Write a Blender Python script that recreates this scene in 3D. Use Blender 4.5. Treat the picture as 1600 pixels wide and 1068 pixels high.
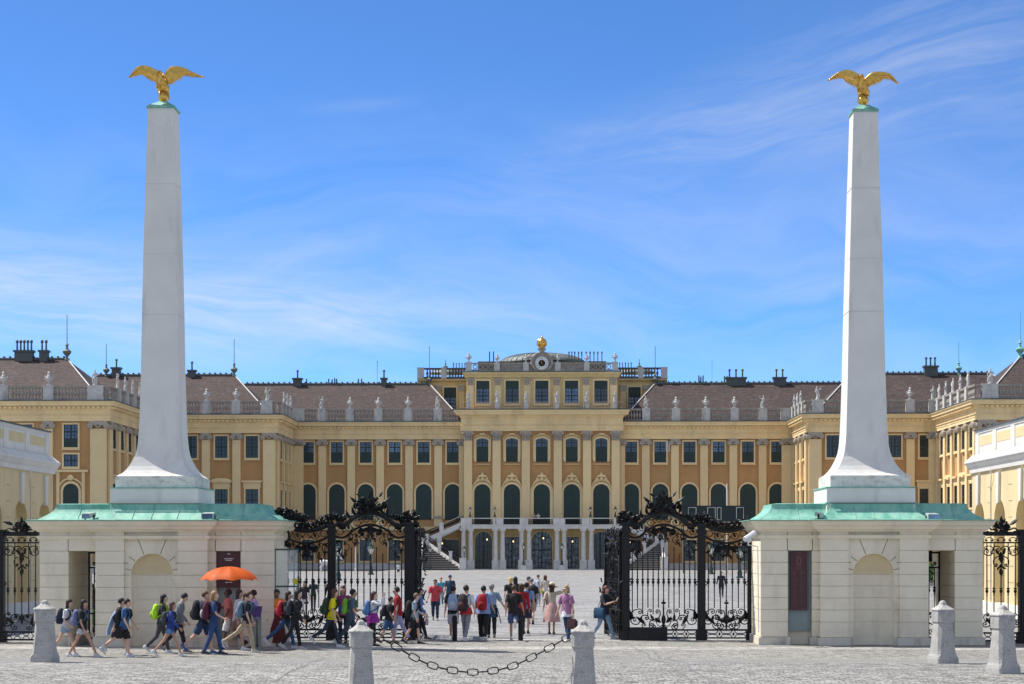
import bpy, math, random
from mathutils import Vector, Matrix, noise as mnoise
for o in list(bpy.data.objects): bpy.data.objects.remove(o)
R = math.radians
scene = bpy.context.scene
COL = scene.collection
# ------------------------------------------------------------------ camera
FPX = 2818.0; CAMZ = 3.2; HOR = 854.6; YAW = math.atan(59/2818)   # level camera, picture shifted up so that verticals stay vertical
cam_d = bpy.data.cameras.new('camera'); cam = bpy.data.objects.new('camera', cam_d); COL.objects.link(cam)
cam.location = (0, 0, CAMZ); cam.rotation_euler = (R(90), 0, YAW); cam_d.shift_y = (HOR-534)/1600
cam_d.sensor_width = 36; cam_d.lens = FPX/1600*36; cam_d.clip_start = .5; cam_d.clip_end = 9000
scene.camera = cam
# ------------------------------------------------------------------ sun, sky, exposure
SUN = Vector((-.518, .209, .829)).normalized()
sl = bpy.data.lights.new('sun', 'SUN'); sl.energy = 4.6; sl.angle = R(.5); sl.color = (1, .955, .88)
so = bpy.data.objects.new('sun', sl); COL.objects.link(so); so.rotation_euler = SUN.to_track_quat('Z', 'Y').to_euler()
scene.view_settings.view_transform = 'Standard'; scene.view_settings.look = 'None'
scene.view_settings.gamma = 1; scene.view_settings.use_curve_mapping = False
scene.view_settings.exposure = .55
world = bpy.data.worlds.new('World'); scene.world = world; world.use_nodes = True

class NT:
    """small node-tree helper"""
    def __init__(s, nt): s.t = nt; s.n = nt.nodes; s.l = nt.links
    def new(s, ty, **kw):
        n = s.n.new(ty)
        for k, v in kw.items(): setattr(n, k, v)
        return n
    def put(s, sock, v):
        if isinstance(v, bpy.types.NodeSocket): s.l.new(v, sock)
        elif v is not None: sock.default_value = v
    def math(s, op, a, b=None, c=None, clamp=False):
        n = s.new('ShaderNodeMath', operation=op, use_clamp=clamp)
        for i, v in enumerate((a, b, c)):
            if v is not None: s.put(n.inputs[i], v)
        return n.outputs[0]
    def vmath(s, op, a, b=None, out=0):
        n = s.new('ShaderNodeVectorMath', operation=op)
        s.put(n.inputs[0], a)
        if b is not None: s.put(n.inputs[1], b)
        return n.outputs[out]
    def mix(s, f, a, b, blend='MIX'):
        n = s.new('ShaderNodeMix', data_type='RGBA', blend_type=blend)
        s.put(n.inputs[0], f); s.put(n.inputs[6], a); s.put(n.inputs[7], b)
        return n.outputs[2]
    def ramp(s, f, pts):
        n = s.new('ShaderNodeValToRGB'); e = n.color_ramp.elements
        while len(e) < len(pts): e.new(.5)
        for q, (p, c) in zip(e, pts):
            q.position = p; q.color = c if len(c) == 4 else (*c, 1)
        s.put(n.inputs[0], f); return n.outputs[0]
    def noise(s, vec, scale, detail=4, rough=.55, dist=0, out=0):
        n = s.new('ShaderNodeTexNoise'); s.put(n.inputs['Vector'], vec)
        n.inputs['Scale'].default_value = scale; n.inputs['Detail'].default_value = detail
        n.inputs['Roughness'].default_value = rough; n.inputs['Distortion'].default_value = dist
        return n.outputs[out]
    def mapping(s, vec, loc=(0, 0, 0), rot=(0, 0, 0), scale=(1, 1, 1)):
        n = s.new('ShaderNodeMapping'); s.put(n.inputs[0], vec)
        n.inputs[1].default_value = loc; n.inputs[2].default_value = rot; n.inputs[3].default_value = scale
        return n.outputs[0]

def c4(c): return (*c, 1) if len(c) == 3 else c
def ray(px, py):
    """view direction of a photo pixel (1600 wide)"""
    u = (px-800)/FPX; v = (HOR-py)/FPX
    return Vector((-math.sin(YAW), math.cos(YAW), 0)) + u*Vector((math.cos(YAW), math.sin(YAW), 0)) + v*Vector((0, 0, 1))
def at(px, py, Y):
    d = ray(px, py); t = Y/d.y
    return Vector((d.x*t, Y, CAMZ + d.z*t))
def wx(px, Y, py=854): return at(px, py, Y).x
def wz(py, Y, px=800): return at(px, py, Y).z

def build_world():
    w = NT(world.node_tree); w.n.clear()
    sky = w.new('ShaderNodeTexSky', sky_type='NISHITA'); sky.sun_disc = False
    sky.sun_elevation = math.asin(SUN.z); sky.sun_rotation = math.atan2(SUN.x, SUN.y)
    sky.altitude = 3000; sky.air_density = .62; sky.dust_density = 0; sky.ozone_density = 8.0
    tc = w.new('ShaderNodeTexCoord').outputs['Generated']
    d = w.vmath('NORMALIZE', tc)
    def streaks(rot, sc, seed, lo, hi):
        # fibres lie along one direction of the sky
        m = w.mapping(d, loc=(seed, seed*.7, seed*.3), rot=(0, rot, 0))
        warp = w.noise(m, 5, 3, .5, 0, 1)
        m2 = w.vmath('ADD', w.vmath('MULTIPLY', m, sc), w.vmath('MULTIPLY', warp, (1.9, 1.1, 3.2)))
        f = w.noise(m2, 1.0, 10, .66, .5)
        return w.ramp(f, [(lo, (0, 0, 0)), (hi, (1, 1, 1))])
    def blob(px, py, rx, rz, rot=0):
        c = ray(px, py).normalized()
        q = w.vmath('SUBTRACT', d, tuple(c))
        q = w.mapping(q, rot=(0, rot, 0))
        q = w.vmath('MULTIPLY', q, (1/rx, 0, 1/rz))
        L = w.vmath('LENGTH', q, out=1)
        n = w.new('ShaderNodeMapRange', interpolation_type='SMOOTHSTEP'); w.put(n.inputs[0], L)
        n.inputs[1].default_value = 1; n.inputs[2].default_value = 0; n.inputs[3].default_value = 0; n.inputs[4].default_value = 1
        return n.outputs[0]
    s1 = streaks(R(-5), (7, 7, 75), 3.1, .36, .72)
    s2 = streaks(R(9), (9, 9, 70), 7.7, .42, .80)
    s3 = streaks(R(-3), (3, 3, 20), 1.3, .35, .85)
    m1 = w.math('ADD', blob(60, 465, .26, .05, R(-4)), w.math('MULTIPLY', blob(500, 490, .22, .024, R(-4)), .7), clamp=True)
    m2 = w.math('ADD', w.math('MULTIPLY', blob(1120, 200, .17, .036, R(12)), .8), w.math('MULTIPLY', blob(1480, 90, .17, .075, R(10)), .85), clamp=True)
    m4 = w.math('ADD', w.math('MULTIPLY', blob(1300, 455, .06, .012, R(5)), .45), w.math('MULTIPLY', blob(560, 165, .05, .006, R(5)), .14), clamp=True)
    m3 = w.math('MULTIPLY', w.math('ADD', blob(300, 500, .6, .14), blob(1250, 460, .5, .14)), .30)
    a = w.math('MULTIPLY', s1, w.math('MULTIPLY', m1, .48)); b = w.math('MULTIPLY', s2, w.math('MULTIPLY', m2, .31))
    c = w.math('MULTIPLY', s3, w.math('ADD', m3, m4)); haze = w.math('MULTIPLY', w.math('ADD', m1, m2), .06)
    f = w.math('ADD', w.math('ADD', a, b), w.math('ADD', c, haze), clamp=True)
    # unseen white cloud added over zenith and north to brighten the ambient light
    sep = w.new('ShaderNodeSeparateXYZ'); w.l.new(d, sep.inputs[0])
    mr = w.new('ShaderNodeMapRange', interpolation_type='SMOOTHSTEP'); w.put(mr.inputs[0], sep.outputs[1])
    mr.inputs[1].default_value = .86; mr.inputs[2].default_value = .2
    fill_veil = w.math('MULTIPLY', mr.outputs[0], w.math('MULTIPLY', w.ramp(w.noise(d, 2.2, 6, .6, .6), [(.3, (.35, .35, .35)), (.7, (1, 1, 1))]), FILL_VEIL))
    f = w.math('ADD', f, fill_veil, clamp=True)
    tint = w.mix(1, sky.outputs[0], (.76, 1.0, 1.1, 1), 'MULTIPLY')
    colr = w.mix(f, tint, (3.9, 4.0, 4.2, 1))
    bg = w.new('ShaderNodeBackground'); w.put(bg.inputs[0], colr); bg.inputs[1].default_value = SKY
    out = w.new('ShaderNodeOutputWorld'); w.l.new(bg.outputs[0], out.inputs[0])
SKY = .15; FILL_VEIL = .66
build_world()

# ------------------------------------------------------------------ materials
MATS = {}
def mat(name, col, rough=.8, metal=0, var=.0, vscale=1.0, bump=0, bscale=8, spec=.5, extra=None, stain=None):
    """procedural surface: base colour with two scales of mottling, fine bump"""
    m = bpy.data.materials.new(name); m.use_nodes = True; t = NT(m.node_tree)
    p = t.n['Principled BSDF']; p.inputs['Roughness'].default_value = rough; p.inputs['Metallic'].default_value = metal
    p.inputs['Specular IOR Level'].default_value = spec
    tc = t.new('ShaderNodeTexCoord').outputs['Object']
    c = c4(col)
    if var:
        n1 = t.noise(tc, vscale, 5, .6)
        lo = tuple(x*(1-var) for x in col[:3]); hi = tuple(min(1, x*(1+var)) for x in col[:3])
        c = t.ramp(n1, [(.3, lo), (.7, hi)])
        n2 = t.noise(tc, vscale*7, 3, .6)
        c = t.mix(var*.9, c, t.ramp(n2, [(.35, tuple(x*(1-var*1.3) for x in col[:3])), (.6, tuple(min(1, x*(1+var*.6)) for x in col[:3]))]))
    if stain:
        scol, sc, amt = stain      # streaky dirt running down the surface
        ms = t.mapping(tc, scale=(sc, sc, sc*.22))
        n3 = t.noise(ms, 1, 6, .65)
        c = t.mix(t.math('MULTIPLY', t.ramp(n3, [(.52, (0, 0, 0)), (.72, (1, 1, 1))]), amt), c, c4(scol))
    if extra: c = extra(t, tc, c, p)
    t.put(p.inputs['Base Color'], c)
    if bump:
        bn = t.noise(tc, bscale, 4, .6); b = t.new('ShaderNodeBump'); b.inputs['Strength'].default_value = bump
        b.inputs['Distance'].default_value = .02; t.put(b.inputs['Height'], bn); t.l.new(b.outputs[0], p.inputs['Normal'])
    MATS[name] = m; return m

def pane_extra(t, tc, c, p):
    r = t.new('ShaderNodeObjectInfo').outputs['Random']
    k = t.ramp(r, [(0, (.25, .25, .25)), (.5, (.8, .85, .9)), (.8, (1.2, 1.2, 1.2)), (.86, (3.2, 3.1, 2.8)), (1, (1.7, 1.9, 2.1))])  # varied window reflections painted in as a random pane brightness
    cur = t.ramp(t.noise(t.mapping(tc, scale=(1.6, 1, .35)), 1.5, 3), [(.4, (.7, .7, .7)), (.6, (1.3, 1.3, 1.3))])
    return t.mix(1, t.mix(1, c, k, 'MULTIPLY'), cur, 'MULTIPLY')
def tone_extra(t, tc, c, p):
    r = t.new('ShaderNodeObjectInfo').outputs['Random']
    return t.mix(1, c, t.ramp(r, [(0, (.90, .90, .88)), (.5, (1, 1, 1)), (1, (1.06, 1.05, 1.02))]), 'MULTIPLY')
def cobble_extra(bw, bh, dark, mortar):
    def f(t, tc, c, p):
        warp = t.vmath('MULTIPLY', t.noise(tc, .8, 4, .6, 0, 1), (.55, .45, 0))
        v = t.vmath('ADD', tc, warp)
        b = t.new('ShaderNodeTexBrick'); t.put(b.inputs['Vector'], v)
        b.inputs['Scale'].default_value = 1; b.inputs['Mortar Size'].default_value = mortar; b.inputs['Mortar Smooth'].default_value = .4
        b.inputs['Brick Width'].default_value = bw; b.inputs['Row Height'].default_value = bh; b.inputs['Bias'].default_value = -.1
        b.inputs['Color1'].default_value = (1, 1, 1, 1); b.inputs['Color2'].default_value = (.62, .62, .62, 1); b.inputs['Mortar'].default_value = (dark, dark, dark*.95, 1)
        c = t.mix(1, c, b.outputs[0], 'MULTIPLY')
        big = t.ramp(t.noise(tc, .11, 4, .6), [(.35, (.84, .84, .85)), (.65, (1.0, .99, .97))])
        c = t.mix(1, c, big, 'MULTIPLY')
        pt = t.ramp(t.noise(t.mapping(tc, scale=(.6, 1.6, 1)), 1.6, 8, .8), [(.40, (1.08, 1.07, 1.06)), (.52, (.95, .94, .92)), (.66, (.60, .58, .55))])
        c = t.mix(.8, c, pt, 'MULTIPLY')
        sp = t.ramp(t.noise(t.mapping(tc, scale=(1, .8, 1)), 4.5, 3, .7), [(.36, (1.12, 1.12, 1.1)), (.5, (1, 1, 1)), (.62, (.55, .54, .52))])
        c = t.mix(.8, c, sp, 'MULTIPLY')
        tr = t.ramp(t.noise(t.mapping(tc, rot=(0, 0, .5), scale=(.25, 1.4, 1)), .35, 5, .6), [(.46, (1, 1, 1)), (.5, (.84, .84, .84)), (.54, (1, 1, 1))])
        c = t.mix(.7, c, tr, 'MULTIPLY')
        bu = t.new('ShaderNodeBump'); bu.inputs['Strength'].default_value = .7; bu.inputs['Distance'].default_value = .02
        t.put(bu.inputs['Height'], t.math('SUBTRACT', t.noise(tc, 9, 3), b.outputs[1])); t.l.new(bu.outputs[0], p.inputs['Normal'])
        return c
    return f
mat('cobbles', (.385, .373, .35), .85, var=.22, vscale=2.3, extra=cobble_extra(.2, .15, .35, .016))
mat('court', (.33, .33, .335), .9, var=.10, vscale=.5, extra=cobble_extra(.9, .6, .8, .02))
mat('flag', (.47, .455, .43), .85, var=.12, vscale=.9, extra=cobble_extra(1.1, .55, .6, .02), bump=0)
mat('earth', (.30, .29, .25), .95, var=.2, vscale=.05)
mat('stucco_cream', (.76, .58, .31), .85, var=.10, vscale=.35, bump=.25, bscale=3, stain=((.40, .29, .16), .5, .55), extra=tone_extra)
mat('stucco_ochre', (.47, .265, .105), .88, var=.13, vscale=.3, bump=.3, bscale=4, stain=((.40, .22, .09), .6, .35))
mat('stucco_side', (.66, .50, .23), .88, var=.08, vscale=.7, bump=.3, bscale=4, stain=((.40, .33, .2), .7, .4))
mat('side_yellow', (.66, .53, .29), .88, var=.08, vscale=.7, bump=.3, bscale=4, stain=((.42, .36, .25), .7, .45))
mat('white_wall', (.66, .64, .58), .85, var=.06, vscale=.8, bump=.25, bscale=5, stain=((.42, .38, .3), .8, .35))
mat('capital', (.40, .345, .275), .9, var=.3, vscale=3, bump=.6, bscale=9)
mat('parapet', (.50, .48, .44), .9, var=.18, vscale=1.5, bump=.4, bscale=7, stain=((.12, .11, .10), 1.2, .6))
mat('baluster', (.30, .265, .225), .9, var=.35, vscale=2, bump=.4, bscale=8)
mat('marble', (.49, .475, .44), .75, var=.14, vscale=2.5, bump=.3, bscale=9, stain=((.3, .28, .26), 2.5, .5))
mat('light_stone', (.62, .60, .56), .8, var=.12, vscale=1.6, bump=.3, bscale=9, stain=((.33, .31, .28), 1.4, .5))
mat('lead', (.075, .085, .08), .6, var=.2, vscale=1)
mat('dome_copper', (.13, .15, .135), .6, var=.18, vscale=1.2)
mat('black_iron', (.010, .010, .011), .5, var=.3, vscale=3, spec=.3)
mat('gold', (.72, .43, .10), .27, metal=1, var=.38, vscale=7, bump=.5, bscale=26)
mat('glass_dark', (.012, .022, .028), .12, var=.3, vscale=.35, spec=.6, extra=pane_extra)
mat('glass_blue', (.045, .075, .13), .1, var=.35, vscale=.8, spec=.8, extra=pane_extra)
mat('shutter', (.010, .030, .024), .55, var=.25, vscale=1.5, extra=tone_extra)
mat('sash_green', (.008, .022, .018), .5)
mat('white_paint', (.72, .72, .70), .5, var=.05, vscale=4)
mat('maroon', (.065, .013, .012), .45, var=.06, vscale=2)
mat('print_white', (.62, .58, .55), .6)
mat('box_green', (.22, .28, .27), .35, var=.12, vscale=1.5)
mat('lamp_green', (.02, .05, .045), .45, var=.2, vscale=3)
mat('lamp_glass', (.75, .72, .6), .2)
mat('riser_shaded', (.06, .055, .05), .9, var=.2, vscale=3)  # step fronts: their shade is put into this darker colour
mat('stair', (.30, .28, .25), .85, var=.18, vscale=3)  # on the steps, toned down to carry the parapets' shadow in the colour
def foyer_reflections(t, tc, c, p):
    n = t.ramp(t.noise(t.mapping(tc, scale=(1.6, 1, 1.1)), 1.4, 6, .75), [(.44, (0, 0, 0)), (.56, (1, 1, 1))])  # pale blotches painted into the door glass as reflections
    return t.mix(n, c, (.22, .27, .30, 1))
mat('foyer_glass', (.012, .016, .02), .12, extra=foyer_reflections)
mat('door_dark', (.015, .018, .022), .25, var=.3, vscale=1)
mat('green_tent', (.010, .022, .020), .7)
mat('white_cloth', (.75, .75, .74), .8)
mat('plant', (.06, .14, .03), .7, var=.3, vscale=6)
mat('horse', (.66, .64, .61), .6, var=.08, vscale=3)
mat('tyre', (.02, .02, .02), .8)
def tile_extra(t, tc, c, p):
    v = t.mapping(tc, scale=(1, 1, 1.6))
    vo = t.new('ShaderNodeTexVoronoi'); t.put(vo.inputs['Vector'], v); vo.inputs['Scale'].default_value = 2.6
    h = t.new('ShaderNodeSeparateColor'); t.l.new(vo.outputs['Color'], h.inputs[0])
    c = t.mix(.75, c, t.ramp(h.outputs[0], [(0, (.45, .42, .42)), (.6, (1.05, 1.0, 1.0)), (.93, (1.2, 1.12, 1.1)), (.97, (1.9, 1.8, 1.7))]), 'MULTIPLY')
    wv = t.new('ShaderNodeTexWave', bands_direction='Z'); t.put(wv.inputs[0], tc); wv.inputs['Scale'].default_value = 1.1; wv.inputs['Distortion'].default_value = .4
    bu = t.new('ShaderNodeBump'); bu.inputs['Strength'].default_value = .35; bu.inputs['Distance'].default_value = .05
    t.put(bu.inputs['Height'], wv.outputs[1]); t.l.new(bu.outputs[0], p.inputs['Normal'])
    return c
mat('tiles', (.050, .033, .030), .85, var=.16, vscale=.25, extra=tile_extra)
def copper_extra(t, tc, c, p):
    n = t.ramp(t.noise(t.mapping(tc, scale=(2.2, 2.2, .6)), 1.3, 6, .7), [(.38, (.10, .33, .25)), (.52, (.20, .44, .35)), (.72, (.30, .49, .37))])
    br = t.ramp(t.noise(t.mapping(tc, scale=(1.5, 1.5, .5)), 2.1, 8, .75), [(.52, (0, 0, 0)), (.72, (1, 1, 1))])
    c = t.mix(t.math('MULTIPLY', br, .55), n, (.15, .15, .09, 1)); return c
mat('copper', (.2, .45, .35), .6, extra=copper_extra)
def plaster_extra(t, tc, c, p):
    pp = t.new('ShaderNodeSeparateXYZ'); t.l.new(tc, pp.inputs[0])
    # flaked, dirty band low on the flare and hairline weathering
    z = pp.outputs[2]
    band = t.math('MULTIPLY', t.ramp(t.math('SUBTRACT', 1, t.math('ABSOLUTE', t.math('MULTIPLY', t.math('SUBTRACT', z, .95), 2.4))), [(.1, (0, 0, 0)), (.8, (1, 1, 1))]),
                  t.ramp(t.noise(t.mapping(tc, scale=(1, 1, 1.6)), 3.2, 7, .72), [(.5, (0, 0, 0)), (.58, (1, 1, 1))]))
    c = t.mix(t.math('MULTIPLY', band, .5), c, (.38, .33, .25, 1))
    return c
mat('plaster', (.69, .67, .615), .8, var=.08, vscale=.8, bump=.45, bscale=6, extra=plaster_extra, stain=((.40, .385, .35), 1.3, .5))
mat('plaster_block', (.76, .68, .515), .85, var=.07, vscale=1.2, bump=.3, bscale=9, stain=((.44, .37, .25), 1.3, .4))
mat('niche_yellow', (.66, .55, .34), .85, var=.08, vscale=1.5, bump=.2)
mat('joint', (.24, .19, .13), .95)
mat('paving_seam', (.17, .17, .168), .95, var=.3, vscale=3)
mat('plaster_base', (.62, .565, .46), .9, var=.12, vscale=1.5, bump=.5, bscale=9, stain=((.14, .13, .10), 1.8, .6))
def granite_extra(t, tc, c, p):
    n = t.ramp(t.noise(tc, 55, 3, .7), [(.35, (.6, .6, .6)), (.5, (1, 1, 1)), (.7, (1.25, 1.25, 1.25))])
    s = t.ramp(t.noise(tc, 5, 5, .7), [(.45, (1, 1, 1)), (.75, (.7, .69, .66))])
    return t.mix(1, t.mix(1, c, n, 'MULTIPLY'), s, 'MULTIPLY')
mat('granite', (.42, .405, .38), .85, var=.1, vscale=3, extra=granite_extra, bump=0)
def glassm():
    m = bpy.data.materials.new('clear_glass'); m.use_nodes = True; t = NT(m.node_tree); p = t.n['Principled BSDF']
    p.inputs['Base Color'].default_value = (.75, .83, .8, 1); p.inputs['Roughness'].default_value = .08
    p.inputs['Alpha'].default_value = .2; MATS['clear_glass'] = m
glassm()
CLOTH = {}
def cloth(col, rough=.85, kind='cloth'):
    key = (tuple(round(x, 3) for x in col), kind)
    if key not in CLOTH:
        nm = '%s_%02d' % (kind, len(CLOTH))
        CLOTH[key] = mat(nm, col, rough, var=.30 if kind == 'cloth' else .12, vscale=5, bump=.9 if kind == 'cloth' else .3, bscale=9)
    return CLOTH[key]

# ------------------------------------------------------------------ mesh builder
ORG = {}
def tag(o, label=None, cat=None, group=None, kind=None):
    if label: o['label'] = label
    if cat: o['category'] = cat
    if group: o['group'] = group
    if kind: o['kind'] = kind
    return o
def empty(name, loc, label=None, cat=None, group=None, rz=0):
    o = bpy.data.objects.new(name, None); COL.objects.link(o); o.location = loc; o.rotation_euler = (0, 0, rz)
    o.empty_display_size = .3; ORG[o.name] = Vector(loc); return tag(o, label, cat, group)
class MB:
    def __init__(s): s.v = []; s.f = []
    def add(s, vs, fs):
        n = len(s.v); s.v += [tuple(p) for p in vs]; s.f += [tuple(i+n for i in f) for f in fs]; return s
    def box(s, x0, x1, y0, y1, z0, z1):
        if x0 > x1: x0, x1 = x1, x0
        if y0 > y1: y0, y1 = y1, y0
        if z0 > z1: z0, z1 = z1, z0
        return s.add([(x0, y0, z0), (x1, y0, z0), (x1, y1, z0), (x0, y1, z0), (x0, y0, z1), (x1, y0, z1), (x1, y1, z1), (x0, y1, z1)],
                     [(0, 3, 2, 1), (4, 5, 6, 7), (0, 1, 5, 4), (1, 2, 6, 5), (2, 3, 7, 6), (3, 0, 4, 7)])
    def frustum(s, cx, cy, z0, z1, hx0, hy0, hx1, hy1):
        return s.loft([[(cx-a, cy-b, z), (cx+a, cy-b, z), (cx+a, cy+b, z), (cx-a, cy+b, z)] for z, a, b in ((z0, hx0, hy0), (z1, hx1, hy1))])
    def loft(s, rings, close=True, cap=True):
        n = len(rings[0]); base = len(s.v)
        for r in rings: s.v += [tuple(p) for p in r]
        for i in range(len(rings)-1):
            a = base+i*n; b = a+n
            for j in range(n if close else n-1):
                k = (j+1) % n; s.f.append((a+j, a+k, b+k, b+j))
        if cap and close:
            s.f.append(tuple(base+j for j in reversed(range(n)))); e = base+(len(rings)-1)*n
            s.f.append(tuple(e+j for j in range(n)))
        return s
    def lathe(s, cx, cy, prof, n=12, cz=0, sq=1):
        """prof: list of (r, z)"""
        return s.loft([[(cx+r*math.cos(2*math.pi*j/n), cy+sq*r*math.sin(2*math.pi*j/n), cz+z) for j in range(n)] for r, z in prof])
    def tube(s, pts, r, n=5, ry=None, cap=True):
        """round tube along points; r a number or a list"""
        pts = [Vector(p) for p in pts]; rings = []; m = len(pts)
        up = Vector((0, 1, 0)) if abs((pts[-1]-pts[0]).normalized().y if (pts[-1]-pts[0]).length > 1e-6 else 0) < .9 else Vector((0, 0, 1))
        for i, p in enumerate(pts):
            t = (pts[min(i+1, m-1)]-pts[max(i-1, 0)])
            t = t.normalized() if t.length > 1e-9 else Vector((0, 0, 1))
            a = t.cross(up)
            if a.length < 1e-4: a = t.cross(Vector((1, 0, 0)))
            a.normalize(); b = a.cross(t).normalized()
            rr = r[i] if isinstance(r, (list, tuple)) else r
            r2 = rr if ry is None else (ry[i] if isinstance(ry, (list, tuple)) else ry)
            rings.append([p + a*rr*math.cos(2*math.pi*j/n) + b*r2*math.sin(2*math.pi*j/n) for j in range(n)])
        return s.loft(rings, cap=cap)
    def ball(s, c, rx, ry=None, rz=None, n=8, m=5):
        ry = ry or rx; rz = rz or rx
        return s.loft([[(c[0]+rx*math.sin(math.pi*(i+.04)/(m+.08))*math.cos(2*math.pi*j/n), c[1]+ry*math.sin(math.pi*(i+.04)/(m+.08))*math.sin(2*math.pi*j/n),
                         c[2]-rz*math.cos(math.pi*(i+.04)/(m+.08))) for j in range(n)] for i in range(m+1)])
    def poly(s, pts, y0, y1):
        """outline in x,z with thickness y0..y1"""
        n = len(pts)
        return s.add([(x, y0, z) for x, z in pts] + [(x, y1, z) for x, z in pts],
                     [tuple(range(n)), tuple(reversed(range(n, 2*n)))] + [(i, n+i, n+(i+1) % n, (i+1) % n) for i in range(n)])
    def sweep(s, path, prof, closed=False):
        """profile (out, z) along a plan path; outward is to the right of travel"""
        P = [Vector((p[0], p[1])) for p in path]; n = len(P); rings = []
        for i in range(n):
            def nrm(a, b):
                d = (b-a).normalized(); return Vector((d.y, -d.x))
            ns = []
            if closed or i > 0: ns.append(nrm(P[i-1], P[i]))
            if closed or i < n-1: ns.append(nrm(P[i], P[(i+1) % n]))
            if len(ns) == 2:
                m = (ns[0]+ns[1]); m = m/(m.length_squared)*2 if m.length > 1e-6 else ns[0]
            else: m = ns[0]
            rings.append([(P[i].x+m.x*o, P[i].y+m.y*o, z) for o, z in prof])
        if closed:
            rings.append(rings[0]); return s.loft(rings, close=True, cap=False)
        return s.loft(rings, close=True, cap=True)
    def xform(s, M):
        s.v = [tuple(M @ Vector(p)) for p in s.v]; return s
    def mesh(s, name, m, org=(0, 0, 0), smooth=False):
        me = bpy.data.meshes.new(name); o = Vector(org)
        me.from_pydata([(a-o.x, b-o.y, c-o.z) for a, b, c in s.v], [], s.f); me.validate()
        if m is not None: me.materials.append(MATS[m] if isinstance(m, str) else m)
        if smooth:
            me.polygons.foreach_set('use_smooth', [True]*len(me.polygons))
            try: me.set_sharp_from_angle(angle=R(50))
            except Exception: pass
        me.update(); return me
    def build(s, name, m, parent=None, smooth=False, org=None):
        """parts keep world coordinates: origin of the top-level thing is subtracted"""
        root = parent
        while root is not None and root.parent is not None: root = root.parent
        if org is None: org = ORG[root.name] if root is not None and root.name in ORG else (0, 0, 0)
        me = s.mesh(name, m, org, smooth); o = bpy.data.objects.new(name, me); COL.objects.link(o)
        if parent is not None: o.parent = parent
        else: o.location = org; ORG[o.name] = Vector(org)
        return o
def inst(name, me, parent, loc, rz=0, scale=None):
    o = bpy.data.objects.new(name, me); COL.objects.link(o); o.parent = parent
    o.location = loc; o.rotation_euler = (0, 0, rz)
    if scale: o.scale = scale
    return o
def copy_tree(o, parent=None):
    c = o.copy(); COL.objects.link(c)
    if parent is not None: c.parent = parent
    for ch in o.children: copy_tree(ch, c)
    return c

# ------------------------------------------------------------------ ground
def ground_z(Y):
    """the square falls gently from the bollards down to the gate, level beyond"""
    if Y >= 52: return 0.0
    if Y <= 36: return .90-.11*min(1, max(0, (33-Y)/3))
    t = (52-Y)/16; py = 1027.4 + 6.6*t
    return CAMZ-(py-854.6)*Y/2818
def build_ground():
    def sheet(name, x0, x1, ys, m, dz, kind='structure', nx=2):
        b = MB(); vs = []; fs = []
        xs = [x0+(x1-x0)*i/nx for i in range(nx+1)]
        for y in ys:
            for x in xs: vs.append((x, y, ground_z(y)+dz))
        k = nx+1
        for i in range(len(ys)-1):
            for j in range(nx): fs.append((i*k+j, i*k+j+1, (i+1)*k+j+1, (i+1)*k+j))
        b.add(vs, fs); o = b.build(name, m); tag(o, kind=kind); return o
    near = [-200, 10, 20, 30, 31, 32, 33, 36]+[36+i for i in range(1, 17)]
    sheet('ground', -2500, 2500, near+[70, 300, 4000], 'earth', -.012)
    sheet('square', -70, 70, near+[56, 62.6], 'cobbles', 0)
    sheet('courtyard', -90, 90, [62.6, 150, 292], 'court', -.003)
    sheet('flagstone_strip', -40, 40, [56.6, 58.3], 'flag', .004)
    sheet('gate_threshold', -9.4, 7.6, [62.0, 62.95], 'flag', .005)
build_ground()
def ground_at(px, py):
    lo, hi = 22.0, 62.0
    for _ in range(40):
        m = (lo+hi)/2
        if HOR+FPX*(CAMZ-ground_z(m))/m > py: lo = m
        else: hi = m
    return wx(px, lo), lo
for pts in (((985, 1008), (1012, 1020), (1045, 1038), (1085, 1066)), ((1022, 1016), (1050, 1030), (1080, 1046), (1118, 1067)), ((428, 1066), (455, 1048), (480, 1038), (512, 1028))):
    P_ = [Vector(ground_at(*q)) for q in pts]; Q_ = []
    for a_, b_ in zip(P_, P_[1:]): Q_ += [a_.lerp(b_, k_/12) for k_ in range(12)]
    Q_.append(P_[-1]); mb_ = MB(); rows_ = []
    for i_, q_ in enumerate(Q_):
        t_ = (Q_[min(i_+1, len(Q_)-1)]-Q_[max(0, i_-1)]).normalized(); n_ = Vector((-t_.y, t_.x))*(.03+.012*math.sin(i_*1.9)); rows_.append([(q_.x-n_.x, q_.y-n_.y, ground_z(q_.y)+.005), (q_.x+n_.x, q_.y+n_.y, ground_z(q_.y)+.005)])
    mb_.loft(rows_, close=False, cap=False); tag(mb_.build('paving_joint', 'paving_seam'), kind='structure')
AX = -1.17     # axis of the palace and gate
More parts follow.
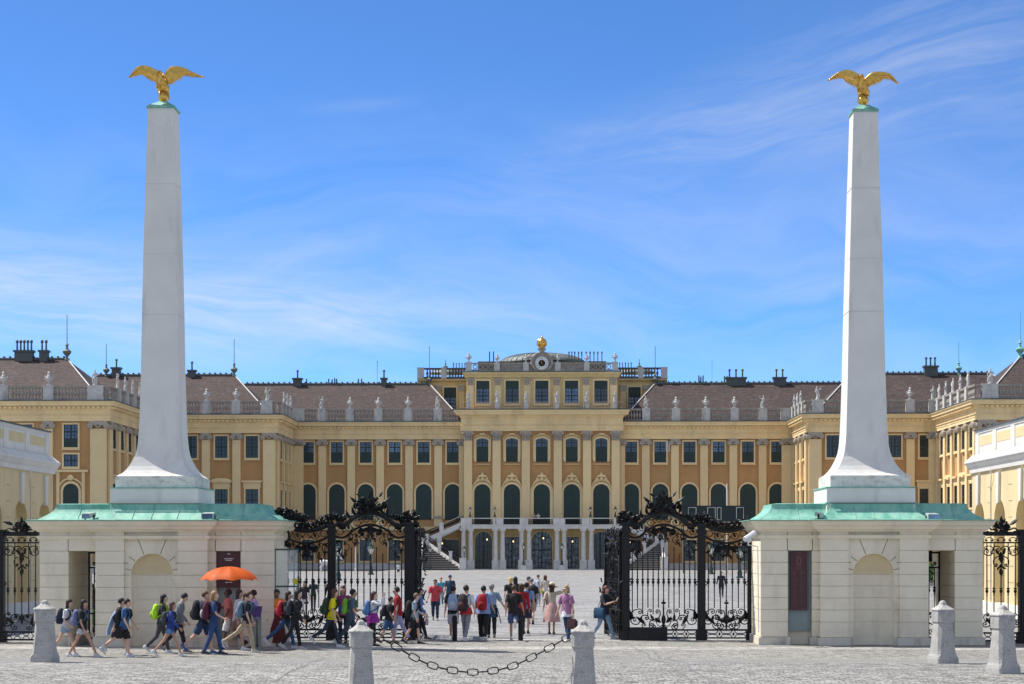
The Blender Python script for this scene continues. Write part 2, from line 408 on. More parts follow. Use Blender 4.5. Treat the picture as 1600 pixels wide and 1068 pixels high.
# ------------------------------------------------------------------ palace
YM, Y1, Y2, YC = 267.0, 252.0, 228.0, 265.5
def outl(w, z0, z1, rise=0, g=0, n=14):
    """closed outline (x,z) of an opening grown by g; rise > 0 gives an arched head"""
    h = w/2+g
    if not rise: return [(-h, z0-g), (h, z0-g), (h, z1+g), (-h, z1+g)]
    zs = z1-rise; pts = [(-h, z0), (h, z0)]
    for i in range(n+1):
        a = math.pi*i/n; pts.append((h*math.cos(a), zs+(rise+g)*math.sin(a)))
    return pts
def ring(b, outer, inner, y0, y1):
    n = len(outer)
    b.add([(x, y0, z) for x, z in outer]+[(x, y0, z) for x, z in inner]+[(x, y1, z) for x, z in outer]+[(x, y1, z) for x, z in inner],
          sum([[(i, (i+1) % n, n+(i+1) % n, n+i), (2*n+i, 3*n+i, 3*n+(i+1) % n, 2*n+(i+1) % n), (i, 2*n+i, 2*n+(i+1) % n, (i+1) % n), (n+i, n+(i+1) % n, 3*n+(i+1) % n, 3*n+i)] for i in range(n)], []))
def halfw(w, z0, z1, rise, z):
    if not rise or z < z1-rise: return w/2
    t = (z-(z1-rise))/rise
    return w/2*math.sqrt(max(0, 1-t*t))
WIN = {}
def make_window(key, w, z0, z1, rise=0, sur=.22, blind=0.0, cols=4, rows=6, glass='glass_blue', hood=None, sill=True, proud=.2, sframe='stucco_cream', zg=None):
    """meshes of one window: surround, pane, sash, shutter; blind>0 covers that share from below, <0 from above"""
    out = {}
    b = MB(); ring(b, outl(w, z0, z1, rise, sur), outl(w, z0, z1, rise, 0), -proud, 0)
    if sill: b.box(-w/2-sur-.05, w/2+sur+.05, -proud-.1, 0, z0-sur-.12, z0-sur+.002)
    if rise and not sill: pass
    if hood == 'curved':
        b.box(-w/2-.35, w/2+.35, -proud-.02, 0, z1+.22, z1+.95)
        pts = [(-w/2-.6, z1+.95)]+[((w/2+.6)*math.cos(math.pi*(1-i/10)), z1+1.0+.55*math.sin(math.pi*i/10)**.7) for i in range(11)]+[(w/2+.6, z1+.95)]
        b.poly([(-w/2-.62, z1+.93), (w/2+.62, z1+.93)]+[(x, z) for x, z in reversed(pts[1:-1])], -proud-.35, -.001)
        for k in (-.3, 0, .3): b.ball((k, -proud-.38, z1+1.12-.25*abs(k)), .17, .1, .15, 6, 4)
    if hood == 'flat':
        b.box(-w/2-.35, w/2+.35, -proud-.02, 0, z1+.22, z1+.95); b.box(-w/2-.55, w/2+.55, -proud-.35, -.001, z1+.95, z1+1.2)
    if hood == 'segment':
        ring(b, [(x*1.0, z) for x, z in outl(w+.5, z0+.3, z1+.42, .45, .16)], outl(w+.5, z0+.3, z1+.42, .45, 0), -proud+.02, -.001)
        b.ball((0, -proud-.1, z1+.62), .5, .16, .16, 8, 4)
    if hood == 'cartouche':
        ring(b, outl(w+.7, z0, z1+.5, rise+.5, .16, 14), outl(w+.7, z0, z1+.5, rise+.5, 0, 14), -proud-.08, -.001)
        for x, z, r in ((0, 1.25, .38), (-.45, 1.15, .25), (.45, 1.15, .25), (0, .75, .3), (-.7, .85, .18), (.7, .85, .18), (0, 1.62, .16)):
            b.ball((x, -proud-.1, z1+z), r, .16, r*.8, 8, 4)
        for sg in (-1, 1):
            b.tube([(sg*.35, -proud-.08, z1+.75), (sg*.8, -proud-.1, z1+.6), (sg*1.15, -proud-.1, z1+.2), (sg*1.45, -proud-.08, z1-.35)], [.1, .14, .1, .05], 5)
    if hood == 'shell':
        ring(b, outl(w+.9, z0, z1+.55, rise+.3, .2, 14), outl(w+.9, z0, z1+.55, rise+.3, 0, 14), -proud-.05, -.001)
        b.ball((0, -proud-.12, z1+.75), .42, .2, .4, 8, 5)
        b.box(-w/2-1.25, w/2+1.25, -proud-.3, -.001, z1+1.45, z1+1.75)
        for sg in (-1, 1): b.box(sg*(w/2+.62)-.2, sg*(w/2+.62)+.2, -proud-.12, -.001, z0, z1+1.448)
    out['window'] = b.mesh('window', sframe)
    out['pane'] = MB().poly(list(reversed(outl(w, z0, z1, rise, -.0))), -.03, 0).mesh('pane', glass)
    bb = MB(); gz0 = zg[0] if zg else z0; gz1 = zg[1] if zg else z1
    t = .055
    for i in range(cols+1):
        x = -w/2+w*i/cols; tt = t*(1.6 if i in (0, cols) else (1.9 if i*2 == cols else .62))
        top = gz1 if not rise else min(gz1, z1-rise+rise*math.sqrt(max(0, 1-(min(abs(x), w/2*.999)/(w/2))**2)))
        if i in (0, cols): bb.box(max(x-tt, -w/2), min(x+tt, w/2), -.075, -.031, z0, top if rise else z1)
        else: bb.box(x-tt, x+tt, -.07 if i*2 == cols else -.06, -.031, gz0, top)
    for j in range(rows+1):
        z = gz0+(gz1-gz0)*j/rows; hw = halfw(w, z0, z1, rise, z); tt = t*(1.5 if j in (0, rows) else (1.6 if j*2 == rows else .6))
        if hw > .15: bb.box(-hw, hw, -.065 if j*2 == rows else -.055, -.0315, z-tt, z+tt)
    out['sash'] = bb.mesh('sash', 'sash_green')
    if blind:
        if blind > 0: pts = outl(w, z0, z0+(z1-z0)*blind, 0, -.02) if blind < 1 else outl(w, z0, z1, rise, -.01)
        else: pts = outl(w, z1+(z1-z0)*blind, z1, rise, -.02)
        s = MB().poly(list(reversed(pts)), -.12, -.085)
        zz0 = min(p[1] for p in pts); zz1 = max(p[1] for p in pts); k = int((zz1-zz0)/.42)
        for j in range(1, k):
            z = zz0+(zz1-zz0)*j/k; hw = halfw(w, z0, z1, rise, z)-.04
            if hw > .1: s.box(-hw, hw, -.135, -.1201, z-.02, z+.02)
        s.box(-.05, .05, -.14, -.1202, zz0, zz1-.06)
        out['shutter'] = s.mesh('shutter', 'shutter')
    WIN[key] = out
make_window('range_upper', 1.75, 15.78, 18.86, blind=.52, cols=4, rows=4, zg=(17.3, 18.86))
make_window('wing_upper', 1.75, 15.78, 18.84, glass='glass_dark', cols=4, rows=6)
make_window('range_arch', 2.34, 7.42, 12.62, rise=1.17, sur=.26, blind=1, cols=2, rows=4, sill=False, glass='glass_dark')
make_window('ground_rect', 1.75, 1.25, 4.35, sur=.2, glass='glass_dark', cols=2, rows=3)
make_window('wing_low_curved', 1.8, 8.3, 11.4, glass='glass_dark', hood='curved', cols=4, rows=4, sill=False)
make_window('wing_low_flat', 1.8, 8.3, 11.4, glass='glass_dark', hood='flat', cols=4, rows=4, sill=False)
make_window('far_upper', 1.8, 15.95, 18.85, blind=.36, cols=4, rows=4, zg=(17, 18.85))
make_window('far_small', 1.8, 13.5, 15.05, cols=4, rows=2)
make_window('far_door', 2.0, 6.4, 11.35, rise=1.0, sur=.3, blind=1, cols=2, rows=3, sill=False, glass='glass_dark', hood='shell')
make_window('centre_upper', 1.75, 15.85, 19.3, rise=.35, sur=.3, blind=.62, cols=4, rows=4, zg=(18, 19.3), hood='segment')
make_window('centre_arch', 2.4, 6.6, 12.55, rise=1.2, sur=.34, blind=1, cols=2, rows=4, sill=False, glass='glass_dark', hood='cartouche')
make_window('attic', 1.95, 24.6, 27.95, sur=.24, blind=-.33, cols=4, rows=4, zg=(24.6, 26.85), sframe='stucco_cream')
make_window('rear_attic', 1.9, 24.4, 28.0, sur=.24, blind=-.4, cols=4, rows=4, zg=(24.4, 26.5))
make_window('door_arch', 2.45, .12, 5.55, rise=1.2, sur=.2, cols=4, rows=5, sill=False, glass='glass_dark')
make_window('door_rect', 2.1, .12, 4.75, sur=.16, cols=4, rows=5, sill=False, glass='foyer_glass')
make_window('door_centre', 3.0, .12, 5.6, rise=1.45, sur=.22, cols=6, rows=6, sill=False, glass='foyer_glass')
def put_window(key, parent, x, y, rz=0, label=None):
    d = WIN[key]; o = ORG[parent.name]
    w = inst('window', d['window'], parent, (x-o.x, y-o.y, -o.z), rz)
    for k in ('pane', 'sash', 'shutter'):
        if k in d: inst(k, d[k], w, (0, 0, 0))
    if label: w['label'] = label
    return w
# --- pilasters
def ionic(w):
    b = MB(); z = 18.3
    b.box(-w/2-.1, w/2+.1, -.5, -.02, 19.0, 19.24)
    for sg in (-1, 1):
        x = sg*(w/2-.02)
        for r, y in ((.37, -.56), (.25, -.62), (.12, -.68)):
            b.loft([[(x+r*math.cos(a*math.pi/6), yy, 18.68+r*math.sin(a*math.pi/6)) for a in range(12)] for yy in (y, -.02)])
    b.box(-w/2, w/2, -.5, -.021, 18.75, 19.0)
    for x, zz in ((-.3, 18.66), (-.15, 18.55), (0, 18.5), (.15, 18.55), (.3, 18.66), (0, 18.9)): b.ball((x, -.5, zz), .13, .1, .11, 6, 4)
    return b
def corinth(w):
    b = MB(); rng = random.Random(3)
    b.box(-w/2-.22, w/2+.22, -.62, -.02, 20.12, 20.34)
    b.loft([[(-a, -p, z), (a, -p, z), (a, -.02, z), (-a, -.02, z)] for z, a, p in ((18.95, w/2-.04, .42), (19.6, w/2, .46), (20.12, w/2+.12, .56))])
    for row, z in ((5, 19.2), (4, 19.55), (5, 19.85)):
        for i in range(row):
            x = -w/2+w*(i+.5)/row; b.ball((x, -.5, z), .13, .14, .2, 6, 4)
    for sg in (-1, 1):
        b.ball((sg*(w/2+.12), -.58, 20.0), .2, .14, .17, 8, 5)
    return b
PIL = {}
def pil_mesh(w, kind):
    k = (round(w, 2), kind)
    if k in PIL: return PIL[k]
    b = MB(); z0, z1, p = (7.9, 18.32, .35) if kind != 'c' else (7.2, 18.97, .42)
    zb = 6.32 if kind != 'c' else 6.5
    b.box(-w/2, w/2, -p, -.001, z0, z1); b.box(-w/2-.06, w/2+.06, -p-.06, -.001, zb, z0-.42)
    base = MB().loft([[(-a, -q, z), (a, -q, z), (a, -.002, z), (-a, -.002, z)] for z, a, q in ((z0-.42, w/2+.16, p+.16), (z0-.28, w/2+.18, p+.18), (z0-.2, w/2+.1, p+.1), (z0-.1, w/2+.13, p+.13), (z0+.02, w/2+.02, p+.02))])
    cap = (ionic(w) if kind != 'c' else corinth(w)).mesh('capital', 'capital')
    PIL[k] = (b.mesh('pilaster', 'stucco_cream'), base.mesh('base', 'capital'), cap); return PIL[k]
def put_pilaster(parent, x, y, rz=0, w=1.13, kind='i'):
    a, b, c = pil_mesh(w, kind); o = ORG[parent.name]
    p = inst('pilaster', a, parent, (x-o.x, y-o.y, -o.z), rz); inst('base', b, p, (0, 0, 0)); inst('capital', c, p, (0, 0, 0))
    return p
ENT = [(-.02, 19.26), (.42, 19.26), (.42, 19.62), (.47, 19.64), (.47, 19.9), (.58, 19.96), (.58, 20.04), (.40, 20.08), (.40, 20.72), (.55, 20.8), (.6, 21.12), (1.05, 21.2), (1.08, 21.42), (1.22, 21.62), (1.22, 21.75), (-.02, 21.75)]
def dentils(b, path, z0, z1, o0, o1, step, wid):
    for i in range(len(path)-1):
        a = Vector(path[i]); c = Vector(path[i+1]); d = (c-a); L = d.length; d.normalize(); n = Vector((d.y, -d.x)); k = int(L/step)
        for j in range(k):
            m = a+d*(L*(j+.5)/k); q = [m-d*wid/2+n*o0, m+d*wid/2+n*o0, m+d*wid/2+n*o1, m-d*wid/2+n*o1]
            b.loft([[(p.x, p.y, z) for p in q] for z in (z0, z1)])
def entablature(parent, path):
    b = MB().sweep(path, ENT); dentils(b, path, 20.82, 21.1, .5, .92, .62, .3); b.build('cornice', 'stucco_cream', parent)
    MB().sweep(path, [(.62, 21.752), (1.27, 21.752), (1.27, 21.86), (.62, 21.98)]).build('gutter', 'lead', parent)
BALP = [(.11, 0), (.11, .1), (.06, .16), (.085, .3), (.15, .52), (.13, .7), (.06, .95), (.05, 1.05), (.1, 1.12), (.1, 1.22)]
def balustrade(parent, path, peds, z=21.78, h=1.95, step=.42, o=.32, m='baluster', trim=(0, 0)):
    """path legs with balusters; peds = list of (leg, distance, width)"""
    b = MB().sweep(path, [(o-.22, z), (o+.24, z), (o+.24, z+.32), (o-.22, z+.32)])
    b.sweep(path, [(o-.2, z+h-.26), (o+.23, z+h-.26), (o+.26, z+h-.1), (o+.26, z+h), (o-.22, z+h)])
    bh = h-.26-.32; pm = MB(); first = True
    for i in range(len(path)-1):
        a = Vector(path[i]); c = Vector(path[i+1]); d = c-a; L = d.length; d.normalize(); n = Vector((d.y, -d.x))
        mine = [p for p in peds if p[0] == i]
        k = int(L/step)
        for j in range(k):
            u = L*(j+.5)/k
            if any(abs(u-p[1]) < p[2]/2+.12 for p in mine): continue
            q = a+d*u+n*o; b.lathe(q.x, q.y, [(r*1.3, zz/1.22*bh) for r, zz in BALP], 6, z+.32)
        for _, u, w in mine:
            q = a+d*u+n*o
            c4_ = [q-d*w/2-n*.33, q+d*w/2-n*.33, q+d*w/2+n*.36, q-d*w/2+n*.36]
            pd = MB().loft([[(p.x+(p.x-q.x)*g, p.y+(p.y-q.y)*g, zz) for p in c4_] for zz, g in ((z-.001, .06), (z+.3, .06), (z+.34, 0), (z+h-.18, 0), (z+h-.14, .08), (z+h+.05, .08))])
            pd.build('pedestal', 'parapet', parent)
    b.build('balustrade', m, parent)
RZ = 28.4
def hip_roof(parent, x0, x1, ye, yr, ze, xr0, xr1, label=None):
    """ridge along x from xr0 to xr1 at yr, eaves at ze; symmetrical depth"""
    yb = 2*yr-ye
    b = MB().add([(x0, ye, ze), (x1, ye, ze), (x1, yb, ze), (x0, yb, ze), (xr0, yr, RZ), (xr1, yr, RZ)],
                 [(0, 1, 5, 4), (1, 2, 5), (2, 3, 4, 5), (3, 0, 4), (3, 2, 1, 0)])
    r = b.build('roof', 'tiles', parent)
    rb = MB().tube([(xr0, yr, RZ+.05), (xr1, yr, RZ+.05)], .22, 6)
    k = int(abs(xr1-xr0)/.8)
    for i in range(k): rb.box(xr0+(xr1-xr0)*(i+.5)/k-.12, xr0+(xr1-xr0)*(i+.5)/k+.12, yr-.1, yr+.1, RZ+.1, RZ+.42)
    rb.build('ridge', 'lead', r)
    for (xa, ya), xr in (((x0, ye), xr0), ((x1, ye), xr1)): MB().tube([(xa, ya, ze+.05), (xr, yr, RZ+.1)], .09, 5).build('hip_tiles', 'light_stone', r)
    return r
def chimney(parent, x, y, z, w, pots, d=1.0, h=1.2):
    b = MB().box(x-w/2, x+w/2, y-d/2, y+d/2, z-1.5, z+h-.25).box(x-w/2-.15, x+w/2+.15, y-d/2-.15, y+d/2+.15, z+h-.25, z+h)
    c = b.build('chimney', 'lead', parent)
    p = MB()
    for i in range(pots):
        px = x-w/2+w*(i+.5)/pots; p.lathe(px, y, [(.13, z+h), (.11, z+h+1.0)], 8); p.lathe(px, y, [(.2, z+h+1.0), (.2, z+h+1.18), (.05, z+h+1.3)], 8)
    p.build('flue', 'lead', c)
def finial(parent, x, y, z, rod=3.4, s=1.0):
    b = MB().lathe(x, y, [(.3*s, z-.4), (.34*s, z), (.12*s, z+.2*s), (.16*s, z+.35*s), (.5*s, z+.75*s), (.52*s, z+.95*s), (.2*s, z+1.15*s), (.12*s, z+1.5*s), (.22*s, z+1.65*s), (.05*s, z+1.9*s), (.045, z+1.9*s+rod), (.01, z+2*s+rod)], 10)
    b.build('finial', 'copper' if x > 20 else 'dome_copper', parent)

def wall_box(parent, x0, x1, y0, y1, z1=21.5, m='stucco_ochre'):
    MB().box(x0, x1, y0, y1, 6.3, z1).build('wall', m, parent)
    MB().box(x0-.02 if x0 > AX else x0, x1, y0-.03, y1, .9, 6.3).build('ground_storey_wall', 'stucco_ochre', parent)
    MB().box(x0-.1, x1+.1, y0-.18, y1, -.3, .9).build('plinth', 'light_stone', parent)
def string_course(parent, path):
    MB().sweep(path, [(0, 5.75), (.3, 5.75), (.36, 6.1), (.36, 6.3), (0, 6.318)]).build('string_course', 'stucco_cream', parent)

def build_main():
    P = empty('palace', (AX, YC, 0), 'wide yellow palace with clock, pillared balcony and curved stairs', 'palace')
    wins = [13.2+4.3*k for k in range(6)]; pils = [15.35+4.3*k for k in range(5)]
    for s in (-1, 1):
        x0, x1 = sorted((AX+s*11.3, AX+s*37.25)); wall_box(P, x0, x1, YM, YM+22)
        path = [(x0, YM), (x1, YM)]
        # entablature meets the wing without sharing a plane with it
        entablature(P, path); string_course(P, path)
        pd = []
        for u in [15.4, 19.8, 24.2, 28.4, 32.6]: pd.append((0, (AX+s*u)-x0, 1.15))
        pd.append((0, (AX+s*36.0)-x0, 1.6))
        balustrade(P, [(x0+(.02 if s < 0 else 1.4), YM), (x1-(1.4 if s < 0 else .02), YM)] if False else path, pd)
        for u in wins:
            put_window('range_upper', P, AX+s*u, YM); put_window('range_arch', P, AX+s*u, YM); put_window('ground_rect', P, AX+s*u, YM-.03)
        for u in pils: put_pilaster(P, AX+s*u, YM)
        put_pilaster(P, AX+s*36.15, YM, w=1.6)
        put_pilaster(P, AX+s*11.9, YM, w=.7)
        xe, xr = AX+s*11.6, AX+s*17.4
        if s < 0: hip_roof(P, AX-50, xe, YM+1, YM+11, 21.9, AX-46, xr)
        else: hip_roof(P, xe, AX+50, YM+1, YM+11, 21.9, xr, AX+46)
        finial(P, AX+s*17.4, YM+11, RZ, 4.2, .85)
    # open casement on the second upper window of the right range
    cx = wx(1043, YM); b = MB(); ring(b, [(cx-.27, 17.4), (cx+.27, 17.4), (cx+.27, 18.8), (cx-.27, 18.8)], [(cx-.2, 17.47), (cx+.2, 17.47), (cx+.2, 18.73), (cx-.2, 18.73)], YM-.55, YM-.5)
    for z in (17.78, 18.1, 18.42): b.box(cx-.2, cx+.2, YM-.54, YM-.51, z-.02, z+.02)
    b.box(cx-.02, cx+.02, YM-.545, YM-.505, 17.5, 18.7); b.build('open_casement', 'white_paint', P)
    # centre block
    c0, c1 = AX-11.45, AX+11.45
    MB().box(c0, c1, YC, YC+20, 6.3, 23.4).build('wall', 'stucco_ochre', P)
    MB().box(c0+.02, c1-.02, YC+.002, YC+20, -.2, 6.3).build('ground_storey_wall', 'stucco_side', P)
    for s in (-1, 1):
        for u in (2.35, 6.65, 10.85): put_pilaster(P, AX+s*u, YC, w=1.2, kind='c')
    for k, u in enumerate((-8.75, -4.4, 0, 4.4, 8.75)):
        put_window('centre_upper', P, AX+u, YC); put_window('centre_arch', P, AX+u, YC); put_window('attic', P, AX+u, YM+.5)
        put_window('door_centre' if u == 0 else ('door_rect' if abs(u) < 5 else 'door_arch'), P, AX+u*(1.0 if abs(u) < 5 else .98), YC)
    CE = [(-.02, 20.36), (.5, 20.36), (.5, 20.75), (.56, 20.8), (.56, 21.1), (.66, 21.2), (.45, 21.24), (.45, 22.3), (.62, 22.42), (.7, 22.62), (1.2, 22.72), (1.25, 23.0), (1.4, 23.22), (1.4, 23.42), (-.02, 23.44)]
    cp = [(c0, YM+4), (c0, YC), (c1, YC), (c1, YM+4)]
    MB().sweep(cp, CE).build('cornice', 'stucco_cream', P)
    MB().sweep(cp, [(.1, 23.445), (1.45, 23.445), (1.45, 23.56), (.1, 23.6)]).build('gutter', 'lead', P)
    # attic storey
    a0, a1, ya = AX-11.2, AX+11.2, YM+.5
    MB().box(a0, a1, ya, ya+17, 23.45, 28.6).build('attic_wall', 'stucco_side', P)
    for s in (-1, 1):
        for u in (2.2, 6.55, 10.6):
            b = MB().box(AX+s*u-.5, AX+s*u+.5, ya-.22, ya-.001, 23.62, 28.1); q = b.build('attic_pilaster', 'stucco_cream', P)
            m = MB().box(AX+s*u-.52, AX+s*u+.52, ya-.3, ya-.002, 28.1, 28.3)
            for i in range(3):
                for j in range(3): m.ball((AX+s*u-.32+.32*i, ya-.26, 27.45+.26*j), .16, .12, .15, 6, 4)
            m.build('capital', 'capital', q)
    for u in (-8.75, -4.4, 0, 4.4, 8.75):
        b = MB(); n = 10
        pts = [(AX+u-1.5+3*i/n, 28.25+.35*math.sin(math.pi*i/n)) for i in range(n+1)]
        b.tube([(x, ya-.15, z) for x, z in pts], .09, 5); b.build('window_hood', 'stucco_cream', P)
    ap = [(a0, ya+17), (a0, ya), (a1, ya), (a1, ya+17)]
    MB().sweep(ap, [(-.02, 28.5), (.25, 28.5), (.3, 28.75), (.45, 28.85), (.55, 29.1), (.55, 29.2), (-.02, 29.25)]).build('attic_cornice', 'stucco_side', P)
    MB().sweep(ap, [(.2, 29.255), (.6, 29.255), (.6, 29.33), (.2, 29.4)]).build('attic_gutter', 'dome_copper', P)
    # parapet with rings at the outer bays and carved panels inside
    z0, z1 = 29.4, 30.62
    b = MB().box(a0, a1, ya-.25, ya+.2, z0, z0+.22).box(a0, a1, ya-.28, ya+.22, z1-.2, z1)
    for s in (-1, 1):
        for i in range(4):
            x = AX+s*(9.9-.78*i)
            ring(b, [(x+.36*math.cos(a*math.pi/8), 30.02+.36*math.sin(a*math.pi/8)) for a in range(16)], [(x+.24*math.cos(a*math.pi/8), 30.02+.24*math.sin(a*math.pi/8)) for a in range(16)], ya-.12, ya+.06)
        x0, x1 = sorted((AX+s*1.0, AX+s*6.9)); b.box(x0, x1, ya-.14, ya+.1, z0+.2, z1-.2)
        for i in range(14):
            x = AX+s*(1.5+.39*i); ring(b, [(x+.2*math.cos(a*math.pi/4), 30.02+.3*math.sin(a*math.pi/4)) for a in range(8)], [(x+.12*math.cos(a*math.pi/4), 30.02+.2*math.sin(a*math.pi/4)) for a in range(8)], ya-.2, ya-.141)
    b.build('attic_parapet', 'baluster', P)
    for s in (-1, 1):
        for u, h in ((2.35, .02), (6.65, .02), (10.85, .1)):
            MB().box(AX+s*u-.42, AX+s*u+.42, ya-.34, ya+.3, z0-.01, z1+h).build('pedestal', 'parapet', P)
    # iron rail behind the terrace statues
    b = MB(); yr = YC-.7
    for z in (23.75, 24.55): b.tube([(c0-.6, yr, z), (c1+.6, yr, z)], .03, 4)
    x = c0-.6
    while x < c1+.6: b.tube([(x, yr, 23.58), (x, yr, 24.6)], .018, 4); x += .3
    b.build('terrace_railing', 'baluster', P)
    # clock
    b = MB(); cz = 30.5
    b.poly([(AX-1.25, 29.4), (AX+1.25, 29.4), (AX+1.15, 30.4), (AX+1.35, 31.4), (AX+.8, 31.75), (AX+.45, 32.15), (AX-.45, 32.15), (AX-.8, 31.75), (AX-1.35, 31.4), (AX-1.15, 30.4)][::-1], ya-.5, ya+.4)
    for s in (-1, 1):
        b.tube([(AX+s*1.0, ya-.5, 29.6), (AX+s*1.5, ya-.5, 30.4), (AX+s*1.3, ya-.5, 31.4), (AX+s*.7, ya-.5, 31.9), (AX+s*.2, ya-.5, 32.1)], [.22, .26, .25, .2, .15], 6)
        b.ball((AX+s*1.7, ya-.3, 31.5), .5, .3, .18, 8, 4)
    b.box(AX-.4, AX+.4, ya-.3, ya+.3, 32.15, 32.5)
    ck = b.build('clock_gable', 'baluster', P)
    disc = lambda r, y0, y1, m, nm: MB().loft([[(AX+r*math.cos(2*math.pi*i/32), y, cz+r*math.sin(2*math.pi*i/32)) for i in range(32)] for y in (y0, y1)]).build(nm, m, ck)
    disc(1.02, ya-.66, ya-.5, 'parapet', 'clock_ring'); disc(.9, ya-.70, ya-.661, 'white_paint', 'clock_face'); disc(.5, ya-.73, ya-.701, 'black_iron', 'clock_centre')
    b = MB()
    NUM = ['XII', 'I', 'II', 'III', 'IIII', 'V', 'VI', 'VII', 'VIII', 'IX', 'X', 'XI']
    for h, nm in enumerate(NUM):      # roman numerals as strokes, feet towards the centre
        a = math.pi/2-2*math.pi*h/12; er = Vector((math.cos(a), math.sin(a))); et = Vector((er.y, -er.x)); w = .05
        tot = sum({'I': 1, 'V': 2, 'X': 2}[c] for c in nm); u = -tot*w/2
        for ch in nm:
            if ch == 'I': segs = [((u+w/2, 0), (u+w/2, 1))]; u += w
            elif ch == 'V': segs = [((u+.1*w, 1), (u+w, 0)), ((u+w, 0), (u+1.9*w, 1))]; u += 2*w
            else: segs = [((u+.1*w, 1), (u+1.9*w, 0)), ((u+.1*w, 0), (u+1.9*w, 1))]; u += 2*w
            for (p0, q0), (p1, q1) in segs:
                A = et*p0+er*(.6+.22*q0); B = et*p1+er*(.6+.22*q1)
                b.tube([(AX+A.x, ya-.705, cz+A.y), (AX+B.x, ya-.705, cz+B.y)], .013, 4)
    b.build('clock_numerals', 'black_iron', ck)
    b = MB().box(AX-.6, AX+.6, ya-.3, ya+.3, 32.5, 32.75)
    b.build('crown_base', 'baluster', P)
    b = MB().lathe(AX, ya, [(.3, 32.6), (.45, 32.75), (.42, 32.85), (.6, 33.1), (.72, 33.4), (.68, 33.7), (.45, 34.0), (.2, 34.1), (.1, 34.2), (.16, 34.35), (.04, 34.5), (.03, 34.75)], 16)
    for i in range(8):
        a = i*math.pi/4; b.tube([(AX+.62*math.cos(a), ya+.62*math.sin(a), 33.1), (AX+.76*math.cos(a), ya+.76*math.sin(a), 33.42), (AX+.55*math.cos(a), ya+.55*math.sin(a), 33.9), (AX, ya, 34.1)], .05, 5)
    b.build('gilded_crown', 'gold', P, smooth=True)
    b = MB()      # minute and hour hands near noon
    for dx, dz, r in ((-.05, .42, .035), (.07, -.3, .03), (-.2, .2, .04)): b.tube([(AX, ya-.75, cz), (AX+dx, ya-.75, cz+dz)], r, 4)
    b.build('clock_hands', 'gold', ck)
    # flat metal dome and roof equipment
    b = MB(); rings = []; yd = YM+9; n = 40
    for i in range(9):
        t = i/8; a = t*math.pi/2
        rings.append([(AX+(6.6*math.cos(a)+.02)*math.cos(2*math.pi*j/n), yd+(6.0*math.cos(a)+.02)*math.sin(2*math.pi*j/n), 31.3+1.6*math.sin(a)) for j in range(n)])
    b.loft(rings); dm = b.build('dome', 'dome_copper', P, smooth=True)
    b = MB()
    for j in range(n):
        b.tube([(AX+6.63*math.cos(math.pi/16*i)*math.cos(2*math.pi*j/n), yd+6.03*math.cos(math.pi/16*i)*math.sin(2*math.pi*j/n), 31.32+1.61*math.sin(math.pi/16*i)) for i in range(8)], .045, 4)
    b.build('dome_seam', 'lead', dm)
    MB().box(AX-9.6, AX+9.6, YM+3, YM+15.5, 29.2, 31.1).build('dome_base', 'lead', P)
    b = MB()
    for px in (889, 893.5, 898, 904, 909, 916, 922, 928, 934, 940.5): b.lathe(wx(px, YM+4), YM+4, [(.07, 30.9), (.07, 32.0+.5*((px*7) % 3)/3), (.13, 32.6), (.02, 32.7)], 6)
    for px in (765, 771): b.lathe(wx(px, YM+4), YM+4, [(.09, 30.9), (.09, 32.7)], 6)
    b.build('vent_pipes', 'lead', P)
    # lower blocks behind, left and right of the attic
    for s in (-1, 1):
        yb = YM+12; x0, x1 = sorted((AX+s*11.0, AX+s*19.3))
        MB().box(x0, x1, yb, yb+8, 21, 29).build('rear_wall', 'stucco_side', P)
        pth = [(x0, yb), (x1, yb)]
        MB().sweep(pth, [(-.02, 28.9), (.5, 29.0), (.6, 29.15), (.6, 29.25), (-.02, 29.3)]).build('rear_cornice', 'stucco_side', P)
        balustrade(P, pth, [(0, (AX+s*18.8)-x0, 1.0), (0, (AX+s*15.2)-x0, .8)], z=29.3, h=1.7, m='lead')
        put_window('rear_attic', P, AX+s*14.25, yb); put_window('rear_attic', P, AX+s*18.0, yb)
        for u in (12.5, 16.1):
            q = MB().box(AX+s*u-.45, AX+s*u+.45, yb-.25, yb-.001, 22, 28.4).build('attic_pilaster', 'stucco_cream', P)
            MB().box(AX+s*u-.5, AX+s*u+.5, yb-.32, yb-.002, 27.4, 28.3).build('capital', 'capital', q)
        b = MB(); rr = []
        for i in range(6):
            a = i/5*math.pi/2; rr.append([(AX+s*14.6+(3.1*math.cos(a)+.02)*math.cos(2*math.pi*j/20), yb+4+(2.8*math.cos(a)+.02)*math.sin(2*math.pi*j/20), 30.5+.75*math.sin(a)) for j in range(20)])
        b.loft(rr).build('rear_dome', 'dome_copper', P, smooth=True)
        finial(P, AX+s*15.2, yb+4, 31.0, .4, .7)
        b = MB()
        for i in range(5): b.lathe(AX+s*(12.0+.45*i), yb+1, [(.07, 30.5), (.07, 31.6+.3*(i % 2)), (.12, 31.9)], 6)
        b.build('vent_pipes', 'lead', P)
    # chimneys and pipes on the long roofs
    def cpx(px, w, pots, s=1, Y=YM+11): chimney(P, wx(px, Y), Y, RZ, w, pots, h=1.0)
    cpx(465, 1.3, 1); cpx(600, .8, 1); cpx(1150, 3.0, 3); cpx(1218, 1.9, 2)
    b = MB()
    for px, h in ((479, .9), (513.5, .9), (519, .8), (523, 1), (526, .9), (560, .9), (565, .9), (1092, 1.3), (1095, 1.1), (1098.5, 1.3), (1132, 1.2), (1136, 1.2)):
        b.lathe(wx(px, YM+11), YM+11, [(.12, RZ), (.1, RZ+h)], 6)
    b.build('vent_pipes', 'lead', P)
    for px in (589.5, 1112.5): finial(P, wx(px, YM+11), YM+11, RZ-.4, 3.2, .45)
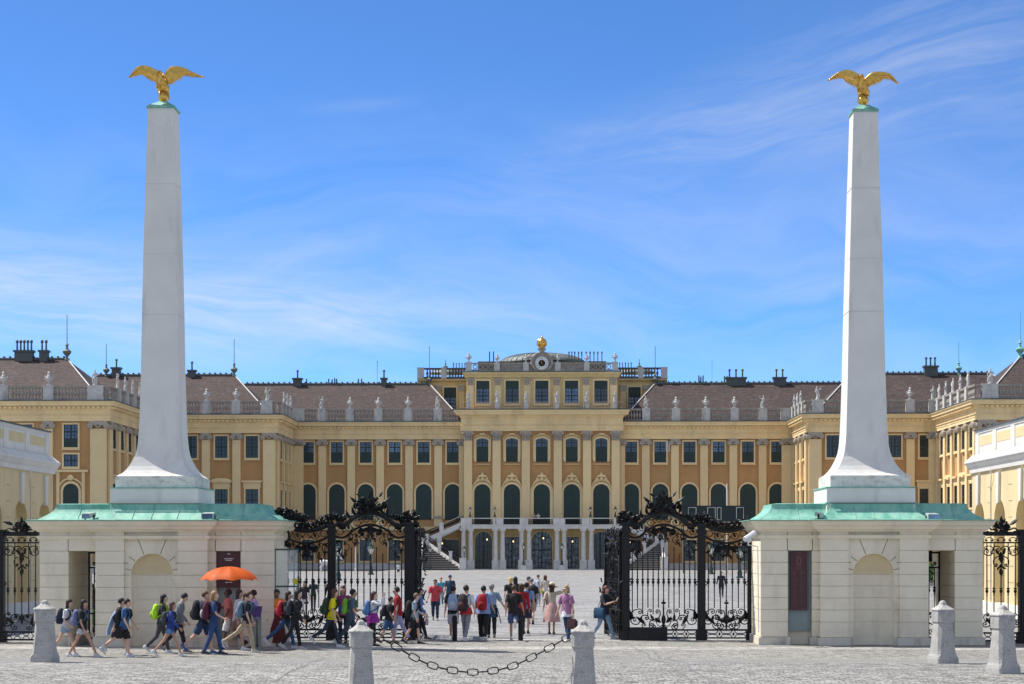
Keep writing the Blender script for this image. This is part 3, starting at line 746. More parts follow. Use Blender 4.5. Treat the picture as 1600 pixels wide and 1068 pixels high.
    # ---------------- portico and balcony
    yb, yf = YC, 261.3
    b = MB().box(AX-11.75, AX+12.05, yf, yb-.002, 5.95, 6.42).box(AX-11.85, AX+12.15, yf-.12, yb-.003, 6.42, 6.56)
    b.build('balcony', 'light_stone', P)
    MB().box(AX-12.2, AX+12.2, yf-.3, yb-.1, -.1, .1).build('portico_step', 'light_stone', P)
    cols = [724, 735.6, 774, 785.3, 815, 826.6, 870.3, 881.5, 911.5, 924, 962, 973]
    for px in cols:
        x = wx(px, yf+.5); r = .36
        b = MB().box(x-.5, x+.5, yf+.05, yf+1.0, .1, 1.2).box(x-.54, x+.54, yf+.01, yf+1.04, 1.2, 1.32)
        b.lathe(x, yf+.52, [(r+.1, 1.32), (r+.1, 1.42), (r, 1.52), (r*1.0, 3), (r*.86, 5.5), (r, 5.56), (r+.06, 5.68)], 14)
        b.box(x-.46, x+.46, yf+.06, yf+.98, 5.68, 5.948)
        b.build('column', 'light_stone', P, smooth=True)
    b = MB(); ir = MB(); zt = 7.5
    def pnl(p0, p1): b.box(wx(p0, yf+.1), wx(p1, yf+.1), yf+.02, yf+.3, 6.56, zt)
    def rail(p0, p1):
        x0, x1 = wx(p0, yf+.1), wx(p1, yf+.1); b.box(x0, x1, yf+.08, yf+.24, zt-.1, zt+.02)
        x = x0+.1
        while x < x1: ir.tube([(x, yf+.16, 6.56), (x, yf+.16, zt-.1)], .025, 4); x += .14
        x = x0+.25
        while x < x1-.2:
            ir.tube([(x+.17*math.cos(a*.7), yf+.16, 7.0+.17*math.sin(a*.7)) for a in range(10)], .03, 4); x += .4
        ir.box(x0, x1, yf+.15, yf+.17, 6.6, 6.66)
    for p0, p1 in ((720, 737), (770, 774), (775.5, 786), (812, 825), (864.5, 883), (909, 920.5), (921.5, 925), (959, 962.5), (968, 977)): pnl(p0, p1)
    for p0, p1 in ((737.1, 769.9), (786.1, 811.9), (825.1, 864.4), (883.1, 908.9), (925.1, 958.9), (962.6, 967.9)): rail(p0, p1)
    bl = b.build('balcony_parapet', 'light_stone', P); ir.build('iron_infill', 'black_iron', bl)
    # ---------------- curved stairs on both sides
    for s in (-1, 1):
        n = 13; rise = 3.95/n
        def X(u): return AX+s*u
        b = MB(); rb = MB()
        for i in range(n):
            t = i/(n-1); xi = 11.3*(1-t)+16.9*t; xo = 17.2; y = 256.6+5.4*t
            x0, x1 = sorted((X(xi), X(xo))); b.box(x0, x1, y-.06, 263.2, rise*(i+1)-.09, rise*(i+1)); rb.box(x0, x1, y, 263.15, rise*i, rise*(i+1)-.091)
        rb.build('stair_risers', 'riser_shaded', b.build('lower_stair_flight', 'stair', P))
        b = MB(); n2 = 17; r2 = (6.42-3.95)/n2
        for i in range(n2):
            u = 17.2-(17.2-11.9)*(i/n2); u2 = 17.2-(17.2-11.9)*((i+1)/n2); z1_ = 3.95+r2*(i+1)
            x0, x1 = sorted((X(u), X(u2))); b.box(x0, x1, 262.0, 264.9, z1_-.55, z1_)
        x0, x1 = sorted((X(17.2), X(18.3))); b.box(x0, x1, 261.9, 264.9, 0, 3.95)
        b.build('upper_stair_flight', 'light_stone', P)
        # stringers, parapets and iron
        w = MB(); iron = MB()
        def slab(p, q, th, zl, zh, y0=None):
            pass
        # inner sloping kerb of the lower flight
        w.loft([[(X(11.2+5.7*t), 256.5+5.4*t-.15, 3.95*t-.2), (X(11.2+5.7*t)+.0, 256.5+5.4*t-.15, 3.95*t+.35), (X(10.95+5.7*t), 256.5+5.4*t+.15, 3.95*t+.35), (X(10.95+5.7*t), 256.5+5.4*t+.15, 3.95*t-.2)] for t in (0, .33, .66, 1)])
        for t in (.02, .34, .64, .97):
            x, y, z = X(11.1+5.7*t), 256.5+5.4*t, 3.95*t; w.box(x-.24, x+.24, y-.24, y+.24, z-.1, z+1.25); w.box(x-.3, x+.3, y-.3, y+.3, z+1.25, z+1.38)
        for k in range(60):
            t = k/59; x, y, z = X(11.1+5.7*t), 256.5+5.4*t, 3.95*t; iron.tube([(x, y, z+.3), (x, y, z+1.15)], .022, 4)
        iron.tube([(X(11.1+5.7*t), 256.5+5.4*t, 3.95*t+1.15) for t in (0, 1)], .05, 4); iron.tube([(X(11.1+5.7*t), 256.5+5.4*t, 3.95*t+.7) for t in (0, 1)], .06, 4)
        # outer parapet
        xa = X(17.35); q0, q1 = sorted((X(17.2), X(17.65)))
        w.loft([[(q0, 256.8+5.3*t, -.1), (q1, 256.8+5.3*t, -.1), (q1, 256.8+5.3*t, 1.35+3.1*t), (q0, 256.8+5.3*t, 1.35+3.1*t)] for t in (0, 1)])
        w.box(q0-.25, q1+.25, 256.0, 257.0, 0, 1.7); w.box(q0-.33, q1+.33, 255.92, 257.08, 1.7, 1.88)
        w.box(q0-.02, q1+.12, 261.9, 262.5, 0, 5.35)
        x0, x1 = sorted((X(10.75), X(11.65))); w.box(x0, x1, 256.0, 256.9, 0, 1.55); w.box(x0-.06, x1+.06, 255.94, 256.96, 1.55, 1.7)
        # upper flight string and rail
        w.loft([[(X(17.2-5.3*t), 261.98, 3.75+2.35*t), (X(17.2-5.3*t), 261.98, 4.45+2.35*t), (X(17.2-5.3*t), 261.7, 4.45+2.35*t), (X(17.2-5.3*t), 261.7, 3.75+2.35*t)] for t in (0, 1)])
        for t in (.5,): x = X(17.2-5.3*t); w.box(x-.3, x+.3, 261.6, 262.0, 4+2.4*t, 5.65+2.4*t)
        x = X(14.9); w.box(x-.35, x+.35, 261.72, 262.3, 0, 4.9)
        for k in range(44):
            t = k/43; x = X(17.2-5.3*t); iron.tube([(x, 261.85, 4.4+2.35*t), (x, 261.85, 5.35+2.35*t)], .026, 4)
            if k % 2: iron.ball((x, 261.85, 4.9+2.35*t), .16, .02, .2, 6, 4)
        iron.tube([(X(17.2-5.3*t), 261.85, 5.35+2.35*t) for t in (0, 1)], .06, 4)
        w.build('stair_parapet', 'white_paint' if False else 'light_stone', P); iron.build('stair_railing', 'black_iron', P)
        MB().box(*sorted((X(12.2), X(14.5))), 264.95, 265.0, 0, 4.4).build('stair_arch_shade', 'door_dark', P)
    return P
PALACE = build_main()

def build_wing(s):
    lab = 'stepped yellow palace wing behind the %s gatehouse' % ('left' if s < 0 else 'right')
    P = empty('palace_wing', (AX+s*45, Y1, 0), lab, 'building')
    def X(u): return AX+s*u
    # walls
    x0, x1 = sorted((X(37.2), X(66))); wall_box(P, x0, x1, Y1, Y1+23)
    x0, x1 = sorted((X(55), X(92))); wall_box(P, x0, x1, Y2, Y1+.5)
    e = .0
    pts = [(X(90), Y2), (X(55), Y2), (X(55), Y1), (X(37.2), Y1), (X(37.2), YM-1.28)]
    path = pts if s < 0 else pts[::-1]
    entablature(P, path); string_course(P, path)
    # pedestals per leg of the path (measured from the outer end)
    def leg(i, u): return (i, u) if s < 0 else (3-i, None)
    peds = []
    def ped(i, d, w):
        L = (Vector(pts[i+1])-Vector(pts[i])).length
        peds.append((i, d, w) if s < 0 else (3-i, L-d, w))
    for u in (56.7-.3, 62.4, 68.2, 74.0): ped(0, 90-u, 1.3 if u > 57 else 2.0)
    for y in (232, 236.3, 240.6, 244.8, 249): ped(1, y-Y2, 1.1)
    for u in (38.4, 42.7, 46.9, 51.2, 54.4): ped(2, 55-u, 1.6 if u < 39 else 1.15)
    for y in (254.3, 257.6, 261, 264.3): ped(3, y-Y1, .9)
    balustrade(P, path, peds)
    rz1 = R(90) if s < 0 else R(-90)
    # stage nearest the centre
    kinds = ['wing_low_flat', 'wing_low_curved', 'wing_low_curved', 'wing_low_flat']
    for k in range(4):
        u = 40.55+4.3*k
        put_window('wing_upper', P, X(u), Y1)
        put_window(kinds[k] if s < 0 else ('wing_low_flat' if k else 'range_arch'), P, X(u), Y1) if not (s > 0 and k == 0) else put_window('range_arch', P, X(u), Y1)
        put_window('ground_rect', P, X(u), Y1-.03)
    for k in range(3): put_pilaster(P, X(42.7+4.3*k), Y1, w=1.13)
    put_pilaster(P, X(38.1), Y1, w=1.75); put_pilaster(P, X(54.3), Y1, w=1.0)
    for y in (256.0, 260.2, 264.3):
        put_window('wing_upper', P, X(37.2), y, rz1); put_window('wing_low_flat', P, X(37.2), y, rz1); put_window('ground_rect', P, X(37.2)-s*.03, y, rz1)
    for y in (253.0, 258.1, 262.3, 266.2-.3): put_pilaster(P, X(37.2), y, rz1, w=1.1)
    # outer stage
    for k in range(3):
        u = 59.65+5.8*k
        put_window('far_upper', P, X(u), Y2); put_window('far_small', P, X(u), Y2); put_window('far_door', P, X(u), Y2); put_window('ground_rect', P, X(u), Y2-.03)
        put_pilaster(P, X(62.5+5.8*k), Y2, w=1.15)
    put_pilaster(P, X(56.1), Y2, w=2.1)
    for k in range(5):
        y = 231.0+4.3*k
        put_window('far_upper', P, X(55), y, rz1); put_window('wing_low_curved' if k % 2 else 'wing_low_flat', P, X(55), y, rz1); put_window('ground_rect', P, X(55)-s*.03, y, rz1)
    for y in (228.95, 233.15, 237.45, 241.75, 246.05, 250.7): put_pilaster(P, X(55), y, rz1, w=1.1)
    # roofs
    def hr(u_in, u_out, ye, yr, ur_in, ur_out):
        if s < 0: return hip_roof(P, X(u_out), X(u_in), ye, yr, 21.92, X(ur_out), X(ur_in))
        return hip_roof(P, X(u_in), X(u_out), ye, yr, 21.92, X(ur_in), X(ur_out))
    hr(38.2, 72, Y1+1, Y1+11, 45.0, 65); hr(56, 96, Y2+1, Y2+12, 63.4, 90)
    finial(P, X(45.0), Y1+11, RZ, 3.2, 1.0); finial(P, X(63.4), Y2+12, RZ, 3.6, 1.15)
    finial(P, X(63.8), Y1+11, RZ, 2.8, .95) if s < 0 else finial(P, X(60.5), Y1+11, RZ, 2.8, .95)
    if s < 0:
        chimney(P, wx(38, Y2+12), Y2+12, RZ, 2.4, 5); chimney(P, wx(69, Y2+12), Y2+12, RZ, 1.1, 2)
        chimney(P, wx(182, Y1+11), Y1+11, RZ, 1.2, 1); chimney(P, wx(300, Y1+11), Y1+11, RZ, 1.0, 1, h=.8)
    else:
        chimney(P, wx(1454, Y1+11), Y1+11, RZ, 1.9, 3)
    return P
WINGS = [build_wing(-1), build_wing(1)]

# ------------------------------------------------------------------ statues and urns of the parapets
def statue_mesh(v):
    """draped standing figure 2.2 m, one continuous body"""
    rng = random.Random(v); b = MB(); sw = (.10, -.12, .04)[v % 3]
    prof = [(0, .36, .30), (.12, .36, .30), (.14, .30, .26), (.3, .27, .24), (.7, .24, .21), (1.0, .26, .2), (1.2, .2, .16), (1.45, .27, .18), (1.68, .25, .15), (1.76, .1, .1), (1.86, .11, .12), (1.98, .12, .13), (2.1, .08, .09), (2.14, .02, .02)]
    b.loft([[(sw*math.sin(z*2.4)+rx*math.cos(2*math.pi*j/12)*(1+(.12*math.sin(j*2.5+z*3) if .1 < z < 1.5 else 0)), ry*math.sin(2*math.pi*j/12), z) for j in range(12)] for z, rx, ry in prof])
    ax = [(1, [(.24, 0, 1.62), (.42, -.05, 1.35), (.3, -.2, 1.15)]), (-1, [(.24, 0, 1.62), (.45, .0, 1.8), (.42, -.05, 2.15)])] if v % 3 == 1 else \
         [(1, [(.24, 0, 1.62), (.38, -.02, 1.3), (.16, -.2, 1.3)]), (-1, [(.24, 0, 1.62), (.4, 0, 1.3), (.38, -.06, 1.0)])]
    for sg, pts in ax: b.tube([(sg*x+sw*.6, y, z) for x, y, z in pts], [.1, .08, .06], 6)
    b.tube([(.25+sw, -.1, 1.5), (0, -.24, 1.1), (-.3, -.1, .8), (-.34, .1, .3)], [.08, .11, .12, .09], 6)
    return b.mesh('statue', 'marble', smooth=True)
def urn_mesh(v):
    b = MB().box(-.3, .3, -.3, .3, 0, .16)
    b.lathe(0, 0, [(.2, .16), (.12, .3), (.13, .42), (.34, .7), (.46, .95), (.44, 1.12), (.24, 1.28), (.3, 1.38), (.2, 1.5), (.14, 1.7), (.22, 1.78), (.1, 1.95), (.05, 2.05)], 12)
    for sg in (-1, 1): b.tube([(sg*.4, 0, .8), (sg*.62, 0, 1.05), (sg*.55, 0, 1.3), (sg*.3, 0, 1.3)], .06, 5)
    for i in range(6): b.ball((.3*math.cos(i), .3*math.sin(i), .75+.1*(i % 2)), .12, n=6, m=4)
    return b.mesh('urn', 'marble', smooth=True)
SM = [statue_mesh(i) for i in range(3)]; UM = [urn_mesh(0)]
ORD = ['first', 'second', 'third', 'fourth', 'fifth', 'sixth', 'seventh']
def deco(kind, x, y, z, lab, grp, i, rz=0, sc=1.0):
    me = SM[i % 3] if kind == 's' else UM[0]; nm = 'statue' if kind == 's' else 'urn'
    o = bpy.data.objects.new(nm, me); COL.objects.link(o); o.location = (x, y, z); o.rotation_euler = (0, 0, rz); sc *= .86; o.scale = (sc*(-1 if i % 2 else 1), sc, sc)
    tag(o, lab, nm, grp)
for s in (-1, 1):
    sd = 'left' if s < 0 else 'right'
    side_txt = 'long range %s of the clock' % sd
    ku = 0
    for i, (k, u) in enumerate((('s', 15.4), ('u', 19.8), ('u', 24.2), ('u', 28.4), ('s', 32.6))):
        if k == 'u':
            lab = 'stone urn, %s of three on the roof parapet just %s of the clock block' % (('inner', 'middle', 'outer')[ku], sd); ku += 1
        else: lab = 'stone figure at the %s end of the parapet %s of the clock block' % ('inner' if i == 0 else 'outer', sd)
        deco(k, AX+s*u, YM-.3, 23.78, lab, 'urns on the palace parapet' if k == 'u' else 'statues on the palace parapet', i)
    wg = '%s palace wing' % sd; ku = 0
    for i, (k, u) in enumerate((('s', 38.4), ('u', 42.7), ('u', 46.9), ('u', 51.2), ('s', 54.4))):
        if k == 'u':
            lab = 'stone urn, %s from the courtyard corner on the %s' % (ORD[ku], wg); ku += 1
        else: lab = 'stone figure %s of the %s inner front' % ('on the courtyard corner' if i == 0 else 'at the outer end', wg)
        deco(k, AX+s*u, Y1-.3, 23.78, lab, 'urns on the palace parapet' if k == 'u' else 'statues on the palace parapet', i+1)
    for i, y in enumerate((257.6, 261, 264.3)):
        deco('s', AX+s*(37.2-.3), y, 23.78, 'stone figure, %s of three on the short side of the %s' % (('nearest', 'middle', 'farthest')[i], wg), 'statues on the palace parapet', i, R(90)*(-s), .95)
    for i, y in enumerate((232, 236.3, 240.6, 244.8, 249)):
        deco('s', AX+s*(55-.3), y, 23.78, 'stone figure, %s from the front on the long side of the %s' % (ORD[i], wg), 'statues on the palace parapet', i+1, R(90)*(-s), 1.05)
    deco('s', AX+s*56.5, Y2-.3, 23.78, 'large stone figure on the front corner of the %s' % wg, 'statues on the palace parapet', 2, 0, 1.1)
    for i, u in enumerate((62.4, 68.2)):
        deco('u', AX+s*u, Y2-.3, 23.78, 'stone urn, %s from the front corner of the %s' % (ORD[i], wg), 'urns on the palace parapet', i, 0, 1.05)
for i, px in enumerate((731.5, 777, 822.3, 870.5, 916.8, 961)):
    x = wx(px, YC-.9)
    b = MB().box(x-.3, x+.3, YC-1.2, YC-.6, 23.56, 24.5).box(x-.36, x+.36, YC-1.26, YC-.54, 24.5, 24.6); b.build('pedestal', 'parapet', PALACE)
    deco('s', x, YC-.9, 24.6, 'stone figure on the terrace under the clock, %s from the left' % ORD[i], 'statues before the attic storey', i, 0, .85)
for i, u in enumerate((-10.85, -6.65, -2.35, 2.35, 6.65, 10.85)):
    deco('u', AX+u, YM+.5, 30.65 if abs(u) < 10 else 30.72, 'stone vase on the topmost parapet beside the clock, %s from the left' % ORD[i], 'vases on the attic parapet', i, 0, .75 if abs(u) < 10 else .85)
# ------------------------------------------------------------------ gatehouses with obelisks
def curve_pts(ctrl, n=24):
    """smooth curve through control points (Catmull-Rom)"""
    P = [Vector(p) for p in ctrl]; P = [P[0]*2-P[1]]+P+[P[-1]*2-P[-2]]; out = []
    m = len(P)-3
    for i in range(m):
        for k in range(n//m+1 if i < m-1 else n//m+2):
            t = k/(n//m+1); a, b, c, d = P[i:i+4]
            out.append(.5*((2*b)+(c-a)*t+(2*a-5*b+4*c-d)*t*t+(-a+3*b-3*c+d)*t*t*t))
    return out
def gatehouse(side):
    L = side < 0
    Yf = 57.9 if L else 59.25
    G = empty('gatehouse', (wx(240 if L else 1366, Yf), Yf+2, 0), 'pale banded gatehouse with copper roof %s' % ('behind the orange umbrella' if L else 'with the tall maroon board'), 'gatehouse')
    Yw = Yf+.35; Yb = 61.3 if L else 62.9
    Z = lambda py: wz(py, Yf)
    if L: px = dict(a0=62, p0=107, p1=149, c0=149, m0=193.5, m1=277.7, c1=324, d0=337, d1=376, b1=428, n=(204, 269))
    else: px = dict(a0=1535.5, p0=1492, p1=1451, c0=1451, m0=1405.6, m1=1326, c1=1281.7, d0=1269, d1=1231, b1=1188.5, n=(1398, 1334))
    X = {k: wx(v, Yf if k in ('c0', 'c1', 'm0', 'm1') else Yw) for k, v in px.items() if k != 'n'}
    nx0, nx1 = sorted(wx(v, Yf) for v in px['n'])
    sg = 1 if L else -1                      # local direction from passage to door
    zb = Z(994); joints = [zb]+[Z(v) for v in ((975, 956, 937, 917, 898, 879, 860, 839.5) if L else (970.5, 951.6, 933, 914.4, 896.3, 877.6, 859, 838.5))]
    zc = Z(828.3); g = .017
    def courses(b, x0, x1, yf, yb, zlo=0, zhi=99, side_faces=True):
        """banded masonry: courses stand proud of a backing by the depth of the joints"""
        if x0 > x1: x0, x1 = x1, x0
        b.box(x0+.03, x1-.03, yf+.035, yb-.03, max(0, zlo), min(zc, zhi))
        for i in range(len(joints)):
            lo = joints[i]+(g/2 if i else 0); hi = (joints[i+1]-g/2) if i+1 < len(joints) else zc
            if hi <= zlo+.02 or lo >= zhi-.02: continue
            b.box(x0, x1, yf, yb, max(lo, zlo), min(hi, zhi))
    w = MB()
    courses(w, X['a0'], X['p0'], Yw, Yb); courses(w, X['p0']-.02*sg, X['p1']+.02*sg, Yw, Yb, zlo=joints[-2])   # pier and lintel over the passage
    courses(w, X['c1'], X['d0'], Yw, Yw+1.2); courses(w, X['d1'], X['b1'], Yw, Yb); courses(w, X['d0']-.02*sg, X['d1']+.02*sg, Yw, Yb, zlo=joints[-2])
    w.box(min(X['c1'], X['d1']), max(X['c1'], X['d1']), Yw+1.0, Yb, 0, zc)
    courses(w, X['c0'], X['m0'], Yf, Yb); courses(w, X['m1'], X['c1'], Yf, Yb)
    # recessed middle with a round-headed niche
    m0, m1 = sorted((X['m0'], X['m1'])); ym = Yf+.1; cx = (nx0+nx1)/2; rr = (nx1-nx0)/2; ztop = Z(864); zs = ztop-rr
    for i in range(len(joints)):
        lo = joints[i]+(g/2 if i else 0); hi = (joints[i+1]-g/2) if i+1 < len(joints) else zc
        if hi <= zs:
            w.box(m0, nx0, ym, ym+.4, lo, hi); w.box(nx1, m1, ym, ym+.4, lo, hi)
    w.box(m0, nx0+.02, ym+.03, ym+.5, 0, zs); w.box(nx1-.02, m1, ym+.03, ym+.5, 0, zs)
    n = 16; arc = [(cx+rr*math.cos(math.pi*i/n), zs+rr*math.sin(math.pi*i/n)) for i in range(n+1)]
    jz = [j for j in joints if j < zs]; z0_ = jz[-1]+g/2 if jz else zs
    for i in range(n):      # spandrel slabs above the arch
        (xa, za), (xb, zb2) = arc[i], arc[i+1]
        w.loft([[(xa, y, za), (xb, y, zb2), (xb, y, zc), (xa, y, zc)] for y in (ym, ym+.4)])
    w.box(m0, nx0+.001, ym, ym+.4, max(z0_, zs-.0), zc); w.box(nx1-.001, m1, ym, ym+.4, max(z0_, zs), zc)
    w.build('wall', 'plaster_block', G)
    jt = MB()
    for k in range(1, len(joints)):      # joints read across the flush spandrels too
        z = joints[k]
        if z > zs+.05:
            hw = math.sqrt(max(0, rr*rr-(z-zs)**2)) if z < ztop else 0
            dx = .26 if k < len(joints)-1 else 0
            if hw: jt.box(m0, cx-hw-.2, ym-.004, ym+.01, z-.011, z+.011); jt.box(cx+hw+.2, m1, ym-.004, ym+.01, z-.011, z+.011)
            elif k < len(joints)-1: jt.box(m0, cx-.95, ym-.004, ym+.01, z-.011, z+.011); jt.box(cx+.95, m1, ym-.004, ym+.01, z-.011, z+.011)
    for a, r0, r1 in ((68, 1.04, 1.85), (112, 1.04, 1.85), (38, 1.04, 1.4), (142, 1.04, 1.4), (12, 1.02, 1.3), (168, 1.02, 1.3)):
        c, s_ = math.cos(R(a)), math.sin(R(a)); top = min(rr*r1*s_, zc-zs-.12)/s_ if s_ > .3 else rr*r1
        jt.tube([(cx+rr*r0*c, ym, zs+rr*r0*s_), (cx+top*c, ym, zs+top*s_)], .012, 4)
    jt.build('voussoir_joint', 'joint', G)
    nb = MB(); hb = MB()
    nb.loft([[(cx-rr*math.cos(math.pi*j/14), ym+.02+.42*math.sin(math.pi*j/14), z) for j in range(15)] for z in (-.05, joints[0]+g/2)], close=False, cap=False)
    for i in range(len(joints)):
        lo = joints[i]+(g/2 if i else 0); hi = min((joints[i+1]-g/2) if i+1 < len(joints) else zc, zs)
        if lo >= zs: break
        for q, (za, zb2) in enumerate(((lo, hi), (hi, hi+g))):
            off = 0 if q == 0 else .03
            nb.loft([[(cx-(rr+0)*math.cos(math.pi*j/14), ym+.02+(.42+off)*math.sin(math.pi*j/14), z) for j in range(15)] for z in (za, zb2)], close=False, cap=False)
    for i in range(8):
        a0, a1 = math.pi/2*i/8, math.pi/2*(i+1)/8
        nb2 = [[(cx-rr*math.cos(a)*math.cos(math.pi*j/14), ym+.02+.42*math.sin(math.pi*j/14)*math.cos(a), zs+rr*math.sin(a)) for j in range(15)] for a in (a0, a1)]
        hb.loft(nb2, close=False, cap=False)
    nb.build('niche', 'plaster_block', G); hb.build('niche_head', 'niche_yellow', G, smooth=True)
    # base course
    def base(b, x0, x1, yf, yb):
        if x0 > x1: x0, x1 = x1, x0
        b.box(x0-.07, x1+.07, yf-.07, yb, -.05, zb-.02)
    bb = MB(); base(bb, X['a0'], X['p0'], Yw, Yb+.05); base(bb, X['d1'], X['b1'], Yw, Yb+.05); base(bb, X['c0'], X['m0'], Yf, Yb-.1); base(bb, X['m1'], X['c1'], Yf, Yb-.1); base(bb, X['c1']+.08*sg, X['d0'], Yw, Yw+.8)
    bb.box(m0+.07, nx0, ym-.05, ym+.3, -.05, zb-.021); bb.box(nx1, m1-.07, ym-.05, ym+.3, -.05, zb-.021)
    bb.build('base_course', 'plaster_base', G)
    # architrave, cornice and copper roof follow the projecting middle
    if L: xs = [X['a0'], X['c0'], X['c1'], X['b1']]
    else: xs = [X['b1'], X['c1'], X['c0'], X['a0']]
    path = [(xs[0], Yb), (xs[0], Yw), (xs[1], Yw), (xs[1], Yf), (xs[2], Yf), (xs[2], Yw), (xs[3], Yw), (xs[3], Yb)]
    za = joints[-1]
    MB().sweep(path, [(-.02, za-.04), (.05, za-.04), (.08, za+.03), (.08, za+.07), (-.02, za+.09)], True).build('architrave', 'plaster_block', G)
    zt = Z(812.5)
    MB().sweep(path, [(-.02, zc-.03), (.06, zc-.03), (.1, zc+.02), (.18, zc+.05), (.23, zc+.14), (.30, zc+.19), (.32, zt-.07), (.36, zt-.02), (.36, zt), (-.02, zt)], True).build('cornice', 'plaster_block', G)
    ze = Z(810.5); zr = Z(785.5)
    prof = [(-.6, zt+.003), (.42, zt+.003), (.42, zt+.03), (.05, ze+.01), (-.05, ze+.08)]
    for i in range(1, 8):
        t = i/7; prof.append((-.05-.37*(1-(1-t)**2.3), ze+.08+(zr-ze-.08)*t))
    prof += [(-.60, zr+.02), (-.6, zt+.01)]
    rf = MB().sweep(path, prof, True)
    rf.box(xs[0]+.5, xs[3]-.5, Yw+.5, Yb-.45, zr-.2, zr-.01); rf.box(xs[1]+.5, xs[2]-.5, Yf+.5, Yb-.4, zr-.2, zr-.012)
    rf = rf.build('roof', 'copper', G)
    def seam(x, yf): MB().tube([(x, yf+.0-o, z+.012) for o, z in prof[3:-2]], .012, 4).build('roof_seam', 'copper', rf)
    x = xs[1]+ (xs[2]-xs[1])*.5
    for q in (.33, .5, .73): seam(xs[1]+(xs[2]-xs[1])*q, Yf)
    for q in (.5,): seam(xs[0]+(xs[1]-xs[0])*q+.3, Yw); seam(xs[2]+(xs[3]-xs[2])*q, Yw)
    MB().tube([(xs[1]+.4, Yf+.37, zr+.02), (xs[2]-.4, Yf+.37, zr+.02)], .02, 4).build('roof_seam', 'lead', rf)
    # door recess with board
    d0, d1 = sorted((X['d0'], X['d1'])); zd = joints[-2]
    if L:
        MB().box(d0+.03, d1-.02, Yw+.32, Yw+.4, .25, Z(918)).build('door_panel', 'box_green', G)
        bd = MB().box(d0+.02, d1-.01, Yw+.12, Yw+.2, Z(917.5), zd-.02).build('info_board', 'maroon', G)
        pr = MB()
        for py, w0 in ((864.5, .1), (872, .3), (874.5, .22), (909.5, .22)):
            xm = (d0+d1)/2; pr.box(xm-w0/2, xm+w0/2, Yw+.112, Yw+.119, Z(py)-.012, Z(py)+.012)
        pr.build('board_print', 'print_white', bd)
        MB().box(d0, d1, Yw+.42, Yw+.5, 0, zd).build('recess_back', 'plaster_block', G)
    else:
        MB().box(d0+.02, d1-.02, Yw+.3, Yw+.36, Z(986), zd-.02).build('door_panel', 'box_green', G)
        fr = MB()
        for z in (Z(914.5), Z(952)): fr.box(d0+.02, d1-.02, Yw+.28, Yw+.299, z-.012, z+.012)
        fr.box(d0+.02, d0+.07, Yw+.25, Yw+.299, Z(986), zd-.02); fr.box(d1-.07, d1-.02, Yw+.25, Yw+.299, Z(986), zd-.02)
        fr.build('panel_frame', 'box_green', G)
        q0, q1 = wx(1236, Yw), wx(1262.5, Yw)
        bd = MB().box(q0, q1, Yw+.15, Yw+.24, Z(953), Z(861)).build('info_board', 'maroon', G)
        pr = MB(); xm = (q0+q1)/2; y0 = Yw+.141
        def ln(x0, x1, py, h=.008): pr.box(x0, x1, y0, Yw+.149, Z(py)-h, Z(py)+h)
        for py, w0 in ((862.5, .14), (868, .2), (883.5, .16), (886.5, .24), (889, .2)): ln(xm-w0/2, xm+w0/2, py)
        ring(pr, [(xm-.075, Z(881)), (xm+.075, Z(881)), (xm+.075, Z(870.5)), (xm-.075, Z(870.5))], [(xm-.05, Z(879.5)), (xm+.05, Z(879.5)), (xm+.05, Z(872)), (xm-.05, Z(872))], y0, Yw+.149)
        rng = random.Random(4)
        for c in (q0+.06, xm+.03):
            py = 893
            while py < 944:
                ln(c, c+rng.uniform(.1, .19), py, .0035 if py > 894 else .012); py += 1.9
        for k in range(4): ln(q1-.2+.045*k, q1-.17+.045*k, 950, .014)
        bp = pr.build('board_print', 'print_dim', bd)
        MB().box(d0, d1, Yw+.4, Yw+.5, 0, zd).build('recess_back', 'plaster_block', G)
    # ---- obelisk
    ocx = wx(240.5 if L else 1361, Yf+.55); ocy = Yf+.55+1.45
    zp = Z(785.3)
    s = 1/48.7 if L else 1/47.6
    O = empty('obelisk', (ocx, ocy, zp-.15), 'tall white obelisk standing on the %s gatehouse' % ('left' if L else 'right'), 'obelisk', 'obelisks flanking the gate')
    p2 = 140*s/2*(1 if L else .99); p1 = p2-.14
    z1, z2 = Z(760.5), Z(742.3)
    MB().box(ocx-p2, ocx+p2, ocy-p2, ocy+p2, zp-.3, z1).build('plinth', 'plaster', O)
    MB().box(ocx-p2-.03, ocx+p2+.03, ocy-p2-.03, ocy+p2+.03, z1+.002, z1+.035).box(ocx-p2-.03, ocx+p2+.03, ocy-p2-.03, ocy+p2+.03, zp-.02, zp+.04).build('flashing', 'copper', O)
    W = [(742, 124), (738, 110), (733, 100), (726.5, 91), (720, 84.5), (712, 77), (705, 72.5), (697, 69.5), (690, 68), (675, 65.8), (660, 64.4), (620, 62), (580, 60), (490, 57.2), (395, 53.5), (285, 48), (165, 41.5)]
    dy = 0 if L else 1
    top_py = 164.5 if L else 176
    sh = MB(); rings = []
    for i, (py, wpx) in enumerate(W):
        if not L: py = 742+(py-742)*(742-176)/(742-165)
        if not L: wpx *= 1-.075*min(1, max(0, (600-py)/400))
        h = wpx*s/2; z = wz(py, ocy-h, 800)
        c = .0
        rings.append([(ocx-h, ocy-h, z), (ocx+h, ocy-h, z), (ocx+h, ocy+h, z), (ocx-h, ocy+h, z)])
    zsf = rings[0][0][2]; rings = [[(x, y, zsf-.02-.0) for x, y, z in rings[0]]]+rings
    pr0 = [(ocx-p1, ocy-p1), (ocx+p1, ocy-p1), (ocx+p1, ocy+p1), (ocx-p1, ocy+p1)]
    sh.box(ocx-p1, ocx+p1, ocy-p1, ocy+p1, z1+.03, zsf-.021)
    sh.loft(rings); sh.build('shaft', 'plaster', O)
    jl = MB()
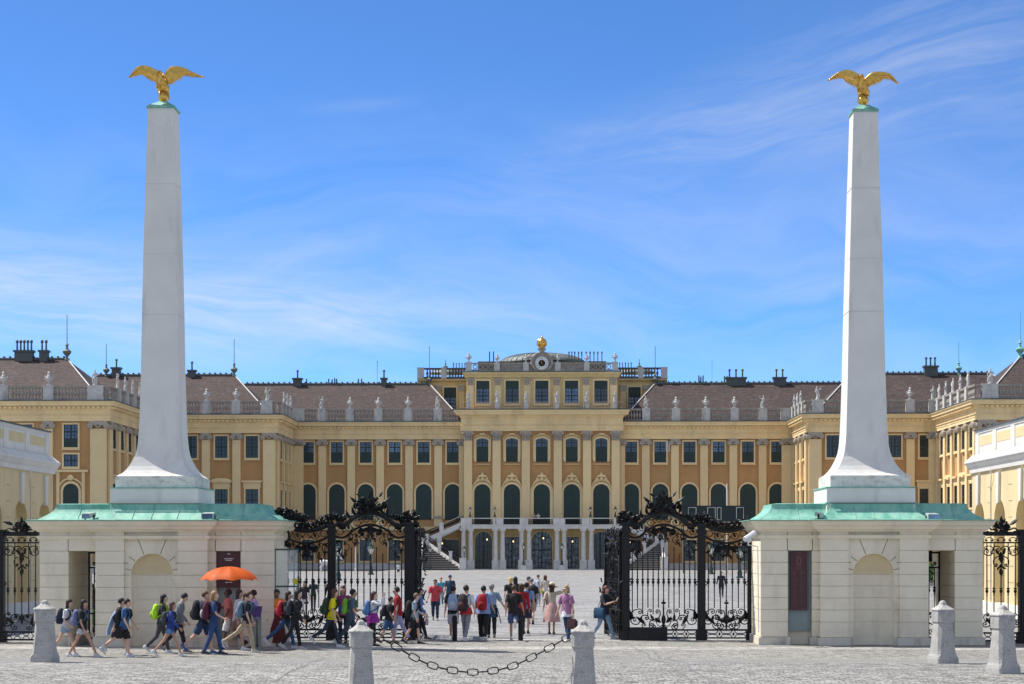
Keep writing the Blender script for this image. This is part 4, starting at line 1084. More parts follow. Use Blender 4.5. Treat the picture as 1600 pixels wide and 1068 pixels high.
    for q, py in enumerate(((285, 395, 490) if L else (296, 406, 488))):
        for (p, wq), (p_, wq_) in zip(W, W[1:]):
            pass
        import bisect
        hs = (41.5+(py-165)/(580-165)*(60-41.5)+(3.2 if py > 280 else 1.5)*.55)*(1 if L else 1-.075*min(1, max(0, (600-py)/400)))
        h = hs*s/2; z = wz(py, ocy-h); jl.sweep([(ocx-h, ocy-h), (ocx+h, ocy-h), (ocx+h, ocy+h), (ocx-h, ocy+h)], [(-.05, z-.006), (.002, z-.006), (.002, z+.006), (-.05, z+.006)], True)
    jl.build('shaft_joint', 'stain_grey', O)
    ht = 41.5*s/2*(1 if L else .925); zt2 = rings[-1][0][2]
    MB().loft([[(ocx-a, ocy-a, z), (ocx+a, ocy-a, z), (ocx+a, ocy+a, z), (ocx-a, ocy+a, z)] for z, a in ((zt2-.03, ht+.04), (zt2+.04, ht+.045), (zt2+.26, .15))]).build('cap', 'copper', O)
    return G, O, (ocx, ocy, zt2+.24), xs, Yf, Yw, Yb, zr, ze
mat('print_dim', (.20, .09, .09), .6)
mat('stain_grey', (.55, .54, .51), .9)

# gilded eagles ------------------------------------------------------
def eagle(loc, wing_l, wing_r, label, body_dx=0):
    """wings given as outlines in photo pixels relative to the globe foot: (top edge, bottom edge)"""
    E = empty('eagle_statue', loc, label, 'eagle statue', 'gilded eagles on the obelisks'); x0, y0, z0 = loc
    S = 1/48.0
    def P(x, y, z): return (x0+x, y0+y, z0+z)
    def Q(x, y, z): return P(x, y, .33+(z-.33)*.76 if z > .33 else z)
    MB().lathe(x0, y0, [(.12, z0-.03), (.15, z0+.02), (.1, z0+.05), (.17, z0+.12), (.18, z0+.2), (.16, z0+.28), (.1, z0+.35), (.03, z0+.38)], 14).build('globe', 'gold', E, smooth=True)
    b = MB()
    sp = [(0, -.0, .42, .10, .1), (-.02, .0, .55, .16, .15), (-.03, .0, .72, .2, .17), (-.05, -.03, .9, .17, .15), (-.07, -.07, 1.03, .1, .11), (-.08, -.12, 1.12, .09, .1), (-.09, -.15, 1.19, .09, .1), (-.09, -.16, 1.25, .05, .06)]
    b.loft([[Q(x+rx*math.cos(2*math.pi*j/14), y+ry*math.sin(2*math.pi*j/14), z) for j in range(14)] for x, y, z, rx, ry in sp])
    b.tube([Q(-.1, -.2, 1.2), Q(-.13, -.3, 1.18), Q(-.14, -.33, 1.11)], [.05, .035, .008], 6)
    for sgn in (-1, 1):
        b.tube([Q(.1*sgn, 0, .6), Q(.13*sgn, -.03, .45), Q(.11*sgn, -.06, .34)], [.1, .08, .035], 7)
        for t in (-.06, 0, .06): b.tube([Q(.1*sgn+t*.5, -.08, .37), Q(.1*sgn+t, -.15, .33), Q(.1*sgn+t*1.2, -.17, .26)], [.03, .022, .008], 5)
    rng = random.Random(2)
    for i in range(60):      # scale-like breast feathers
        a = rng.uniform(-2.8, -.3); z = rng.uniform(.55, .98); b.ball(Q(-.04+.19*math.cos(a), .16*math.sin(a), z), .032, .03, .05, 5, 3)
    b.build('body', 'gold', E, smooth=True)
    b = MB()
    for k in range(-3, 4): b.tube([P(.02*k, .1, .6), P(.035*k, .22, .4), P(.05*k, .3, .18)], [.03, .04, .015], 5)
    b.build('tail', 'gold', E, smooth=True)
    for nm, (top, bot) in (('wing', wing_l), ('wing', wing_r)):
        T = curve_pts([(x*S, 0, z*S) for x, z in top], 24); Bt = curve_pts([(x*S, 0, z*S) for x, z in bot], 24)
        n = min(len(T), len(Bt)); b = MB(); sg = 1 if top[-1][0] > 0 else -1
        def yy(t): return .02-.28*math.sin(t*1.9)+.1*t
        rings = []
        for i in range(n):
            t = i/(n-1); a, c = T[int(t*(len(T)-1))], Bt[int(t*(len(Bt)-1))]; m = a*.45+c*.55; y = yy(t)
            rings.append([P(a.x, y-.05*(1-t)-.02, a.z-.01), P(a.x, y+.03, a.z), P(m.x, y+.05, m.z), P(m.x, y-.03, m.z)])
        b.loft(rings)
        for i in range(n*2-1):      # covert and flight feathers
            t = i/(n*2-2); a, c = T[min(len(T)-1, int(t*(len(T)-1)))], Bt[min(len(Bt)-1, int(t*(len(Bt)-1)))]; y = yy(t); q = .8+.2*((i*7) % 5)/5
            fx = sg*.05*t
            p0 = a*.62+c*.38; b.tube([P(a.x*.9+p0.x*.1, y-.05, a.z*.85+p0.z*.15), P(p0.x+fx*.3, y-.06, p0.z)], [.03, .028], 5, ry=[.02, .012])
            e = a*(1-q)+c*q; b.tube([P(p0.x, y-.03, p0.z), P((p0.x+e.x)/2+fx, y-.02, (p0.z+e.z)/2), P(e.x+fx, y+.02, e.z)], [.034, .032, .01], 5, ry=[.02, .015, .006])
        b.tube([P(p.x, yy(i/(len(T)-1))-.03, p.z) for i, p in enumerate(T)], [.05-.035*i/len(T) for i in range(len(T))], 6)
        b.build(nm, 'gold', E, smooth=True)
    return E
GL = gatehouse(-1); GR = gatehouse(1)
def rel(pts, ox, oz, k=6.675): return [((x-ox)/k, (oz-z)/k) for x, z in pts]
eagle(GL[2], (rel([(470, 370), (430, 305), (350, 265), (280, 255), (215, 280), (150, 360)], 495, 632), rel([(455, 440), (430, 430), (380, 420), (330, 382), (290, 352), (230, 368), (152, 370)], 495, 632)),
      (rel([(505, 350), (545, 300), (600, 265), (700, 272), (820, 325), (925, 368)], 495, 632), rel([(520, 440), (580, 452), (630, 430), (680, 405), (710, 365), (790, 378), (925, 372)], 495, 632)),
      'gilded eagle on the left obelisk, its right-hand wing stretched out straight')
eagle(GR[2], (rel([(485, 365), (440, 300), (350, 262), (280, 265), (200, 300), (125, 358)], 505, 632), rel([(470, 440), (430, 445), (370, 425), (320, 395), (285, 350), (220, 355), (128, 362)], 505, 632)),
      (rel([(520, 350), (560, 310), (620, 282), (700, 284), (790, 310), (858, 395)], 505, 632), rel([(540, 440), (590, 425), (660, 405), (700, 362), (770, 372), (856, 398)], 505, 632)),
      'gilded eagle on the right obelisk, both wings drooping at their tips')

# floodlights on the copper roofs and the camera -------------------------
def floodlight(px, py, Y, lab, rz):
    o = at(px, py, Y); F = empty('floodlight', (o.x, Y, o.z-.2), lab, 'floodlight', 'floodlights on the gatehouse roofs', rz)
    def B(b, n, m):
        me = b.mesh(n, m); return inst(n, me, F, (0, 0, 0))
    B(MB().loft([[(-.2, -.16, z0), (.2, -.16, z0), (.17, .12, z1), (-.17, .12, z1)] for z0, z1 in ((.13, .2), (.3, .34))]), 'housing', 'floodlight_grey')
    B(MB().loft([[(-.17, -.185, .14), (.17, -.185, .14), (.17, -.161, .285), (-.17, -.161, .285)], [(-.17, -.16, .14), (.17, -.16, .14), (.17, -.155, .285), (-.17, -.155, .285)]]), 'glass', 'glass_blue')
    B(MB().box(-.22, -.2, -.03, .03, 0, .26).box(.2, .22, -.03, .03, 0, .26).box(-.22, .22, -.05, .05, -.02, .01).box(.1, .3, -.0, .12, -.02, .12), 'bracket', 'black_iron')
mat('floodlight_grey', (.42, .46, .42), .5, var=.2, vscale=4)
floodlight(140, 806, 57.95, 'grey floodlight near the left end of the left gatehouse roof', R(-35))
floodlight(326, 806, 57.95, 'grey floodlight on the left gatehouse roof above the umbrella', R(-5))
floodlight(1279, 805, 59.3, 'dark floodlight seen side-on on the right gatehouse roof', R(80))
floodlight(1456, 807, 59.3, 'pale floodlight on the right gatehouse roof above the passage', R(12))
def cctv():
    a = at(1170, 838, 58.9); b0 = at(1182, 850, 59.4)
    C = empty('security_camera', (b0.x, 59.5, b0.z-.1), 'white security camera on the inner corner of the right gatehouse', 'security camera')
    MB().tube([(a.x-.17, 58.6, a.z-.08), (a.x+.2, 59.0, a.z+.14)], .085, 8, ry=.075).build('body', 'white_paint', C)
    MB().tube([(a.x, 58.85, a.z), (a.x-.02, 58.9, a.z-.26), (b0.x-.05, 59.3, b0.z-.04), (b0.x+.06, 59.6, b0.z-.06), (b0.x+.1, 59.62, .4)], .022, 6).ball((a.x, 58.85, a.z-.1), .09, n=8, m=5).build('bracket', 'white_paint', C)
cctv()

# ------------------------------------------------------------------ wrought iron
def spiral(cx, cz, r, a0, turns, sgn=1, n=16, shrink=.12):
    """spiral starting on the outside at angle a0 and winding inwards"""
    return [(cx+r*(1-(1-shrink)*i/n)*math.cos(a0+sgn*turns*2*math.pi*i/n), cz+r*(1-(1-shrink)*i/n)*math.sin(a0+sgn*turns*2*math.pi*i/n)) for i in range(n+1)]
def scroll(b, p0, p1, r0, r1, bend, y=0, th=.022, s_shape=False, flip=1):
    """C or S scroll from p0 to p1 with a curl at each end"""
    P0, P1 = Vector(p0), Vector(p1); d = P1-P0; L = d.length; u = d/L; nrm = Vector((-u.y, u.x))*flip
    body = []
    for i in range(9):
        t = i/8; off = bend*L*(math.sin(math.pi*t) if not s_shape else math.sin(2*math.pi*t)*.6); q = P0+d*t+nrm*off; body.append((q.x, q.y))
    def curl(p, tdir, r, side):
        c = p+Vector((-tdir.y, tdir.x))*side*r; a = math.atan2((p-c).y, (p-c).x)
        return spiral(c.x, c.y, r, a, 1.15, side)
    t0 = (Vector(body[0])-Vector(body[1])).normalized(); t1 = (Vector(body[-1])-Vector(body[-2])).normalized()
    s0 = 1*flip; s1 = -1*flip if not s_shape else 1*flip
    c0 = curl(Vector(body[0]), t0, r0, s0) if r0 else []; c1 = curl(Vector(body[-1]), t1, r1, s1) if r1 else []
    pts = list(reversed(c0))+body[1:-1]+c1 if c0 or c1 else body
    n = len(pts); rad = [th*.86*(.7+.35*math.sin(math.pi*i/(n-1))) for i in range(n)]
    b.tube([(x, y, z) for x, z in pts], rad, 4)
    for c in (c0, c1):
        if c: b.ball((c[-1][0], y, c[-1][1]), th*1.5, th*1.2, th*1.5, 5, 3)
def leaf(b, x, z, ang, L, w, y=0, th=.03, bow=.2):
    """curled acanthus leaf in the plane of the ironwork, bulging to the front"""
    c, s = math.cos(ang), math.sin(ang); rings = []
    for t, q in ((0, .25), (.25, .9), (.5, 1), (.75, .6), (1, .05)):
        cx_ = L*t; cz_ = bow*L*t*t; px_, pz_ = x+c*cx_-s*cz_, z+s*cx_+c*cz_; h = w*q/2; nx, nz = -s*h, c*h; yo = y-L*.35*t*t
        rings.append([(px_-nx, yo+th, pz_-nz), (px_, yo-th, pz_), (px_+nx, yo+th, pz_+nz), (px_, yo+th*1.6, pz_)])
    b.loft(rings)
def cluster(b, x, z, w, h, n, seed, y=0):
    """dense leafy boss"""
    rng = random.Random(seed)
    for i in range(n):
        a = rng.uniform(-.3, math.pi+.3); rr = rng.random()**.6
        lx, lz = x+w/2*.55*rr*math.cos(a), z+h*.62*rr*math.sin(a)
        leaf(b, lx, lz, a+rng.uniform(-.5, .5), rng.uniform(.16, .34)*min(1, h*1.4), rng.uniform(.07, .15), y+rng.uniform(-.14, .06), .02, rng.uniform(-.5, .5))
    for i in range(n//5):
        a = rng.uniform(0, math.pi); b.ball((x+w*.28*math.cos(a), y-.05, z+h*.5*math.sin(a)), .06, .06, .06, 6, 4)
    for i in range(4):
        a = R(20+140*i/3); scroll(b, (x, z), (x+w*.5*math.cos(a), z+h*.8*math.sin(a)), .04, .06, .25, y-.03, .02, flip=1 if i % 2 else -1)
def band(b, pts, hh, y0=-.06, y1=.06):
    """solid moulded rail following a curve"""
    rings = []; n = len(pts)
    for i, (x, z) in enumerate(pts):
        t = (Vector(pts[min(i+1, n-1)])-Vector(pts[max(i-1, 0)])).normalized(); nx, nz = -t.y*hh/2, t.x*hh/2
        rings.append([(x-nx, y0, z-nz), (x, y0-.03, z), (x+nx, y0, z+nz), (x+nx, y1, z+nz), (x, y1+.03, z), (x-nx, y1, z-nz)])
    b.loft(rings)
def post(parent, x, Y, w, zt, nm='post', seed=0):
    b = MB().box(x-w/2, x+w/2, Y-w/2, Y+w/2, 0, zt).box(x-w/2-.05, x+w/2+.05, Y-w/2-.05, Y+w/2+.05, -.02, .32)
    b.box(x-w/2-.03, x+w/2+.03, Y-w/2-.03, Y+w/2+.03, zt-.25, zt-.12).box(x-w/2-.05, x+w/2+.05, Y-w/2-.05, Y+w/2+.05, zt, zt+.08)
    for z0, z1 in ((.45, 1.6), (1.85, zt-.5)): b.box(x-w/2+.05, x+w/2-.05, Y-w/2-.018, Y-w/2-.001, z0, z1)
    for sg in (-1, 1):
        b.tube([(x+sg*(w/2), Y, 2.05), (x+sg*(w/2+.07), Y, 1.98), (x+sg*(w/2+.02), Y, 1.9)], .018, 4)
    return b.build(nm, 'black_iron', parent)
def bar_mesh(z0, z1, zc):
    b = MB().lathe(0, 0, [(.019, z0), (.019, zc-.16), (.03, zc-.13), (.02, zc-.09), (.052, zc-.02), (.05, zc+.02), (.022, zc+.06), (.06, zc+.075), (.06, zc+.1), (.022, zc+.11), (.019, z1)], 6)
    return b.mesh('bar', 'black_iron', smooth=False)
def top_curve(x0, x1, kind, z_end, z_mid):
    n = 20; out = []
    for i in range(n+1):
        t = i/n; x = x0+(x1-x0)*t
        if kind == 'hump': z = z_end+(z_mid-z_end)*(.5-.5*math.cos(2*math.pi*t))**1.0-.10*math.sin(math.pi*min(1, t*4))*(t < .25)-.10*math.sin(math.pi*min(1, (1-t)*4))*(t > .75)
        else: z = z_end+(z_mid-z_end)*math.sin(math.pi*t)**.8
        out.append((x, z))
    return out
def iron_bay(parent, x0, x1, Y, kind, nb, seed, box=None):
    """one bay of ornate ironwork between two posts, with its curved overthrow"""
    cx = (x0+x1)/2; W = x1-x0; dip = 3.52 if kind == 'hump' else 3.5
    up = top_curve(x0, x1, kind, 4.02 if kind == 'hump' else 4.0, 4.42 if kind == 'hump' else 3.78)
    lo = [(x, z-.42) for x, z in up]
    M = lambda b: [tuple((p[0], p[1]+Y, p[2])) for p in b.v]
    def fin(b, nm, par=parent): b.v = M(b); return b.build(nm, 'black_iron', par)
    b = MB(); band(b, up, .155); band(b, lo, .08, -.04, .04); tr = fin(b, 'overthrow_rail')
    zof = lambda x: min(lo, key=lambda p: abs(p[0]-x))[1]
    b = MB()
    k = max(4, int(W/.27))
    for i in range(k):      # lens-shaped links and curls between the two rails
        x = x0+W*(i+.5)/k; z = zof(x)+.2; w = W/k
        b.tube([(x-w*.45, 0, z), (x-w*.2, 0, z+.1), (x+w*.2, 0, z+.1), (x+w*.45, 0, z)], .015, 4); b.tube([(x-w*.45, 0, z), (x-w*.2, 0, z-.1), (x+w*.2, 0, z-.1), (x+w*.45, 0, z)], .015, 4)
        if i % 2: leaf(b, x, z-.05, R(90), .18, .1)
        b.ball((x+w/2, 0, z), .03, .03, .03, 5, 3)
    fin(b, 'rail_links')
    # hanging scroll fringe under the lower rail
    b = MB(); zl = min(p[1] for p in lo)
    m = 6 if kind == 'hump' else 4
    for i in range(m):
        xa = x0+W*i/m+.04; xb = x0+W*(i+1)/m-.04; xm = (xa+xb)/2; zt = zof(xm)-.02; depth = .62 if i in (0, m-1) else .42
        f = 1 if i < m/2 else -1
        scroll(b, (xm-f*.12, zt-.10), (xm+f*.08, zt-depth), .10, .085, .28, 0, .02, True, f)
        scroll(b, (xa+.08, zt-.08), (xb-.08, zt-.10), .055, .055, -.22, 0, .018, False, 1)
        scroll(b, (xm+f*.16, zt-.16), (xm+f*.18, zt-.46), .06, .06, .35, 0, .015, False, f)
        leaf(b, xm, zt-depth*.6, R(200 if f > 0 else -20), .22, .1); leaf(b, xm+f*.05, zt-depth*.9, R(-90), .2, .08)
    leaf(b, cx, zof(cx)-.05, R(-90), .42, .2); leaf(b, cx-.05, zof(cx)-.1, R(-140), .34, .14, bow=-.3); leaf(b, cx+.05, zof(cx)-.1, R(-40), .34, .14)
    for sg in (-1, 1): scroll(b, (cx+sg*.06, zof(cx)-.06), (cx+sg*.38, zof(cx)-.22), .05, .08, .3, 0, .022, False, sg)
    fin(b, 'upper_scrollwork')
    # bars
    zc = 2.02
    me1 = bar_mesh(1.12, 3.0, zc); me2 = bar_mesh(.9, 3.22, zc); o = ORG[parent.name]
    for i in range(nb):
        x = x0+W*(i+.5)/nb
        inst('bar', me1 if i % 2 else me2, parent, (x-o.x, Y-o.y, -o.z))
    # lower scrollwork
    b = MB(); z0 = .36
    h = W/2
    for f in (-1, 1):
        def q(u): return cx+f*u*h
        scroll(b, (q(.10), z0+.62), (q(.42), z0+.12), .09, .13, .22, 0, .022, True, -f)
        scroll(b, (q(.46), z0+.66), (q(.24), z0+.30), .08, .07, .3, 0, .018, False, f)
        scroll(b, (q(.88), z0+.2), (q(.5), z0+.5), .14, .09, .25, 0, .022, True, f)
        scroll(b, (q(.72), z0+.72), (q(.93), z0+.42), .10, .05, .3, 0, .02, False, f)
        scroll(b, (q(.62), z0+.10), (q(.30), z0+.1), .09, .09, .3, 0, .02, False, f)
        scroll(b, (q(.2), z0+.38), (q(.06), z0+.1), .06, .05, .25, 0, .016, False, f)
        leaf(b, q(.55), z0+.2, R(90-f*40), .42, .13); leaf(b, q(.3), z0+.32, R(90-f*15), .26, .1); leaf(b, q(.95), z0+.35, R(90), .36, .16); leaf(b, q(.08), z0+.25, R(90-f*50), .28, .12); leaf(b, q(.7), z0+.3, R(90+f*30), .22, .09)
    b.tube([(cx, 0, z0), (cx, 0, z0+.85)], .03, 5); b.ball((cx, 0, z0+.93), .09, .06, .05, 8, 4); b.ball((cx, 0, z0+.35), .08, .06, .18, 8, 5); leaf(b, cx, z0+.95, R(90), .15, .06, bow=0)
    fin(b, 'lower_scrollwork')
    b = MB().box(x0, x1, -.03, .03, .33, .39).box(x0, x1, -.03, .03, .06, .11)
    k = max(3, round(W/.42))
    for i in range(k):
        a, c = x0+W*i/k, x0+W*(i+1)/k; mm = (a+c)/2; w = (c-a)
        for zz, sg in ((.11, 1), (.33, -1)): b.tube([(a+w*.08, 0, zz), (a+w*.22, 0, zz+sg*.085), (mm, 0, zz+sg*.10), (c-w*.22, 0, zz+sg*.085), (c-w*.08, 0, zz)], .016, 4)
        b.ball((a, 0, .22), .045, .03, .06, 5, 3)
    fin(b, 'bottom_rail')
    # crest
    b = MB()
    zt = lambda x: min(up, key=lambda p: abs(p[0]-x))[1]
    if kind == 'hump':
        cluster(b, cx, zt(cx)+.1, 1.05, .58, 52, seed, -.05); cluster(b, cx, zt(cx)-.02, .8, .25, 24, seed+5)
        for f in (-1, 1):
            scroll(b, (cx+f*.35, zt(cx)+.12), (cx+f*h*.9, zt(cx+f*h*.85)+.1), .16, .16, .12, 0, .05, True, -f)
            scroll(b, (cx+f*.4, zt(cx)+.05), (cx+f*h*.72, zt(cx+f*h*.7)+.32), .12, .1, -.2, 0, .035, False, f)
            for t in (.3, .45, .6, .75, .9): leaf(b, cx+f*h*t, zt(cx+f*h*t)+.12, R(90-f*(20+30*t)), .3, .12, bow=.3*f)
            leaf(b, cx+f*.45, zt(cx)+.36, R(90-f*75), .30, .12, bow=.4*f); leaf(b, cx+f*.28, zt(cx)+.55, R(90-f*55), .24, .10)
        leaf(b, cx, zt(cx)+.56, R(75), .26, .15, bow=.3)
    else:
        cluster(b, cx, zt(cx)+.06, .7, .3, 30, seed)
        for f in (-1, 1):
            scroll(b, (cx+f*.2, zt(cx)+.1), (cx+f*h*.95, zt(cx+f*h*.9)+.16), .12, .12, .15, 0, .04, True, -f)
            for t in (.35, .6, .85): leaf(b, cx+f*h*t, zt(cx+f*h*t)+.1, R(90-f*30), .3, .13); leaf(b, cx+f*h*t, zt(cx+f*h*t)+.14, R(90+f*20), .24, .1)
    fin(b, 'crest')
    if box: 
        MB().box(box[0], box[1], Y-.3, Y-.12, .02, .46).build('base_box', 'black_iron', parent)
def post_crest(parent, x, Y, z, seed, w=.62, h=.5):
    b = MB(); cluster(b, x, z, w, h, 34, seed); b.v = [(p[0], p[1]+Y, p[2]) for p in b.v]; b.build('post_crest', 'black_iron', parent)
YG = 62.4
def gate_side(L):
    Y = YG
    if L: e0, pa, pb, pm = wx(442, Y), wx(518.5, Y), wx(640, Y), .36
    else: e0, pa, pb, pm = wx(1171, Y), wx(1096, Y), wx(978, Y), .28
    F = empty('iron_fence', ((e0+pb)/2, Y, 0), 'ornate black wrought iron screen between the %s gatehouse and the open gateway' % ('left' if L else 'right'), 'iron fence', 'ornate iron screens of the gate')
    w = .27
    post(F, pa, Y, w, 3.95); post(F, pb, Y, .34 if L else .26, 4.0); post(F, e0, Y, .14, 3.6)
    xs = sorted((e0, pa, pb))
    na, nw = 7, 13
    if L: iron_bay(F, e0+.07, pa-w/2, Y, 'dip', na, 11); iron_bay(F, pa+w/2, pb-.17, Y, 'hump', 11, 12)
    else: iron_bay(F, pa+w/2, e0-.07, Y, 'dip', na, 13); iron_bay(F, pb+.13, pa-w/2, Y, 'hump', nw, 14, (wx(983, Y), wx(1042, Y)))
    post_crest(F, pa, Y, 4.05, 21, .85, .42); post_crest(F, pb, Y, 4.08, 22, .7, .5)
    if L: post_crest(F, e0+.35, Y, 4.05, 23, 1.0, .35); post_crest(F, e0-.15, Y, 4.3, 24, .9, .3)
    if L:
        b = MB(); q = lambda px, py: (wx(px, 60.6), wz(py, 60.6))
        for px, py, w_, h_, sd in ((441, 797, .5, .3, 71), (455, 803, .7, .35, 72), (470, 808, .6, .3, 73)): x, z = q(px, py); cluster(b, x, z-.1, w_, h_, 30, sd)
        scroll(b, q(446, 822), q(440, 852), .16, .14, .3, 0, .05, False, 1); scroll(b, q(452, 815), q(470, 826), .1, .12, .25, 0, .045, True, 1)
        for k in range(7): x, z = q(441+k*.8, 822+5*k); leaf(b, x, z, R(60+50*k), .26, .12)
        b.tube([(*q(438, 856)[:1], 0, q(438, 856)[1]), (q(446, 812)[0], 0, q(446, 812)[1]), (q(474, 820)[0], 0, q(474, 820)[1])], .04, 5)
        b.v = [(p[0], p[1]+60.6, p[2]) for p in b.v]; b.build('wall_bracket', 'black_iron', F)
    return F
gate_side(True); gate_side(False)
def gate_leaf(L):
    """heavy open leaf swung back into the courtyard"""
    x0, y0 = (wx(648.5, YG), YG+.1) if L else (wx(971.5, YG), YG+.1)
    x1, y1 = (x0-.12, y0+3.55) if L else (wx(947.5, YG+3.6), y0+3.5)
    ang = math.atan2(y1-y0, x1-x0); Lg = math.hypot(x1-x0, y1-y0)
    F = empty('gate_leaf', (x0, y0, 0), 'open black iron gate leaf folded back at the %s edge of the gateway' % ('left' if L else 'right'), 'gate', 'open leaves of the main gate', ang)
    def B(b, n): inst(n, b.mesh(n, 'black_iron'), F, (0, 0, 0))
    b = MB()
    for x in (.08, Lg-.08): b.box(x-.08, x+.08, -.09, .09, .05, 3.75)
    b.box(0, Lg, -.05, .05, .1, .2).box(0, Lg, -.05, .05, 1.0, 1.07).box(0, Lg, -.05, .05, 3.3, 3.4); B(b, 'frame')
    b = MB(); band(b, top_curve(0, Lg, 'dip', 3.75, 3.5), .14); B(b, 'top_rail')
    me = bar_mesh(.2, 3.35, 2.0)
    for i in range(13): inst('bar', me, F, (Lg*(i+1)/14, 0, 0))
    b = MB(); rng = random.Random(31)
    for i in range(5):
        x = .35+.68*i
        for z, hh in ((.6, .38), (3.0, .3), (1.5, .35)):
            f = 1 if i % 2 else -1
            scroll(b, (x-.12, z-hh), (x+.12, z+hh), .1, .1, .25, -.02, .022, True, f); leaf(b, x, z, R(60*f+90), .3, .14, -.02); leaf(b, x, z-.1, R(-90+40*f), .28, .12, .05)
            for k in range(6): leaf(b, x+rng.uniform(-.2, .2), z+rng.uniform(-hh, hh), rng.uniform(0, 6.28), .26, .1, rng.uniform(-.22, .22), .02, .4)
    for z in [0.4+.17*i for i in range(20)]:
        for x in (.06, Lg-.06, Lg*.5):
            a = rng.uniform(0, 6.28); leaf(b, x, z, a, .24, .11, rng.uniform(-.26, .12), .02, .5); leaf(b, x, z, a+2, .2, .1, rng.uniform(0, .26), .02, .5)
    B(b, 'scrollwork')
    b = MB()
    for i in range(4): cluster(b, .3+i*.95, 3.62, .75, .32, 24, 40+i, -.05); cluster(b, .2+i*.95, 3.6, .6, .3, 18, 50+i, .12)
    B(b, 'crest')
gate_leaf(True); gate_leaf(False)
# plain side fences beyond the gatehouses, and grilles closing the two passages
def side_fence(L):
    Y = 60.6; sg = -1 if L else 1
    xe = wx(61 if L else 1536.5, Y); xp = wx(1 if L else 1598, Y); xo = xp+sg*1.55
    F = empty('iron_fence', (xp, Y, 0), 'black iron fence bay with flat beam and scroll crest at the far %s edge' % ('left' if L else 'right'), 'iron fence')
    post(F, xp, Y, .26, wz(830, Y)); post(F, xo, Y, .26, wz(830, Y))
    zb = wz(833, Y)
    for bi, (a, c) in enumerate(((xp-sg*.13, xe), (xo-sg*.13, xp+sg*.13))):
        x0, x1 = sorted((a, c)); W = x1-x0; cx = (x0+x1)/2
        def fin(b, nm): b.v = [(p[0], p[1]+Y, p[2]) for p in b.v]; b.build(nm, 'black_iron', F)
        fin(MB().box(x0, x1, -.05, .05, zb-.07, zb+.07).box(x0, x1, -.03, .03, zb-.32, zb-.27), 'top_rail')
        b = MB(); z = zb-.3
        for i in range(3): scroll(b, (x0+W*(i+.2)/3, z+.13), (x0+W*(i+.8)/3, z+.13), .05, .05, .2, 0, .016, False, 1)
        for f in (-1, 1):
            scroll(b, (cx+f*.1, z-.12), (cx+f*W*.4, z-.42), .1, .12, .25, 0, .022, True, f); scroll(b, (cx+f*.07, z-.45), (cx+f*.24, z-.75), .09, .07, .28, 0, .02, False, f)
            scroll(b, (cx+f*W*.42, z-.12), (cx+f*W*.2, z-.3), .07, .07, .3, 0, .018, False, -f); leaf(b, cx+f*.06, z-.4, R(90-f*30), .24, .1)
        leaf(b, cx, z-.3, R(-90), .45, .16, bow=0); leaf(b, cx, z-.85, R(-90), .3, .14, bow=0); leaf(b, cx-.04, z-.8, R(-140), .16, .08); leaf(b, cx+.04, z-.8, R(-40), .16, .08)
        b.ball((cx, 0, z-.78), .07, n=6, m=4); fin(b, 'upper_scrollwork')
        me = bar_mesh(.9, zb-.3, 1.75); me2 = bar_mesh(.9, zb-1.1, 1.75); o = ORG[F.name]
        for i in range(5): inst('bar', me2 if i == 2 else me, F, (x0+W*(i+.5)/5-o.x, 0, 0))
        b = MB(); z0 = .4
        for f in (-1, 1):
            scroll(b, (cx+f*.08, z0+.5), (cx+f*W*.3, z0+.1), .08, .11, .25, 0, .022, True, -f); scroll(b, (cx+f*W*.42, z0+.15), (cx+f*W*.2, z0+.55), .1, .08, .25, 0, .022, True, f)
            scroll(b, (cx+f*W*.4, z0+.6), (cx+f*W*.45, z0+.35), .06, .05, .3, 0, .018, False, f); leaf(b, cx+f*W*.25, z0+.2, R(90-f*30), .36, .12)
        b.ball((cx, 0, z0+.4), .06, .04, .2, 6, 4); fin(b, 'lower_scrollwork')
        b = MB().box(x0, x1, -.03, .03, .32, .38).box(x0, x1, -.03, .03, .06, .12)
        for i in range(4):
            a_, c_ = x0+W*i/4, x0+W*(i+1)/4; w = c_-a_
            for zz, s_ in ((.12, 1), (.32, -1)): b.tube([(a_+w*.1, 0, zz), (a_+w*.3, 0, zz+s_*.08), (c_-w*.3, 0, zz+s_*.08), (c_-w*.1, 0, zz)], .016, 4)
        fin(b, 'bottom_rail')
        b = MB(); cluster(b, cx, zb+.08, .6, .45, 26, 60+bi)
        for f in (-1, 1): scroll(b, (cx+f*.15, zb+.22), (cx+f*W*.46, zb+.1), .08, .09, .25, 0, .03, True, -f); leaf(b, cx+f*.3, zb+.3, R(90-f*60), .34, .12)
        leaf(b, cx, zb+.33, R(75), .26, .14, bow=.3); fin(b, 'crest')
side_fence(True); side_fence(False)
